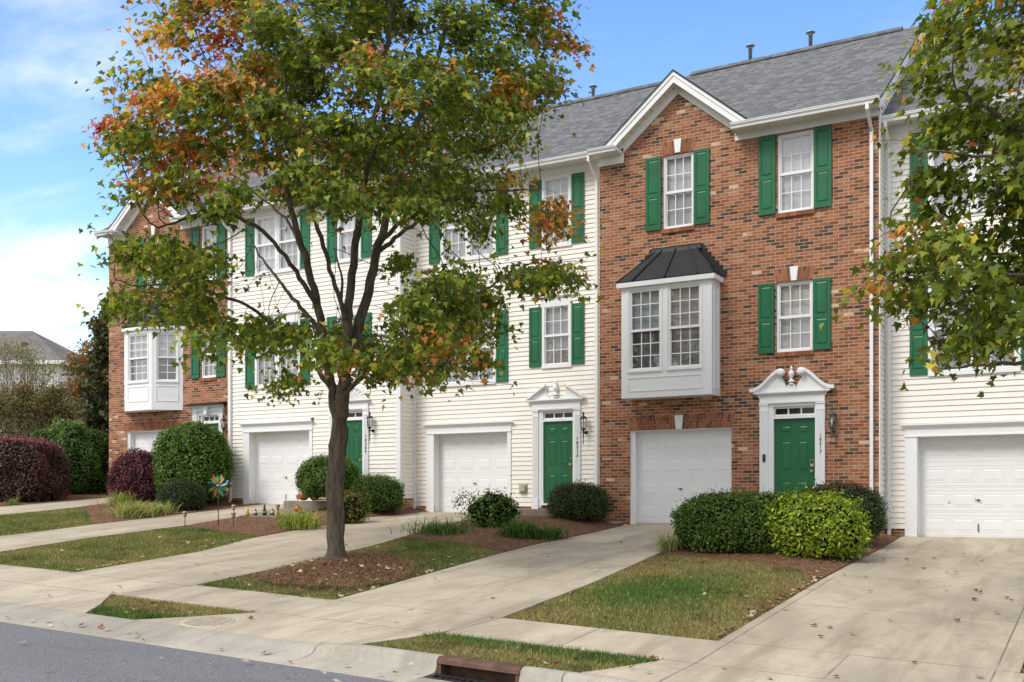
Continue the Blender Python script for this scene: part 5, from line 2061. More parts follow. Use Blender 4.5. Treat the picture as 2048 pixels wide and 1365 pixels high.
# pine straw lying on the beds
sv, sc = [], []
for k, rows, dens in (('a', BEDS['a'], 500), ('b', BEDS['b'], 500), ('c', BEDS['c'], 380), ('d', BEDS['d'], 300), ('e', BEDS['e'][:4], 120),
                      ('t', [(11.72, -10.95, -10.3), (12.0, -11.6, -9.7), (12.6, -11.9, -9.45), (13.3, -12.1, -9.6), (14.2, -12.2, -10.2), (15.0, -12.3, -11.2)], 2200)):
    area = (max(r[2] for r in rows) - min(r[1] for r in rows)) * (rows[-1][0] - rows[0][0])
    x, y, _ = in_rows(rows, area * dens)
    n = len(x)
    L_ = rng.uniform(0.05, 0.13, n)
    a = rng.uniform(0, 2 * np.pi, n)
    w = rng.uniform(0.0018, 0.0036, n)
    z = ground(x, y) + 0.026
    up = rng.uniform(0.0, 0.035, n)
    dx, dy = np.cos(a) * L_, np.sin(a) * L_
    px_, py_ = -np.sin(a) * w, np.cos(a) * w
    z2 = ground(x + dx, y + dy) + 0.028
    z2 = np.maximum(z2, z - 0.02)
    Q = np.stack([np.stack([x - px_, y - py_, z], -1), np.stack([x + px_, y + py_, z], -1), np.stack([x + dx + px_, y + dy + py_, z2 + up], -1), np.stack([x + dx - px_, y + dy - py_, z2 + up], -1)], 1)
    sv.append(Q)
    cc = mixc((0.15, 0.075, 0.040), (0.46, 0.28, 0.16), rng.random(n) ** 1.6)
    sc.append(cc)
m_ = 9000
ra = rng.uniform(0, 2 * np.pi, m_)
rr_ = np.abs(rng.normal(0, 0.75, m_)) + 0.25
x, y = -10.95 + 1.25 * rr_ * np.cos(ra), 13.2 + 1.5 * rr_ * np.sin(ra)
ok = (x > np.interp(y, [11.1, 13.9, 17.3], [-12.0, -12.12, -12.6])) & (x < np.interp(y, [11.1, 13.9, 17.3], [-9.4, -9.55, -9.8])) & (y > 11.2) & (y < 17)
x, y = x[ok], y[ok]
n = len(x)
L_ = rng.uniform(0.05, 0.13, n)
a_ = rng.uniform(0, 2 * np.pi, n)
w = rng.uniform(0.002, 0.0038, n)
z = ground(x, y) + 0.012
dx, dy = np.cos(a_) * L_, np.sin(a_) * L_
px_, py_ = -np.sin(a_) * w, np.cos(a_) * w
z2 = z + rng.uniform(0.0, 0.03, n)
sv.append(np.stack([np.stack([x - px_, y - py_, z], -1), np.stack([x + px_, y + py_, z], -1), np.stack([x + dx + px_, y + dy + py_, z2], -1), np.stack([x + dx - px_, y + dy - py_, z2], -1)], 1))
sc.append(mixc((0.17, 0.085, 0.045), (0.50, 0.31, 0.18), rng.random(n) ** 1.2))
tag(np_mesh('pine_straw', np.concatenate(sv), np.concatenate(sc), M['dryleaf']), 'loose brown pine straw needles covering the planting beds', 'pine straw', kind='stuff')

# ------------------------------------------------------------------ maple leaves
half = [(0.02, 0.0), (0.20, -0.06), (0.44, 0.0), (0.33, 0.14), (0.58, 0.42), (0.27, 0.38), (0.21, 0.52)]
MAPLE = np.array([(0.0, 0.0)] + half + [(0.0, 0.98)] + [(-a, b) for a, b in half[::-1]])
MAPLE = MAPLE - np.array([0, 0.1])


def leaf_polys(pos, tip, nrm, size, shape=MAPLE, fold=0.16, curl=0.15):
    """place flat leaf outlines: pos (N,3), tip direction, normal, size (N,)"""
    nrm = nrm / np.linalg.norm(nrm, axis=1, keepdims=True)
    tip = tip - nrm * np.sum(tip * nrm, 1, keepdims=True)
    tip = tip / (np.linalg.norm(tip, axis=1, keepdims=True) + 1e-9)
    side = np.cross(tip, nrm)
    sx, sy = shape[:, 0], shape[:, 1]
    hz = fold * np.abs(sx) - curl * sy * sy
    if len(pos) > 12000:                                   # tree leaves: each one cupped and curled differently
        g = np.random.default_rng(3)
        hz = g.uniform(0.0, 0.55, (len(pos), 1)) * np.abs(sx)[None, :] - g.uniform(-0.15, 0.5, (len(pos), 1)) * (sy * sy)[None, :] + g.uniform(-0.3, 0.3, (len(pos), 1)) * (sx * sy)[None, :]
        return pos[:, None, :] + size[:, None, None] * (side[:, None, :] * sx[None, :, None] + tip[:, None, :] * sy[None, :, None] + nrm[:, None, :] * hz[:, :, None])
    return pos[:, None, :] + size[:, None, None] * (side[:, None, :] * sx[None, :, None] + tip[:, None, :] * sy[None, :, None] + nrm[:, None, :] * hz[None, :, None])


# leaves fallen on paving, lawns and beds
fx, fy, fz, fs, fc = [], [], [], [], []


def litter(n, rows, lift, cols, smin=0.055, smax=0.095, edge=None):
    got = 0
    while got < n:
        x, y, _ = in_rows(rows, n * 3)
        if edge is not None:
            ys_ = [r[0] for r in rows]
            e = np.interp(y, ys_, [r[1 if edge < 0 else 2] for r in rows])
            x = e - edge * np.abs(rng.normal(0, 0.07, len(x)))
        x, y = x[:n - got], y[:n - got]
        got += len(x)
        fx.append(x)
        fy.append(y)
        fz.append(ground(x, y) + lift)
        fs.append(rng.uniform(smin, smax, len(x)))
        fc.append(np.array(cols)[rng.integers(0, len(cols), len(x))] * rng.uniform(0.7, 1.2, (len(x), 1)))


PALE = [(0.55, 0.42, 0.30), (0.48, 0.36, 0.27), (0.60, 0.50, 0.38), (0.36, 0.22, 0.14)]
REDS = [(0.26, 0.045, 0.030), (0.20, 0.06, 0.04), (0.30, 0.09, 0.05), (0.13, 0.06, 0.04), (0.45, 0.33, 0.20), (0.30, 0.24, 0.09)]
litter(46, [(9.0, -4.3, -0.4), (11.2, -3.8, -0.9), (16.0, -3.8, -0.9), (20.5, -3.7, -0.9)], 0.022, REDS)
litter(18, D17, 0.022, REDS + PALE)
litter(14, D13, 0.022, REDS + PALE)
litter(90, [(11.24, -6.66, -3.87), (16.0, -6.97, -3.86)], 0.012, PALE + REDS[:2], edge=1)
litter(40, LAWNS[0][0], 0.0, PALE + REDS)
litter(45, LAWNS[1][0], 0.005, PALE + REDS[2:4])
litter(30, [(11.2, -12.06, -9.39), (15.8, -12.4, -9.67)], 0.012, PALE, edge=1)
litter(32, [(11.16, -18.3, -14.9), (15.5, -18.7, -15.4)], 0.012, PALE, edge=1)
litter(26, LAWNS[2][0], 0.004, PALE + REDS)
litter(18, LAWNS[4][0], 0.012, PALE + REDS)
litter(14, LAWNS[5][0], 0.012, REDS)
litter(45, [(11.75, -10.95, -10.3), (12.6, -11.85, -9.5), (14.2, -12.17, -10.25)], 0.045, PALE)
litter(22, BEDS['a'], 0.04, PALE)
litter(26, [(8.28, -15, -6.1), (8.55, -15, -6.1)], -0.022, PALE + REDS)
litter(10, [(7.2, -13, -6), (8.2, -13, -6)], 0.03, PALE)
px_, py_, pz_ = np.concatenate(fx), np.concatenate(fy), np.concatenate(fz)
n = len(px_)
pos = np.stack([px_, py_, pz_ + 0.006], -1)
nr = np.stack([rng.normal(0, 0.28, n), rng.normal(0, 0.28, n), np.ones(n)], -1)
az = rng.uniform(0, 2 * np.pi, n)
tp = np.stack([np.cos(az), np.sin(az), np.zeros(n)], -1)
fl = np_mesh('fallen_leaves', leaf_polys(pos, tp, nr, np.concatenate(fs), fold=0.25, curl=-0.25), np.concatenate(fc), M['dryleaf'])
tag(fl, 'fallen maple leaves scattered over concrete, turf and mulch', 'fallen leaves', kind='stuff')

# ------------------------------------------------------------------ trees
rng = np.random.default_rng(21)


def bark_mat(name, lo, hi, vs=3.0):
    n = Nodes(name)
    p = n.pos()
    v = n.scaled(p, (16, 16, vs))
    f = n.noise(1.0, 6, 0.7, v, 0.7)
    g = n.noise(6, 5, 0.6, p)
    c = n.ramp(f, [(0.32, lo), (0.62, hi), (0.8, tuple(x * 1.35 for x in hi))])
    c = n.mix(n.range(g, 0.5, 0.8, 0, 0.4), c, (0.13, 0.125, 0.085))
    n.bump(f, 1.0, 0.03)
    return n.done(c, 0.9, 0.15)


M['bark'] = bark_mat('maple_bark', (0.045, 0.035, 0.026), (0.165, 0.132, 0.095))
M['bark_pale'] = bark_mat('pale_bark', (0.12, 0.10, 0.08), (0.30, 0.26, 0.21))
M['bark_dark'] = bark_mat('dark_bark', (0.02, 0.016, 0.012), (0.07, 0.055, 0.042))


def colonize(nodes, parent, attr, D=0.16, di=1.5, dk=0.32, iters=90):
    nodes = [np.array(p, dtype=float) for p in nodes]
    parent = list(parent)
    A = np.array(attr, dtype=float)
    alive = np.ones(len(A), bool)
    best = np.full(len(A), 1e9)
    bi = np.zeros(len(A), int)

    def update(i0):
        P = np.array(nodes[i0:])
        d = np.linalg.norm(A[:, None, :] - P[None, :, :], axis=2)
        j = d.argmin(1)
        dm = d[np.arange(len(A)), j]
        m = dm < best
        best[m] = dm[m]
        bi[m] = j[m] + i0
    update(0)
    seen = set()
    for it in range(iters):
        act = alive & (best < di)
        if not act.any():
            di *= 1.5
            if di > 8:
                break
            continue
        i0 = len(nodes)
        idx = np.where(act)[0]
        dirs = {}
        for a in idx:
            v = A[a] - nodes[bi[a]]
            dirs.setdefault(bi[a], []).append(v / (np.linalg.norm(v) + 1e-9))
        for k, vs in dirs.items():
            v = np.sum(vs, 0)
            if parent[k] >= 0:
                pv = nodes[k] - nodes[parent[k]]
                v = v / (np.linalg.norm(v) + 1e-9) + 0.35 * pv / (np.linalg.norm(pv) + 1e-9)
            v = v + rng.normal(0, 0.16, 3)
            v = v / (np.linalg.norm(v) + 1e-9)
            q = nodes[k] + v * D
            key = (k, tuple(np.round(q / (D * 0.5)).astype(int)))
            if key in seen:
                continue
            seen.add(key)
            nodes.append(q)
            parent.append(k)
        if len(nodes) == i0:
            break
        update(i0)
        alive &= best > dk
    return np.array(nodes), np.array(parent)


def branch_mesh(nodes, parent, base_r, tip_r=0.0045, flare=None, power=2.35, min_r=0.0, floor=None):
    n = len(nodes)
    ch = [[] for _ in range(n)]
    for i, p in enumerate(parent):
        if p >= 0:
            ch[p].append(i)
    rad = np.zeros(n)
    for i in range(n - 1, -1, -1):
        if not ch[i]:
            rad[i] = tip_r ** power
        else:
            rad[i] = sum(rad[c] for c in ch[i]) + 1e-7
    rad = rad ** (1 / power)
    k = math.log(base_r / tip_r) / math.log(rad[0] / tip_r)
    rad = tip_r * (rad / tip_r) ** k
    if floor is not None:
        rad[:len(floor)] = np.maximum(rad[:len(floor)], floor)
        for i in range(1, n):
            rad[i] = min(rad[i], rad[parent[i]])
    mb = MB()
    stack = [(0, None)]
    while stack:
        s, par = stack.pop()
        chain, rr = ([par, s] if par is not None else [s]), []
        cur = s
        while ch[cur]:
            kids = sorted(ch[cur], key=lambda c: -rad[c])
            for c in kids[1:]:
                stack.append((c, cur))
            cur = kids[0]
            chain.append(cur)
        if len(chain) < 2:
            continue
        r0 = rad[chain[1]] if par is not None else rad[chain[0]]
        if r0 < min_r:
            continue
        rr = [min(rad[c], r0 * 1.15) if par is not None else rad[c] for c in chain]
        if par is None and flare is not None:
            rr = [r * flare(nodes[c][2]) for r, c in zip(rr, chain)]
        sides = 14 if r0 > 0.1 else 8 if r0 > 0.03 else 5 if r0 > 0.012 else 3
        mb.tube([nodes[c] for c in chain], rr, sides)
    return mb, rad, ch


def polyline_nodes(polys, step=0.14):
    """polys: list of (index_of_parent_poly or None, [(right, up, depth), ...]); returns nodes with parents, resampled"""
    nodes, parent = [], []
    ends = []
    for par, pts in polys:
        P = np.array([(p[0], p[2], p[1]) for p in pts], dtype=float)   # right, depth, up
        if par is None:
            last = -1
        else:
            d = [np.linalg.norm(nodes[i] - P[0]) for i in ends[par]]
            last = ends[par][int(np.argmin(d))]
            P = np.vstack([nodes[last], P[1:]])
        seg = np.linalg.norm(np.diff(P, axis=0), axis=1)
        t = np.concatenate([[0], np.cumsum(seg)])
        m = max(2, int(t[-1] / step))
        tt = np.linspace(0, t[-1], m + 1)
        # smooth resample
        Q = np.stack([np.interp(tt, t, P[:, k]) for k in range(3)], -1)
        for _ in range(2):
            Q[1:-1] = (Q[:-2] + 2 * Q[1:-1] + Q[2:]) / 4
        Q[1:-1] += rng.normal(0, 0.012, Q[1:-1].shape)
        mine = [] if par is None else [last]
        for i, q in enumerate(Q):
            if par is not None and i == 0:
                continue
            nodes.append(q)
            parent.append(last)
            last = len(nodes) - 1
            mine.append(last)
        ends.append(mine)
    return nodes, parent, ends


def inside(poly, x, y):
    poly = np.array(poly, dtype=float)
    r = np.zeros(len(x), bool)
    j = len(poly) - 1
    for i in range(len(poly)):
        xi, yi, xj, yj = *poly[i], *poly[j]
        c = ((yi > y) != (yj > y)) & (x < (xj - xi) * (y - yi) / (yj - yi + 1e-12) + xi)
        r ^= c
        j = i
    return r


def crown_clumps(outline, holes, n, depth, min_d, dist=18.1):
    """clump centres in tree space (right, depth, up) under an outline seen from the street, spread through the depth of the crown"""
    o = np.array(outline)
    pts = []
    tries = 0
    while len(pts) < n and tries < 200000:
        tries += 1
        x = rng.uniform(o[:, 0].min(), o[:, 0].max())
        y = rng.uniform(o[:, 1].min(), o[:, 1].max())
        if not inside(outline, np.array([x]), np.array([y]))[0]:
            continue
        skip = False
        for h, keep in holes:
            if inside(h, np.array([x]), np.array([y]))[0] and rng.random() > keep:
                skip = True
        if skip:
            continue
        T = depth(x, y)
        d = T * rng.uniform(-1, 1) ** 1 if T > 0 else 0
        d = T * np.sign(rng.uniform(-1, 1)) * rng.random() ** 0.6
        k_ = 1 + d / dist                                  # the crown widens a little away from the street
        q = np.array([x * k_, d, 1.06 + (y - 1.06) * k_])
        md = min_d
        if pts and np.min(np.linalg.norm(np.array(pts) - q, axis=1)) < md * (0.6 + 0.4 * (1 - tries / 200000)):
            continue
        pts.append(q)
    return np.array(pts)


GREENS = np.array([(0.078, 0.108, 0.014), (0.100, 0.134, 0.016), (0.140, 0.172, 0.022), (0.056, 0.082, 0.013)])
YELLOWS = np.array([(0.27, 0.27, 0.028), (0.34, 0.28, 0.032), (0.20, 0.225, 0.026)])
ORANGES = np.array([(0.44, 0.185, 0.036), (0.38, 0.130, 0.034), (0.46, 0.24, 0.052), (0.29, 0.145, 0.036)])
REDL = np.array([(0.33, 0.055, 0.040), (0.27, 0.045, 0.045), (0.36, 0.095, 0.06), (0.17, 0.05, 0.03)])


def maple_tree(base, label, polys, clumps, redness, trunk_r, leaves_per, leaf_size, spread, flare_gain=0.75):
    root = empty('maple_tree', base, ANG)
    tag(root, label, 'tree', 'maples planted along the kerb')
    nodes, parent, ends = polyline_nodes(polys)
    floor = np.zeros(len(nodes))
    for i, e in enumerate(ends):
        a_, b_ = (trunk_r, trunk_r * 0.93) if i == 0 else (trunk_r * 0.64, trunk_r * 0.14) if i <= 3 else (trunk_r * 0.30, trunk_r * 0.07)
        m_ = e if i == 0 else e[1:]
        for k_, j in enumerate(m_):
            floor[j] = a_ + (b_ - a_) * k_ / max(1, len(m_) - 1)
    att = []
    for c in clumps:
        att.append(c)
        for _ in range(6):
            att.append(c + rng.normal(0, 1, 3) * np.array([0.33, 0.33, 0.20]))
    nodes, parent = colonize(nodes, parent, np.array(att), 0.15, 1.6, 0.26, 110)

    def flare(z):
        t = max(0.0, 1 - z / 0.32)
        return 1 + flare_gain * t ** 2.2
    mb, rad, ch = branch_mesh(nodes, parent, trunk_r, 0.0042, flare, floor=floor)
    # knots and slight unevenness on the stem
    v = np.array(mb.v)
    v[:, 0] += 0.010 * np.sin(v[:, 2] * 9 + v[:, 1] * 30) * (np.abs(v[:, 2]) < 3)
    v[:, 1] += 0.010 * np.sin(v[:, 2] * 7 + v[:, 0] * 34) * (np.abs(v[:, 2]) < 3)
    mb.v = v.tolist()
    mb.build('trunk', M['bark'], root)
    # leaves: around every thin twig end and through each clump
    tips = np.array([i for i in range(len(nodes)) if len(ch[i]) == 0])
    P, C = [], []
    cen = clumps.mean(0)
    for c in clumps:
        m = int(leaves_per * rng.uniform(0.6, 1.4))
        sp = spread * rng.uniform(0.75, 1.3)
        q = c + rng.normal(0, 1, (m, 3)) * np.array([sp, sp, sp * 0.52])
        q[:, 2] -= 0.12 * ((q[:, 0] - c[0]) ** 2 + (q[:, 1] - c[1]) ** 2) / sp
        P.append(q)
        r = redness(c)
        u = rng.random(m) * 0.30 + rng.random() * 0.85 - 0.07
        col_ = GREENS[rng.integers(0, 4, m)].copy()
        yl = rng.random(m) < 0.10 + 0.30 * r
        col_[yl] = YELLOWS[rng.integers(0, 3, yl.sum())]
        og = u < r
        col_[og] = ORANGES[rng.integers(0, 4, og.sum())]
        rd = u < r * 0.45 - 0.07
        col_[rd] = REDL[rng.integers(0, 4, rd.sum())]
        C.append(col_)
    for i in tips:
        m = 5
        q = nodes[i] + rng.normal(0, 0.09, (m, 3))
        P.append(q)
        r = redness(nodes[i])
        col_ = GREENS[rng.integers(0, 4, m)].copy()
        og = rng.random(m) < r
        col_[og] = np.vstack([ORANGES, REDL, YELLOWS])[rng.integers(0, 11, og.sum())]
        C.append(col_)
    P, C = np.vstack(P), np.vstack(C)
    C = C * rng.uniform(0.75, 1.35, (len(C), 1)) * 1.36
    n = len(P)
    out = P - cen
    out /= np.linalg.norm(out, axis=1, keepdims=True) + 1e-9
    nrm = np.array([0, 0, 0.75]) + out * 0.45 + rng.normal(0, 0.42, (n, 3))
    tip = out * 0.5 + np.array([0, 0, -0.55]) + rng.normal(0, 0.5, (n, 3))
    sz = leaf_size * rng.uniform(0.65, 1.25, n)
    np_mesh('crown', leaf_polys(P, tip, nrm, sz), C, M['leaf'], root)
    return root


K1 = 114.7


def t1(px, py, d=0.0):
    return ((px - 660) / K1, (1118 - py) / K1, d)


polys1 = [
    (None, [(0.0, -0.12, 0), (0.0, 0.5, 0), t1(657, 960), t1(663, 900), t1(667, 850, 0.0)]),
    (0, [t1(667, 850), t1(652, 780, 0.05), t1(638, 690, 0.1), t1(620, 600, 0.15), t1(600, 520, 0.2), t1(570, 430, 0.35), t1(540, 330, 0.6), t1(515, 220, 0.8), t1(490, 90, 0.9)]),
    (0, [t1(667, 850), t1(676, 780, -0.05), t1(682, 700, -0.08), t1(686, 620, -0.1), t1(693, 540, -0.1), t1(706, 430, -0.05), t1(722, 300, 0.1), t1(742, 180, 0.2), t1(762, 60, 0.25), t1(775, -100, 0.2)]),
    (2, [t1(682, 715), t1(704, 650, 0.1), t1(720, 570, 0.25), t1(737, 480, 0.4), t1(757, 390, 0.6), t1(782, 290, 0.8), t1(820, 170, 1.0), t1(855, 50, 1.1), t1(885, -70, 1.0)]),
    (1, [t1(622, 600), t1(588, 545, -0.2), t1(540, 480, -0.5), t1(485, 445, -0.8), t1(420, 455, -1.1), t1(360, 490, -1.4)]),
    (1, [t1(650, 765), t1(600, 700, -0.3), t1(525, 630, -0.7), t1(455, 602, -1.0), t1(385, 588, -1.3), t1(325, 600, -1.5)]),
    (1, [t1(632, 660), t1(580, 600, 0.5), t1(530, 540, 0.9), t1(470, 470, 1.4), t1(430, 400, 1.8)]),
    (2, [t1(688, 790), t1(740, 725, -0.3), t1(800, 690, -0.7), t1(855, 665, -0.9), t1(905, 630, -1.1), t1(975, 590, -1.2), t1(1060, 545, -1.3)]),
    (3, [t1(740, 470), t1(790, 440, -0.2), t1(860, 420, -0.6), t1(950, 405, -1.0), t1(1060, 420, -1.4)]),
    (3, [t1(760, 385), t1(830, 330, 0.3), t1(920, 300, 0.2), t1(1010, 265, 0.1)]),
    (2, [t1(686, 640), t1(655, 520, -0.8), t1(630, 420, -1.5), t1(600, 330, -2.0)]),
    (1, [t1(600, 520), t1(560, 440, 0.9), t1(520, 380, 1.6), t1(470, 330, 2.2)]),
    (2, [t1(700, 470), t1(730, 380, -0.8), t1(780, 280, -1.5), t1(820, 190, -2.0)]),
    (3, [t1(735, 490), t1(790, 420, 1.0), t1(860, 350, 1.8), t1(920, 300, 2.3)]),
    (2, [t1(684, 660), t1(660, 590, 0.6), t1(650, 520, 1.2), t1(620, 440, 1.8)]),
]
out1 = [(305, -40), (262, 60), (245, 120), (300, 170), (228, 225), (205, 270), (190, 300), (222, 350), (226, 400), (210, 450), (195, 485), (235, 540), (255, 615), (300, 640), (380, 655), (420, 690), (440, 780), (480, 780), (530, 745), (600, 700), (690, 720), (760, 735), (850, 725),
        (920, 760), (960, 690), (1005, 650), (1090, 575), (1150, 540), (1060, 510), (930, 545), (830, 550), (860, 480), (1000, 430), (1150, 450), (1090, 390), (1000, 335), (955, 285), (1050, 250), (1105, 190), (1135, 120), (1145, 50), (1125, -40), (1010, -180), (800, -290), (600, -300), (420, -200)]
hole1 = [([(450, 445), (560, 400), (620, 385), (720, 395), (850, 430), (875, 560), (800, 630), (690, 645), (600, 620), (510, 610), (440, 520)], 0.02), ([(400, 560), (560, 540), (600, 640), (520, 660), (420, 620)], 0.25),
         ([(690, 600), (860, 560), (880, 640), (760, 660)], 0.35), ([(380, 690), (600, 690), (600, 790), (420, 800)], 0.5), ([(900, 465), (1180, 455), (1180, 520), (1010, 525), (890, 540)], 0.05), ([(950, 595), (1180, 570), (1180, 770), (950, 770)], 0.0),
         ([(150, 388), (290, 392), (450, 408), (470, 485), (330, 478), (240, 492), (150, 492)], 0.0), ([(225, 615), (400, 640), (470, 690), (470, 800), (225, 800)], 0.05), ([(995, 270), (1180, 275), (1180, 345), (1010, 350)], 0.05), ([(740, 640), (960, 690), (960, 800), (740, 760)], 0.8)]
O1 = [(t1(a, b)[0] * 0.945, t1(a, b)[1]) for a, b in out1]
H1 = [([(t1(a, b)[0], t1(a, b)[1]) for a, b in h], k) for h, k in hole1]


def depth1(x, y):
    return 3.5 * math.sqrt(max(0.02, 1 - (x / 4.6) ** 2)) * math.sqrt(max(0.05, 1 - ((y - 5.8) / 5.6) ** 2))


cl1 = crown_clumps(O1, H1, 310, depth1, 0.41)


def red1(c):
    px, py = 660 + c[0] * K1, 1118 - c[2] * K1
    r = 0.09
    r += 0.50 * max(0, min(1, (520 - px) / 230)) * max(0, min(1, (560 - py) / 140))
    r += 0.16 * max(0, min(1, (px - 980) / 130))
    r += 0.26 * max(0, min(1, (650 - px) / 150)) * max(0, min(1, (330 - py) / 200))
    return min(0.85, r)


bx, by = -11.75, 14.08
maple_tree((bx, by, gz(bx, by) - 0.06), 'large maple with green, orange and red leaves on the lawn by the kerb', polys1, cl1, red1, 0.152, 175, 0.110, 0.225)

K2 = 174.0


def t2(px, py, d=0.0):
    return ((px - 2356) / K2, (1268 - py) / K2, d)


polys2 = [
    (None, [(0.0, -0.12, 0), (0.0, 0.6, 0), (0.02, 1.4, 0), (0.0, 2.1, 0.0)]),
    (0, [(0.0, 2.1, 0), (-0.3, 2.9, 0.1), (-0.55, 4.0, 0.2), (-0.9, 5.4, 0.3), (-1.2, 7.0, 0.3)]),
    (0, [(0.0, 2.1, 0), (0.2, 3.0, -0.1), (0.3, 4.2, -0.2), (0.35, 6.0, 0.0), (0.4, 8.0, 0.1)]),
    (0, [(0.0, 2.0, 0), (0.7, 2.9, 0.3), (1.3, 3.8, 0.5), (1.9, 5.4, 0.6)]),
    (1, [(-0.3, 2.9, 0.1), (-1.0, 3.6, -0.3), (-1.8, 4.0, -0.5), (-2.6, 4.05, -0.6), (-3.3, 4.0, -0.6)]),
    (1, [(-0.5, 3.8, 0.2), (-1.2, 4.9, 0.0), (-2.0, 5.4, -0.2), (-3.0, 5.45, -0.3)]),
    (1, [(-0.2, 2.7, 0.1), (-0.9, 3.1, 0.4), (-1.7, 3.2, 0.5), (-2.6, 3.1, 0.4)]),
    (1, [(-0.8, 5.0, 0.3), (-1.6, 5.8, 0.2), (-2.5, 6.3, 0.1)]),
    (2, [(0.25, 3.6, -0.1), (-0.3, 4.6, -1.0), (-0.8, 5.4, -1.8)]),
    (2, [(0.25, 3.2, -0.1), (0.9, 4.0, -1.0), (1.6, 4.7, -1.7)]),
]
out2 = [(1890, -60), (1885, 40), (1880, 70), (1815, 78), (1828, 108), (1880, 150), (1865, 185), (1880, 225), (1850, 255), (1815, 300), (1728, 315), (1758, 360), (1830, 395), (1800, 460), (1780, 510), (1722, 545), (1762, 590), (1812, 640), (1850, 660), (1802, 715), (1846, 745), (1846, 765),
        (1885, 715), (1950, 725), (2060, 665), (2300, 650), (2650, 660), (2900, 520), (2990, 250), (2900, -100), (2650, -400), (2300, -520), (2050, -350)]
hole2 = [([(1770, 120), (1885, 130), (1870, 215), (1790, 230)], 0.05), ([(1930, 540), (2048, 510), (2060, 600), (1990, 620), (1930, 590)], 0.25), ([(1880, 255), (2010, 240), (2060, 300), (1980, 330)], 0.5), ([(1780, 420), (1860, 400), (1850, 480), (1790, 500)], 0.3)]
O2 = [(t2(a + 22, b)[0], t2(a, b)[1]) for a, b in out2]
H2 = [([(t2(a, b)[0], t2(a, b)[1]) for a, b in h], k) for h, k in hole2]


def depth2(x, y):
    return 1.9 * math.sqrt(max(0.02, 1 - (x / 3.9) ** 2)) * math.sqrt(max(0.05, 1 - ((y - 5.8) / 4.9) ** 2))


cl2 = crown_clumps(O2, H2, 310, depth2, 0.32, 1e9)


def red2(c):
    px, py = 2356 + c[0] * K2, 1268 - c[2] * K2
    r = 0.09 + 0.22 * max(0, min(1, (1850 - px) / 110)) * (1 if py < 480 else 0.45)
    r += 0.10 * max(0, min(1, (330 - py) / 150))
    r += 0.30 * max(0, min(1, (py - 735) / 50)) * (1 if px < 1930 else 0)
    return min(0.8, r)


bx, by = 0.60, 14.12
rng = np.random.default_rng(5)
maple_tree((bx, by, gz(bx, by) - 0.06), 'maple at the right edge overhanging the last driveway with olive and reddish leaves', polys2, cl2, red2, 0.155, 125, 0.112, 0.20)
# ------------------------------------------------------------------ shrubs and small plants


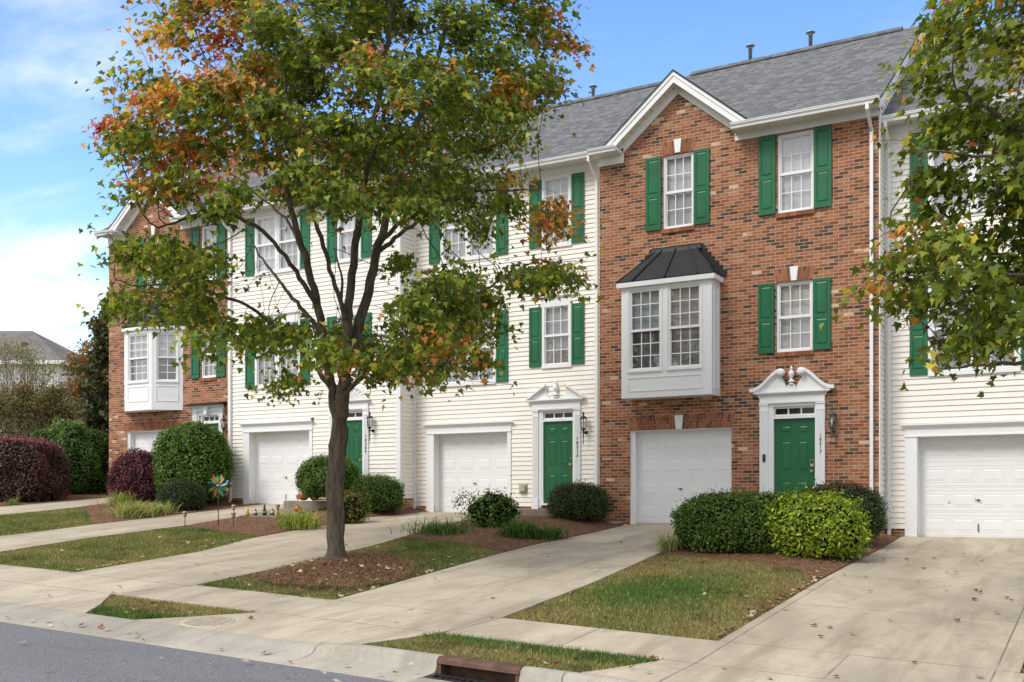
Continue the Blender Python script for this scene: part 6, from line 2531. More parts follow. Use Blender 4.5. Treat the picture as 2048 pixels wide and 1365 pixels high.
def shrub(name, label, cat, loc, dims, p, n, leaf, cols, group=None, lump=0.06, top=None, seed=0, aspect=0.55, stem=None, base_cut=0.86, fuzz=0.035, tips=None):
    """leaf-covered shrub: dims = full width, depth, height; p = how boxy it is clipped; many small leaves over a dark inside"""
    r = np.random.default_rng(seed + 11)
    root = empty(name, loc, ANG * 0.6)
    tag(root, label, cat, group)
    a, b, c = dims[0] / 2, dims[1] / 2, dims[2] / (1 + base_cut)
    ph = r.uniform(0, 6.28, (7, 3))
    fr = r.uniform(1.5, 5.0, (7, 3))

    def radius(d):
        k = (np.abs(d[:, 0]) ** p + np.abs(d[:, 1]) ** p + np.abs(d[:, 2]) ** p) ** (-1 / p)
        w = np.zeros(len(d))
        for i in range(7):
            w += np.sin(d[:, 0] * fr[i, 0] * 1.6 + ph[i, 0]) * np.sin(d[:, 1] * fr[i, 1] * 1.6 + ph[i, 1]) * np.cos(d[:, 2] * fr[i, 2] * 1.6 + ph[i, 2])
        return k * (1 + lump * w)

    def surf(d):
        q = d * radius(d)[:, None] * np.array([a, b, c])
        q[:, 2] += c * base_cut
        return q
    # inside: solid hull, its near-black colour stands for shade among the leaves
    nu, nv = 28, 16
    th = np.linspace(0, 2 * np.pi, nu, endpoint=False)
    fi = np.linspace(-1.25, 1.5, nv)
    T, F_ = np.meshgrid(th, fi)
    d = np.stack([np.cos(T) * np.cos(F_), np.sin(T) * np.cos(F_), np.sin(F_)], -1).reshape(-1, 3)
    q = surf(d)
    q[:, 2] -= c * base_cut
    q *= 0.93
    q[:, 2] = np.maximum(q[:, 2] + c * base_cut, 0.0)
    mb = MB()
    mb.v = q.tolist()
    for i in range(nv - 1):
        for j in range(nu):
            mb.f.append((i * nu + j, i * nu + (j + 1) % nu, (i + 1) * nu + (j + 1) % nu, (i + 1) * nu + j))
            mb.m.append(0)
            mb.s.append(True)
    mb.f.append(tuple((nv - 1) * nu + j for j in range(nu)))
    mb.m.append(0)
    mb.s.append(True)
    mb.build('dark_core', M['core'], root)
    # leaves
    d = r.normal(0, 1, (n, 3))
    d /= np.linalg.norm(d, axis=1, keepdims=True)
    s = surf(d)
    keep = (s[:, 2] > 0.01)
    d, s = d[keep], s[keep]
    m = len(s)
    e = 0.01
    nn = d / np.array([a, b, c]) ** 1.0
    nn = np.sign(d) * np.abs(d * radius(d)[:, None]) ** (p - 1) / np.array([a, b, c])
    nn /= np.linalg.norm(nn, axis=1, keepdims=True) + 1e-9
    pos = s + nn * (r.normal(0, fuzz, (m, 1)) - 0.012 + (r.random((m, 1)) < 0.05) * np.abs(r.normal(0, fuzz * 2.2, (m, 1))))
    pos[:, 2] = np.maximum(pos[:, 2], 0.02)
    nrm = nn * 0.7 + np.array([0, 0, 0.35]) + r.normal(0, 0.55, (m, 3))
    tip = nn * 0.5 + np.array([0, 0, 0.25]) + r.normal(0, 0.7, (m, 3))
    cols = np.array(cols)
    # neighbouring leaves on a shoot share a tone
    cell = np.floor(s / 0.11).astype(int)
    hsh = (cell[:, 0] * 73 + cell[:, 1] * 179 + cell[:, 2] * 283) % 97 / 97.0
    pick = np.clip(((hsh * 0.6 + r.random(m) * 0.4) * len(cols)).astype(int), 0, len(cols) - 1)
    C = cols[pick] * r.uniform(0.65, 1.35, (m, 1))
    if top is not None:                                   # fresh growth along the top
        t = sstep(nn[:, 2] + r.normal(0, 0.25, m), 0.45, 0.95)
        C = C * (1 - t[:, None]) + np.array(top)[None, :] * r.uniform(0.7, 1.3, (m, 1)) * t[:, None]
    sz = leaf * r.uniform(0.6, 1.35, m)
    shape = np.array([(0, 0), (aspect * 0.5, 0.42), (0, 1.0), (-aspect * 0.5, 0.42)])
    np_mesh('foliage', leaf_polys(pos, tip, nrm, sz, shape, fold=0.25, curl=0.1), C, M['boxleaf'], root)
    if stem:
        sb = MB()
        for (x_, y_, r_) in stem:
            sb.tube([(x_, y_, -0.05), (x_ * 0.8, y_ * 0.8, c * 0.8)], r_, 7)
        sb.build('stem', M['bark_pale'], root)
    return root


def at(x, y, lift=0.0):
    return (x, y, gz(x, y) + lift)


BOX = [(0.052, 0.098, 0.014), (0.072, 0.130, 0.018), (0.108, 0.168, 0.026), (0.036, 0.072, 0.012)]
DARKBOX = [(0.042, 0.070, 0.020), (0.060, 0.094, 0.026), (0.080, 0.116, 0.034), (0.044, 0.054, 0.024)]
HOLLY = [(0.060, 0.118, 0.016), (0.090, 0.172, 0.024), (0.138, 0.225, 0.038), (0.042, 0.082, 0.014)]
LORO = [(0.110, 0.036, 0.044), (0.075, 0.030, 0.030), (0.150, 0.050, 0.060), (0.075, 0.065, 0.025), (0.070, 0.090, 0.024)]
LORO2 = [(0.140, 0.036, 0.052), (0.100, 0.026, 0.040), (0.185, 0.052, 0.066), (0.080, 0.024, 0.032)]
NAND = [(0.22, 0.31, 0.020), (0.31, 0.39, 0.028), (0.15, 0.23, 0.020), (0.34, 0.40, 0.040), (0.18, 0.28, 0.022), (0.26, 0.34, 0.025), (0.12, 0.20, 0.020), (0.21, 0.13, 0.030)]

shrub('clipped_hedge', 'wide clipped boxwood hedge between the bay window garage and the last driveway', 'hedge', at(-5.82, 18.25), (2.30, 1.5, 1.00), 3.0, 24000, 0.053, BOX, 'clipped evergreen shrubs', 0.035, seed=1)
shrub('nandina', 'lime green nandina with reddish sprays at the right end of the wide hedge', 'shrub', at(-4.50, 18.10), (1.50, 1.25, 0.98), 2.5, 10500, 0.080, NAND, None, 0.07, seed=2, aspect=0.46, fuzz=0.055)
shrub('boxwood', 'rounded dark boxwood behind the lime green nandina', 'shrub', at(-4.58, 20.15), (1.62, 1.35, 1.02), 2.7, 16000, 0.040, DARKBOX, 'clipped evergreen shrubs', 0.025, top=(0.070, 0.055, 0.028), seed=3)
shrub('boxwood', 'rounded dark boxwood against the corner of the brick house by door 10213', 'shrub', at(-10.72, 21.42), (1.30, 1.15, 0.80), 2.6, 13000, 0.041, DARKBOX, 'clipped evergreen shrubs', 0.025, top=(0.070, 0.055, 0.030), seed=4)
shrub('boxwood_ball', 'round boxwood ball behind the maple trunk in front of door 10209', 'shrub', at(-17.55, 20.72, 0.32), (1.50, 1.40, 1.04), 2.3, 15000, 0.050, HOLLY, 'clipped evergreen shrubs', 0.035, seed=5, stem=((0.05, 0.0, 0.05),))
shrub('boxwood', 'flat-topped boxwood below the corner of house 10209', 'shrub', at(-16.45, 21.15), (1.48, 1.05, 0.86), 2.8, 13000, 0.045, BOX, 'clipped evergreen shrubs', 0.04, seed=6)
shrub('nandina', 'small olive nandina right of the maple trunk', 'shrub', at(-15.72, 19.3), (0.75, 0.6, 0.66), 2.2, 2600, 0.075, [(0.15, 0.16, 0.022), (0.10, 0.13, 0.018), (0.19, 0.12, 0.03), (0.07, 0.10, 0.015)], None, 0.12, seed=7, aspect=0.36, fuzz=0.06)
shrub('garden_shrub', 'small open holly shrub beside the step of door 10213', 'shrub', at(-11.75, 19.35), (0.98, 0.8, 0.72), 2.1, 2600, 0.068, HOLLY, None, 0.15, seed=8, fuzz=0.055, base_cut=0.95)
shrub('boxwood_mound', 'low dome of boxwood beside the variegated grass clumps', 'shrub', at(-21.95, 19.85), (1.22, 1.15, 0.86), 2.2, 12000, 0.036, [(0.038, 0.062, 0.018), (0.05, 0.078, 0.022), (0.060, 0.068, 0.026)], 'clipped evergreen shrubs', 0.02, seed=9, base_cut=0.7)
shrub('holly_bush', 'large round bright green bush between the left garages', 'shrub', at(-22.72, 20.95), (2.05, 1.7, 2.20), 2.4, 20000, 0.068, HOLLY, 'clipped evergreen shrubs', 0.04, seed=10)
shrub('loropetalum', 'maroon loropetalum in front of the left garage door', 'shrub', at(-24.32, 20.5), (1.66, 1.4, 1.42), 2.5, 13000, 0.058, LORO2, 'maroon shrubs', 0.05, seed=11)
shrub('loropetalum', 'big boxy maroon and green hedge at the left edge of the photo', 'hedge', at(-29.5, 19.75), (3.3, 1.8, 1.80), 6.0, 20000, 0.076, LORO, 'maroon shrubs', 0.04, top=(0.30, 0.085, 0.120), seed=12, stem=((1.35, -0.3, 0.05),))
shrub('evergreen_bush', 'tall rounded green bush behind the maroon hedge at the left', 'shrub', at(-29.9, 22.3), (2.40, 2.0, 2.22), 2.3, 17000, 0.075, HOLLY[:2] + [(0.06, 0.13, 0.03), (0.03, 0.06, 0.015)], None, 0.06, seed=13)
shrub('evergreen_bush', 'low dark green bush against the left corner of the brick house', 'shrub', at(-29.3, 23.5), (1.5, 1.3, 1.9), 2.4, 9000, 0.07, DARKBOX, None, 0.05, seed=14)


def grass_clump(label, loc, n, length, width, cols, group, spread=0.12, seed=0, droop=1.0, name='liriope'):
    r = np.random.default_rng(seed + 77)
    az = r.uniform(0, 2 * np.pi, n)
    x0 = r.normal(0, spread, n)
    y0 = r.normal(0, spread, n)
    L = length * r.uniform(0.6, 1.2, n)
    el0 = r.uniform(0.85, 1.5, n)
    segs = 4
    V = []
    p = np.stack([x0, y0, np.zeros(n)], -1)
    el = el0.copy()
    w0 = width * r.uniform(0.7, 1.2, n)
    side = np.stack([-np.sin(az), np.cos(az), np.zeros(n)], -1)
    for k in range(segs):
        q = p + np.stack([np.cos(az) * np.cos(el), np.sin(az) * np.cos(el), np.sin(el)], -1) * (L / segs)[:, None]
        wa = (w0 * (1 - (k / segs) ** 2))[:, None]
        wb = (w0 * (1 - ((k + 1) / segs) ** 2) + 0.0004)[:, None]
        V.append(np.stack([p - side * wa, p + side * wa, q + side * wb, q - side * wb], 1))
        p = q
        el = el - r.uniform(0.22, 0.62, n) * droop
    V = np.concatenate(V)
    V[:, :, 2] = np.maximum(V[:, :, 2], 0.008)
    c = np.array(cols)[r.integers(0, len(cols), n)] * r.uniform(0.75, 1.25, (n, 1))
    C = np.tile(c, (segs, 1))
    o = np_mesh(name, V, C, M['bladeleaf'])
    o.location = loc
    tag(o, label, 'grass clump', group)
    return o


VAR = [(0.40, 0.40, 0.16), (0.30, 0.34, 0.10), (0.44, 0.44, 0.18), (0.13, 0.19, 0.04)]
LILY = [(0.050, 0.135, 0.022), (0.070, 0.175, 0.030), (0.035, 0.095, 0.018), (0.13, 0.19, 0.045)]
GV = 'variegated grass clumps'
GL = 'green daylily clumps'
grass_clump('pale variegated grass clump behind the other two at the foot of the maroon shrub', at(-23.7, 19.3), 320, 0.58, 0.009, VAR, GV, 0.16, 1)
grass_clump('largest pale variegated grass clump in front of the maroon shrub', at(-21.45, 17.85), 520, 0.66, 0.010, VAR, GV, 0.24, 2)
grass_clump('pale variegated grass clump next to the boxwood dome', at(-21.5, 18.75), 260, 0.52, 0.009, VAR, GV, 0.15, 3)
grass_clump('pale variegated grass clump just left of the maple trunk', at(-15.85, 17.75), 460, 0.66, 0.010, [(0.30, 0.34, 0.07), (0.22, 0.30, 0.05), (0.38, 0.40, 0.12)], GV, 0.20, 4)
grass_clump('pale grass clump at the left end of the wide clipped hedge', at(-7.0, 17.72), 240, 0.52, 0.0065, [(0.28, 0.33, 0.10), (0.20, 0.27, 0.07), (0.40, 0.38, 0.2)], GV, 0.10, 5)
grass_clump('small pale grass clump below the big boxy hedge at the left', at(-27.75, 18.75), 90, 0.36, 0.007, [(0.20, 0.27, 0.08), (0.14, 0.2, 0.05)], GV, 0.10, 6)
grass_clump('low spreading daylily clump along the driveway of 10213', at(-12.2, 18.0), 340, 0.54, 0.0085, LILY, GL, 0.30, 7, 1.2, 'daylily')
grass_clump('daylily clump in front of the open holly shrub', at(-10.55, 18.35), 420, 0.58, 0.0085, LILY, GL, 0.20, 8, 1.1, 'daylily')
grass_clump('daylily clump nearest the rounded boxwood by door 10213', at(-9.98, 18.55), 300, 0.52, 0.0085, LILY, GL, 0.16, 9, 1.1, 'daylily')

# straggly rose
rose = empty('rose_bush', at(-12.42, 19.2))
tag(rose, 'straggly leaning rose bush with bare lower stems in the mulch', 'shrub')
sticks = [[(0, 0, 0), (0.06, 0.02, 0.2), (0.16, 0.05, 0.42), (0.10, 0.08, 0.60), (-0.10, 0.10, 0.72)], [(0, 0, 0), (-0.05, 0, 0.18), (-0.12, 0.02, 0.30)], [(0.03, 0, 0.02), (0.14, 0.03, 0.16), (0.20, 0.05, 0.22)],
          [(0.16, 0.05, 0.42), (0.19, 0.06, 0.6), (0.18, 0.1, 0.72)], [(0.05, 0.04, 0.66), (-0.16, 0.10, 0.66), (-0.30, 0.12, 0.54), (-0.33, 0.12, 0.45)]]
mb = MB()
for s in sticks:
    mb.tube(s, [0.011] + [0.008] * (len(s) - 2) + [0.004], 6)
mb.build('stem', M['bark_pale'], rose)
P, C = [], []
for c, m, sp in (((-0.26, 0.11, 0.55), 90, 0.07), ((-0.08, 0.1, 0.70), 60, 0.07), ((0.17, 0.09, 0.68), 50, 0.06), ((0.2, 0.05, 0.22), 40, 0.05), ((-0.12, 0.02, 0.32), 16, 0.03), ((0.14, 0.06, 0.45), 22, 0.05), ((0.0, 0.05, 0.1), 30, 0.08)):
    P.append(np.array(c) + rng.normal(0, sp, (m, 3)))
    C.append(np.array(HOLLY)[rng.integers(0, 4, m)])
P, C = np.vstack(P), np.vstack(C) * 0.9
n = len(P)
QUAD = np.array([(0, 0), (0.28, 0.42), (0, 1.0), (-0.28, 0.42)])
np_mesh('foliage', leaf_polys(P, rng.normal(0, 1, (n, 3)), rng.normal(0, 0.6, (n, 3)) + np.array([0, -0.3, 0.6]), rng.uniform(0.035, 0.065, n), QUAD), C, M['boxleaf'], rose)

# ------------------------------------------------------------------ the planting left of the row, and what stands behind it


def loose_tree(name, label, cat, loc, blobs, per, leaf, cols, sticks=60, stick_mat='bark_dark', stick_r=0.02, group=None, seed=0, shape=None, bare=0, trunkpart='trunk', spread_base=0.3, trunk_r=0.07):
    """tree or tall shrub of leaf clumps; blobs = (x, y, z, rx, ry, rz, weight)"""
    r = np.random.default_rng(seed + 200)
    root = empty(name, loc)
    tag(root, label, cat, group)
    mb = MB()
    P, C = [], []
    for (x, y, z, rx, ry, rz, wgt) in blobs:
        nc = max(3, int(9 * wgt))
        for _ in range(nc):
            d = r.normal(0, 1, 3)
            d /= np.linalg.norm(d)
            c = np.array([x, y, z]) + d * np.array([rx, ry, rz]) * r.random() ** 0.4
            m = int(per * r.uniform(0.6, 1.4))
            s_ = min(rx, rz) * 0.30
            P.append(c + r.normal(0, 1, (m, 3)) * np.array([s_, s_, s_ * 0.8]))
            cc = np.array(cols)[r.integers(0, len(cols))]
            C.append(np.tile(cc, (m, 1)) * 0.6 + 0.4 * np.array(cols)[r.integers(0, len(cols), m)])
            b0 = np.array([r.normal(0, spread_base), r.normal(0, spread_base), -0.1])
            mid = b0 * 0.6 + np.array([x, y, 0]) * 0.35 + np.array([0, 0, c[2] * 0.55])
            mb.tube([b0, mid + r.normal(0, 0.05, 3), c], [stick_r * 1.6, stick_r, stick_r * 0.3], 5)
    for _ in range(bare):
        x, y = r.normal(0, 0.8, 2)
        hgt = blobs[0][2] * r.uniform(0.7, 1.25)
        b0 = np.array([x * 0.45, y * 0.45, -0.1])
        e = np.array([x * 1.1, y * 1.1, hgt])
        mid = (b0 + e) / 2 + r.normal(0, 0.12, 3)
        mb.tube([b0, mid, e], [stick_r * 1.2, stick_r * 0.8, stick_r * 0.25], 4)
        for _ in range(4):
            f = r.uniform(0.4, 0.95)
            s0 = b0 + (e - b0) * f
            mb.tube([s0, s0 + np.array([r.normal(0, 0.25), r.normal(0, 0.25), r.uniform(0.3, 0.8)])], [stick_r * 0.5, stick_r * 0.15], 3)
    if trunk_r:
        mb.tube([(0, 0, -0.2), (0.03, 0.02, blobs[0][2] * 0.5), (0, 0, blobs[0][2] * 0.9)], [trunk_r, trunk_r * 0.7, trunk_r * 0.3], 8)
    mb.build(trunkpart, M[stick_mat], root)
    P, C = np.vstack(P), np.vstack(C)
    C = C * r.uniform(0.65, 1.35, (len(C), 1))
    m = len(P)
    P[:, 2] = np.maximum(P[:, 2], 0.05)
    np_mesh('crown', leaf_polys(P, r.normal(0, 1, (m, 3)) + np.array([0, 0, -0.2]), r.normal(0, 0.6, (m, 3)) + np.array([0.1, -0.3, 0.6]), leaf * r.uniform(0.6, 1.3, m), shape if shape is not None else QUAD), C, M['boxleaf'], root)
    return root


MAG = [(0.045, 0.068, 0.024), (0.066, 0.095, 0.030), (0.090, 0.120, 0.040), (0.085, 0.060, 0.028), (0.105, 0.068, 0.032)]
FAT = np.array([(0, 0), (0.30, 0.30), (0.26, 0.72), (0, 1.0), (-0.26, 0.72), (-0.30, 0.30)])
mag = []
for z, rr in ((0.9, 1.05), (1.7, 1.25), (2.5, 1.35), (3.3, 1.3), (4.1, 1.15), (4.9, 0.95), (5.6, 0.75), (6.3, 0.5), (6.8, 0.3)):
    for k in range(4):
        a = k * 1.57 + z
        mag.append((rr * 0.5 * math.cos(a), rr * 0.5 * math.sin(a), z, rr * 0.62, rr * 0.62, 0.5, 1.5))
loose_tree('magnolia', 'tall dark magnolia close to the left corner of the brick house', 'tree', at(-30.25, 24.6), mag, 60, 0.18, MAG, stick_r=0.018, seed=1, shape=FAT)
OR = [(0.34, 0.13, 0.035), (0.26, 0.15, 0.035), (0.15, 0.15, 0.035), (0.30, 0.09, 0.04), (0.10, 0.12, 0.03), (0.40, 0.22, 0.05)]
loose_tree('autumn_tree', 'small tree turning orange and green left of the magnolia', 'tree', at(-36.2, 27.4), [(0.3, 0, 4.5, 0.95, 0.9, 0.8, 1.8), (0.2, 0, 5.3, 0.75, 0.7, 0.6, 1.4), (-0.4, 0, 3.6, 1.0, 0.9, 0.9, 1.8), (0.3, 0, 2.5, 1.2, 1.0, 1.0, 2.0)], 125, 0.13, OR, seed=2)
loose_tree('crape_myrtle', 'tall grey-stemmed shrub with sparse yellow leaves at the left edge', 'tree', at(-38.3, 26.4), [(0, 0, 4.9, 1.0, 0.9, 0.9, 1.3), (-0.9, 0.2, 5.4, 0.9, 0.8, 0.7, 1.5), (0.9, 0, 4.5, 0.7, 0.7, 0.7, 1.1), (0.0, 0, 2.8, 1.4, 1.0, 1.1, 1.6), (-1.4, 0, 3.8, 0.9, 0.8, 0.9, 1.2)], 75, 0.09, [(0.20, 0.20, 0.04), (0.28, 0.22, 0.05), (0.12, 0.14, 0.035)], stick_mat='bark_pale', stick_r=0.022, seed=3, bare=70, trunkpart='stems', spread_base=0.5, trunk_r=0)
loose_tree('brush_shrub', 'twiggy red-brown shrub below the grey-stemmed one', 'shrub', at(-35.6, 25.2, 0.3), [(-2.0, 0.2, 2.2, 1.1, 0.8, 1.1, 2.0), (0, 0, 2.2, 1.2, 0.8, 1.0, 2.4), (0.9, 0.2, 2.4, 0.9, 0.7, 0.9, 1.8), (-1.0, 0, 2.2, 1.1, 0.8, 1.0, 2.0), (1.6, 0.3, 2.0, 0.9, 0.8, 0.9, 2.2), (0.2, -0.2, 3.0, 1.5, 0.8, 0.6, 2.6), (-2.2, 0, 3.0, 1.1, 0.8, 0.7, 2.0)], 190, 0.10, [(0.15, 0.09, 0.04), (0.13, 0.13, 0.04), (0.10, 0.12, 0.035), (0.20, 0.10, 0.05), (0.16, 0.16, 0.055)], stick_mat='bark_pale', stick_r=0.011, seed=4, bare=90, trunkpart='stems', spread_base=0.5, trunk_r=0)
loose_tree('hydrangea', 'pale lime hydrangea bush with whitish flower heads', 'shrub', at(-33.2, 25.0, 0.5), [(0, 0, 1.75, 0.9, 0.7, 0.55, 1.8), (0.6, 0, 1.5, 0.7, 0.6, 0.5, 1.2), (-0.6, 0, 1.4, 0.6, 0.6, 0.5, 1.0), (0, 0, 0.8, 1.0, 0.8, 0.6, 1.2)], 110, 0.11, [(0.20, 0.26, 0.055), (0.26, 0.32, 0.08), (0.15, 0.21, 0.05), (0.40, 0.42, 0.24)], seed=5, trunkpart='stems', trunk_r=0)
loose_tree('dark_shrub', 'low dark evergreen shrub between the big hedge and the twiggy shrub', 'shrub', at(-33.6, 22.8), [(0, 0, 1.2, 1.3, 0.8, 0.7, 1.8), (1.3, 0, 1.3, 0.9, 0.7, 0.7, 1.6), (-1.4, 0, 1.5, 1.2, 0.8, 0.8, 2.2)], 130, 0.10, [(0.022, 0.035, 0.015), (0.035, 0.05, 0.02), (0.07, 0.045, 0.025)], seed=6, trunkpart='stems', trunk_r=0)
loose_tree('green_tree', 'leafy green tree filling the gap beside the magnolia', 'tree', at(-34.6, 28.2), [(0, 0, 2.8, 1.4, 1.0, 1.2, 2.8), (0.8, 0, 3.9, 0.9, 0.8, 0.8, 2.0), (-1.0, 0, 1.5, 1.2, 1.0, 1.0, 1.5), (1.4, 0.3, 1.6, 1.1, 1.0, 1.0, 1.4)], 95, 0.13, [(0.055, 0.075, 0.022), (0.08, 0.10, 0.03), (0.11, 0.11, 0.03), (0.14, 0.10, 0.035)], seed=7)

# far house on the left
fh = empty('background_house', (-63.5, 46.0, 0.0), ANG)
tag(fh, 'distant pale house with a grey-brown hip roof beyond the shrubs', 'house')
mb = MB()
mb.box(-24, 0.4, 0, 12, -1.0, 9.30)
mb.build('wall', M['siding'], fh)
mb = MB()
e0, e1, ey0, ey1, ze, zr = -24.6, 1.0, -0.6, 12.6, 9.35, 12.45
A_, B_, C_, D_ = (e0, ey0, ze), (e1, ey0, ze), (e1, ey1, ze), (e0, ey1, ze)
R0, R1 = (e0 + 6, 6, zr), (e1 - 5.2, 6, zr)
mb.poly([A_, B_, R1, R0])
mb.poly([B_, C_, R1])
mb.poly([C_, D_, R0, R1])
mb.poly([D_, A_, R0])
rf = mb.build('roof', M['bgroof'], fh)
mb = MB()
mb.box(e0, e1, ey0 - 0.12, ey0, ze - 0.22, ze + 0.02)
mb.box(e1, e1 + 0.12, ey0 - 0.12, ey1, ze - 0.22, ze + 0.02)
mb.box(e0, e1, ey0, 0, ze - 0.20, ze - 0.12)
mb.build('gutter', M['white'], fh)
for x_, y_ in ((-3.2, 2.6), (-5.6, 1.6)):
    vb = MB()
    zz = ze + (zr - ze) * (y_ + 0.6) / 6.6
    vb.box(x_ - 0.16, x_ + 0.16, y_ - 0.1, y_ + 0.25, zz - 0.1, zz + 0.22)
    vb.build('roof_vent', M['iron'], rf)

# ------------------------------------------------------------------ garden things
GP = 'solar lights along the garden bed'


def make_light():
    root = empty('path_light', (0, 0, 0))
    mb = MB()
    mb.tube([(0, 0, -0.05), (0, 0, 0.22)], 0.009, 8)
    mb.build('stake', M['bronze'], root)
    gl = MB()
    gl.lathe([(0.022, 0.20), (0.040, 0.23), (0.044, 0.28)], (0, 0, 0), 14)
    gl.build('lamp_glass', M['amber'], root)
    cp = MB()
    cp.lathe([(0.046, 0.28), (0.056, 0.285), (0.058, 0.305), (0.050, 0.325), (0.015, 0.335)], (0, 0, 0), 14)
    cp.build('cap', M['copper'], root)
    return root


M['bronze'] = simple('dark_bronze', (0.05, 0.04, 0.032), 0.5, 0.2, 20, 0.4, 0.3)
M['amber'] = simple('lamp_plastic', (0.34, 0.24, 0.17), 0.35, 0.2, 40)
M['copper'] = simple('copper_cap', (0.34, 0.25, 0.20), 0.4, 0.2, 30, 0.5, 0.4)
light0 = make_light()
spots = [(-18.45, 16.78, 'solar path light at the lawn corner left of the pinwheel'), (-18.5, 18.35, 'solar path light just right of the pinwheel and behind the garden gnomes'), (-17.2, 17.05, 'solar path light in the open mulch in front of the gnomes'),
         (-17.42, 18.72, 'solar path light beside the right yellow gnome'), (-19.15, 21.35, 'solar path light behind the pumpkins by the garage door')]
for i, (x, y, lb) in enumerate(spots):
    o = light0 if i == 0 else copy_tree(light0)
    o.location = at(x, y, 0.02)
    tag(o, lb, 'path light', GP)

# slab of the walk to door 10209, with the gnomes on its near edge
tag(sheet('garden_path', [(18.72, -18.7, -17.45), (20.8, -19.0, -17.6)], M['step'], 0.045, ny=6, nx=4, thick=0.08), kind='structure')


def path_z(x, y):
    return gz(x, y) + 0.045


def gnome(label, x, y, body, hat, beard, h=0.17, witch=False):
    root = empty('garden_gnome', (x, y, path_z(x, y)), ANG)
    tag(root, label, 'garden gnome', 'garden gnomes on the path edge')
    s = h / 0.17
    mb = MB()
    mb.lathe([(0.040 * s, 0.0), (0.050 * s, 0.01 * s), (0.052 * s, 0.04 * s), (0.040 * s, 0.075 * s), (0.022 * s, 0.09 * s)], (0, 0, 0), 14)
    mb.build('body', simple('gnome_body', body, 0.45, 0.15, 30), root)
    fb = MB()
    fb.lathe([(0.010 * s, 0.035 * s), (0.028 * s, 0.055 * s), (0.034 * s, 0.08 * s), (0.028 * s, 0.10 * s), (0.01 * s, 0.108 * s)], (0, -0.022 * s, 0), 12)
    fb.build('beard', simple('gnome_beard', beard, 0.6, 0.1, 30), root)
    nb_ = MB()
    nb_.lathe([(0.002 * s, -0.010 * s), (0.009 * s, -0.004 * s), (0.010 * s, 0.002 * s), (0.003 * s, 0.010 * s)], (0, -0.052 * s, 0.092 * s), 10)
    nb_.build('nose', simple('gnome_nose', (0.62, 0.36, 0.26), 0.5, 0.05, 30), root)
    hb = MB()
    if witch:
        hb.lathe([(0.075 * s, 0.098 * s), (0.075 * s, 0.104 * s), (0.034 * s, 0.108 * s), (0.024 * s, 0.17 * s), (0.015 * s, 0.22 * s)], (0, 0, 0), 14)
        hb.tube([(0, 0, 0.215 * s), (0.006 * s, 0, 0.25 * s), (0.020 * s, 0, 0.275 * s)], [0.015 * s, 0.009 * s, 0.002], 8)
    else:
        hb.lathe([(0.036 * s, 0.095 * s), (0.038 * s, 0.102 * s), (0.026 * s, 0.13 * s), (0.012 * s, 0.16 * s), (0.002, 0.175 * s)], (0, 0, 0), 14)
    hb.build('hat', simple('gnome_hat', hat, 0.55, 0.12, 30), root)
    return root


gnome('yellow garden gnome with pointed yellow hat, left end of the row', -18.50, 18.80, (0.62, 0.40, 0.03), (0.50, 0.46, 0.06), (0.70, 0.55, 0.36), 0.20)
gnome('white-bearded gnome in a red hat, left of the black-hatted figure', -18.30, 18.88, (0.045, 0.06, 0.055), (0.33, 0.06, 0.05), (0.78, 0.74, 0.70))
gnome('small figure in a tall black pointed hat amid the gnomes', -18.06, 18.94, (0.02, 0.02, 0.022), (0.015, 0.015, 0.016), (0.60, 0.50, 0.44), 0.19, True)
gnome('white-bearded gnome in a dark red hat, right of the black-hatted figure', -17.86, 19.0, (0.03, 0.05, 0.03), (0.24, 0.05, 0.06), (0.80, 0.76, 0.74))
gnome('yellow garden gnome with yellow hat, right end of the row', -17.66, 18.96, (0.62, 0.42, 0.03), (0.40, 0.36, 0.05), (0.72, 0.60, 0.42), 0.20)


def pumpkin(label, x, y, r_, z=None):
    root = empty('pumpkin', (x, y, path_z(x, y) if z is None else z))
    tag(root, label, 'pumpkin', 'pumpkins by the door of 10209')
    mb = MB()
    nu, nv = 40, 12
    for j in range(nv + 1):
        f = -math.pi / 2 + math.pi * j / nv
        for i in range(nu):
            a = 2 * math.pi * i / nu
            rib = 1 - 0.09 * abs(math.sin(a * 5)) ** 0.4 * -1 - 0.09
            rr = r_ * (math.cos(f) ** 0.75 if math.cos(f) > 0 else 0) * (rib + 0.0)
            mb.v.append((rr * math.cos(a), rr * math.sin(a), r_ * 0.86 + r_ * 0.86 * math.sin(f) * (1 - 0.10 * math.cos(f) ** 0)))
    for j in range(nv):
        for i in range(nu):
            i2 = (i + 1) % nu
            mb.f.append((j * nu + i, j * nu + i2, (j + 1) * nu + i2, (j + 1) * nu + i))
            mb.m.append(0)
            mb.s.append(True)
    mb.build('shell', M['pumpkin'], root)
    sb = MB()
    sb.tube([(0, 0, r_ * 1.55), (0.005, 0, r_ * 1.78), (0.02, 0.0, r_ * 1.95)], [r_ * 0.16, r_ * 0.10, r_ * 0.11], 8)
    sb.build('stem', M['pstem'], root)
    return root


M['pumpkin'] = simple('pumpkin_skin', (0.40, 0.105, 0.020), 0.35, 0.25, 8)
M['pstem'] = simple('pumpkin_stem', (0.16, 0.13, 0.05), 0.8, 0.2, 20)
pumpkin('small orange pumpkin lowest and nearest the gnomes', -17.62, 19.65, 0.10)
pumpkin('larger orange pumpkin on the step beside the boxwood ball', -18.62, 20.98, 0.145, -0.20 + 0.105)
pumpkin('orange pumpkin half hidden behind the larger one by the boxwood ball', -18.36, 21.12, 0.135, -0.20 + 0.105)

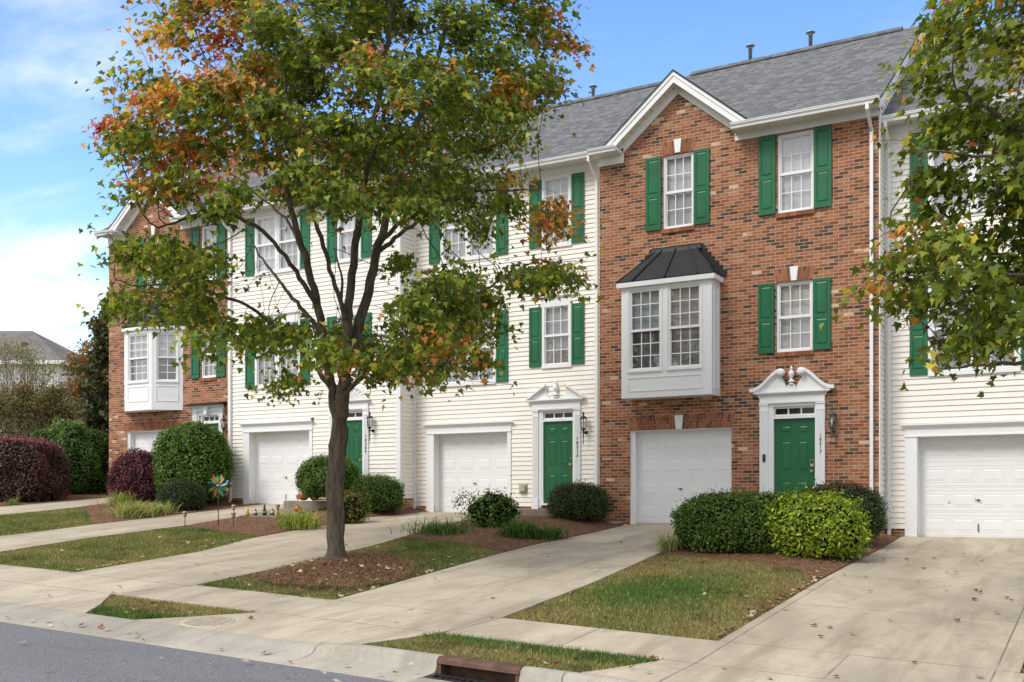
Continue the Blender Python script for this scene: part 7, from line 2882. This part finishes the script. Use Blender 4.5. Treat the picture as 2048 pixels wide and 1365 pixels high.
# wind spinner
pw = empty('wind_spinner', at(-17.72, 17.1), ANG)
tag(pw, 'colourful metal wind spinner on a black pole in the mulch', 'wind spinner')
mb = MB()
mb.tube([(0, 0, -0.1), (0, 0, 0.93)], 0.010, 8)
mb.build('pole', M['iron'], pw)
PET = [('spinner_teal', (0.02, 0.14, 0.11)), ('spinner_gold', (0.42, 0.26, 0.05)), ('spinner_orange', (0.45, 0.17, 0.05)), ('spinner_blue', (0.03, 0.06, 0.16)), ('spinner_green', (0.04, 0.30, 0.17)), ('spinner_lime', (0.32, 0.33, 0.06))]
PM = [simple(a, b, 0.35, 0.25, 25, 0.5, 0.3) for a, b in PET]
for ring, (r0, r1, nn_, w, yy) in enumerate(((0.06, 0.235, 9, 0.036, -0.05), (0.05, 0.27, 8, 0.040, -0.02))):
    for k in range(nn_):
        a = 2 * math.pi * (k + 0.3 * ring) / nn_ + 0.2
        ca, sa_ = math.cos(a), math.sin(a)
        mb = MB()
        ol = []
        for i in range(9):
            t = i / 8
            ol.append((r0 + (r1 - r0) * t, w * math.sin(math.pi * min(1, t * 0.9 + 0.08)) ** 0.8))
        pts = [(p[0], p[1]) for p in ol] + [(p[0], -p[1]) for p in reversed(ol)]
        tw = 0.45
        top = [(p[0] * ca - p[1] * sa_ * math.cos(tw), yy + p[1] * math.sin(tw) + 0.002, 0.93 + p[0] * sa_ + p[1] * ca * math.cos(tw)) for p in pts]
        bot = [(p[0], p[1] - 0.004, p[2]) for p in top]
        mb.poly(top)
        mb.poly(bot[::-1])
        n2 = len(top)
        for i in range(n2):
            mb.poly([bot[i], bot[(i + 1) % n2], top[(i + 1) % n2], top[i]])
        mb.build('blade', PM[(k * 2 + ring * 3 + k // 3) % 6], pw)
mb = MB()
mb.lathe([(0.03, 0.0), (0.034, 0.05), (0.026, 0.07), (0.01, 0.085)], (0, 0.01, 0.93), 14, axis='y')
mb.build('hub', M['steel'], pw)

# splash hose behind the boxwood at the corner of 10217
hz = gz(-9.85, 21.75) + 0.04
mb = MB()
hp = [(-10.05 + 0.16 * math.cos(a) + 0.02 * a, 21.72 + 0.10 * math.sin(a), hz + 0.012 * a / 3) for a in np.linspace(0, 10, 50)]
mb.tube(hp, 0.011, 6)
tag(mb.build('garden_hose', simple('grey_hose', (0.30, 0.30, 0.29), 0.5, 0.1, 20)), 'grey garden hose end lying at the foot of the brick corner', 'hose')
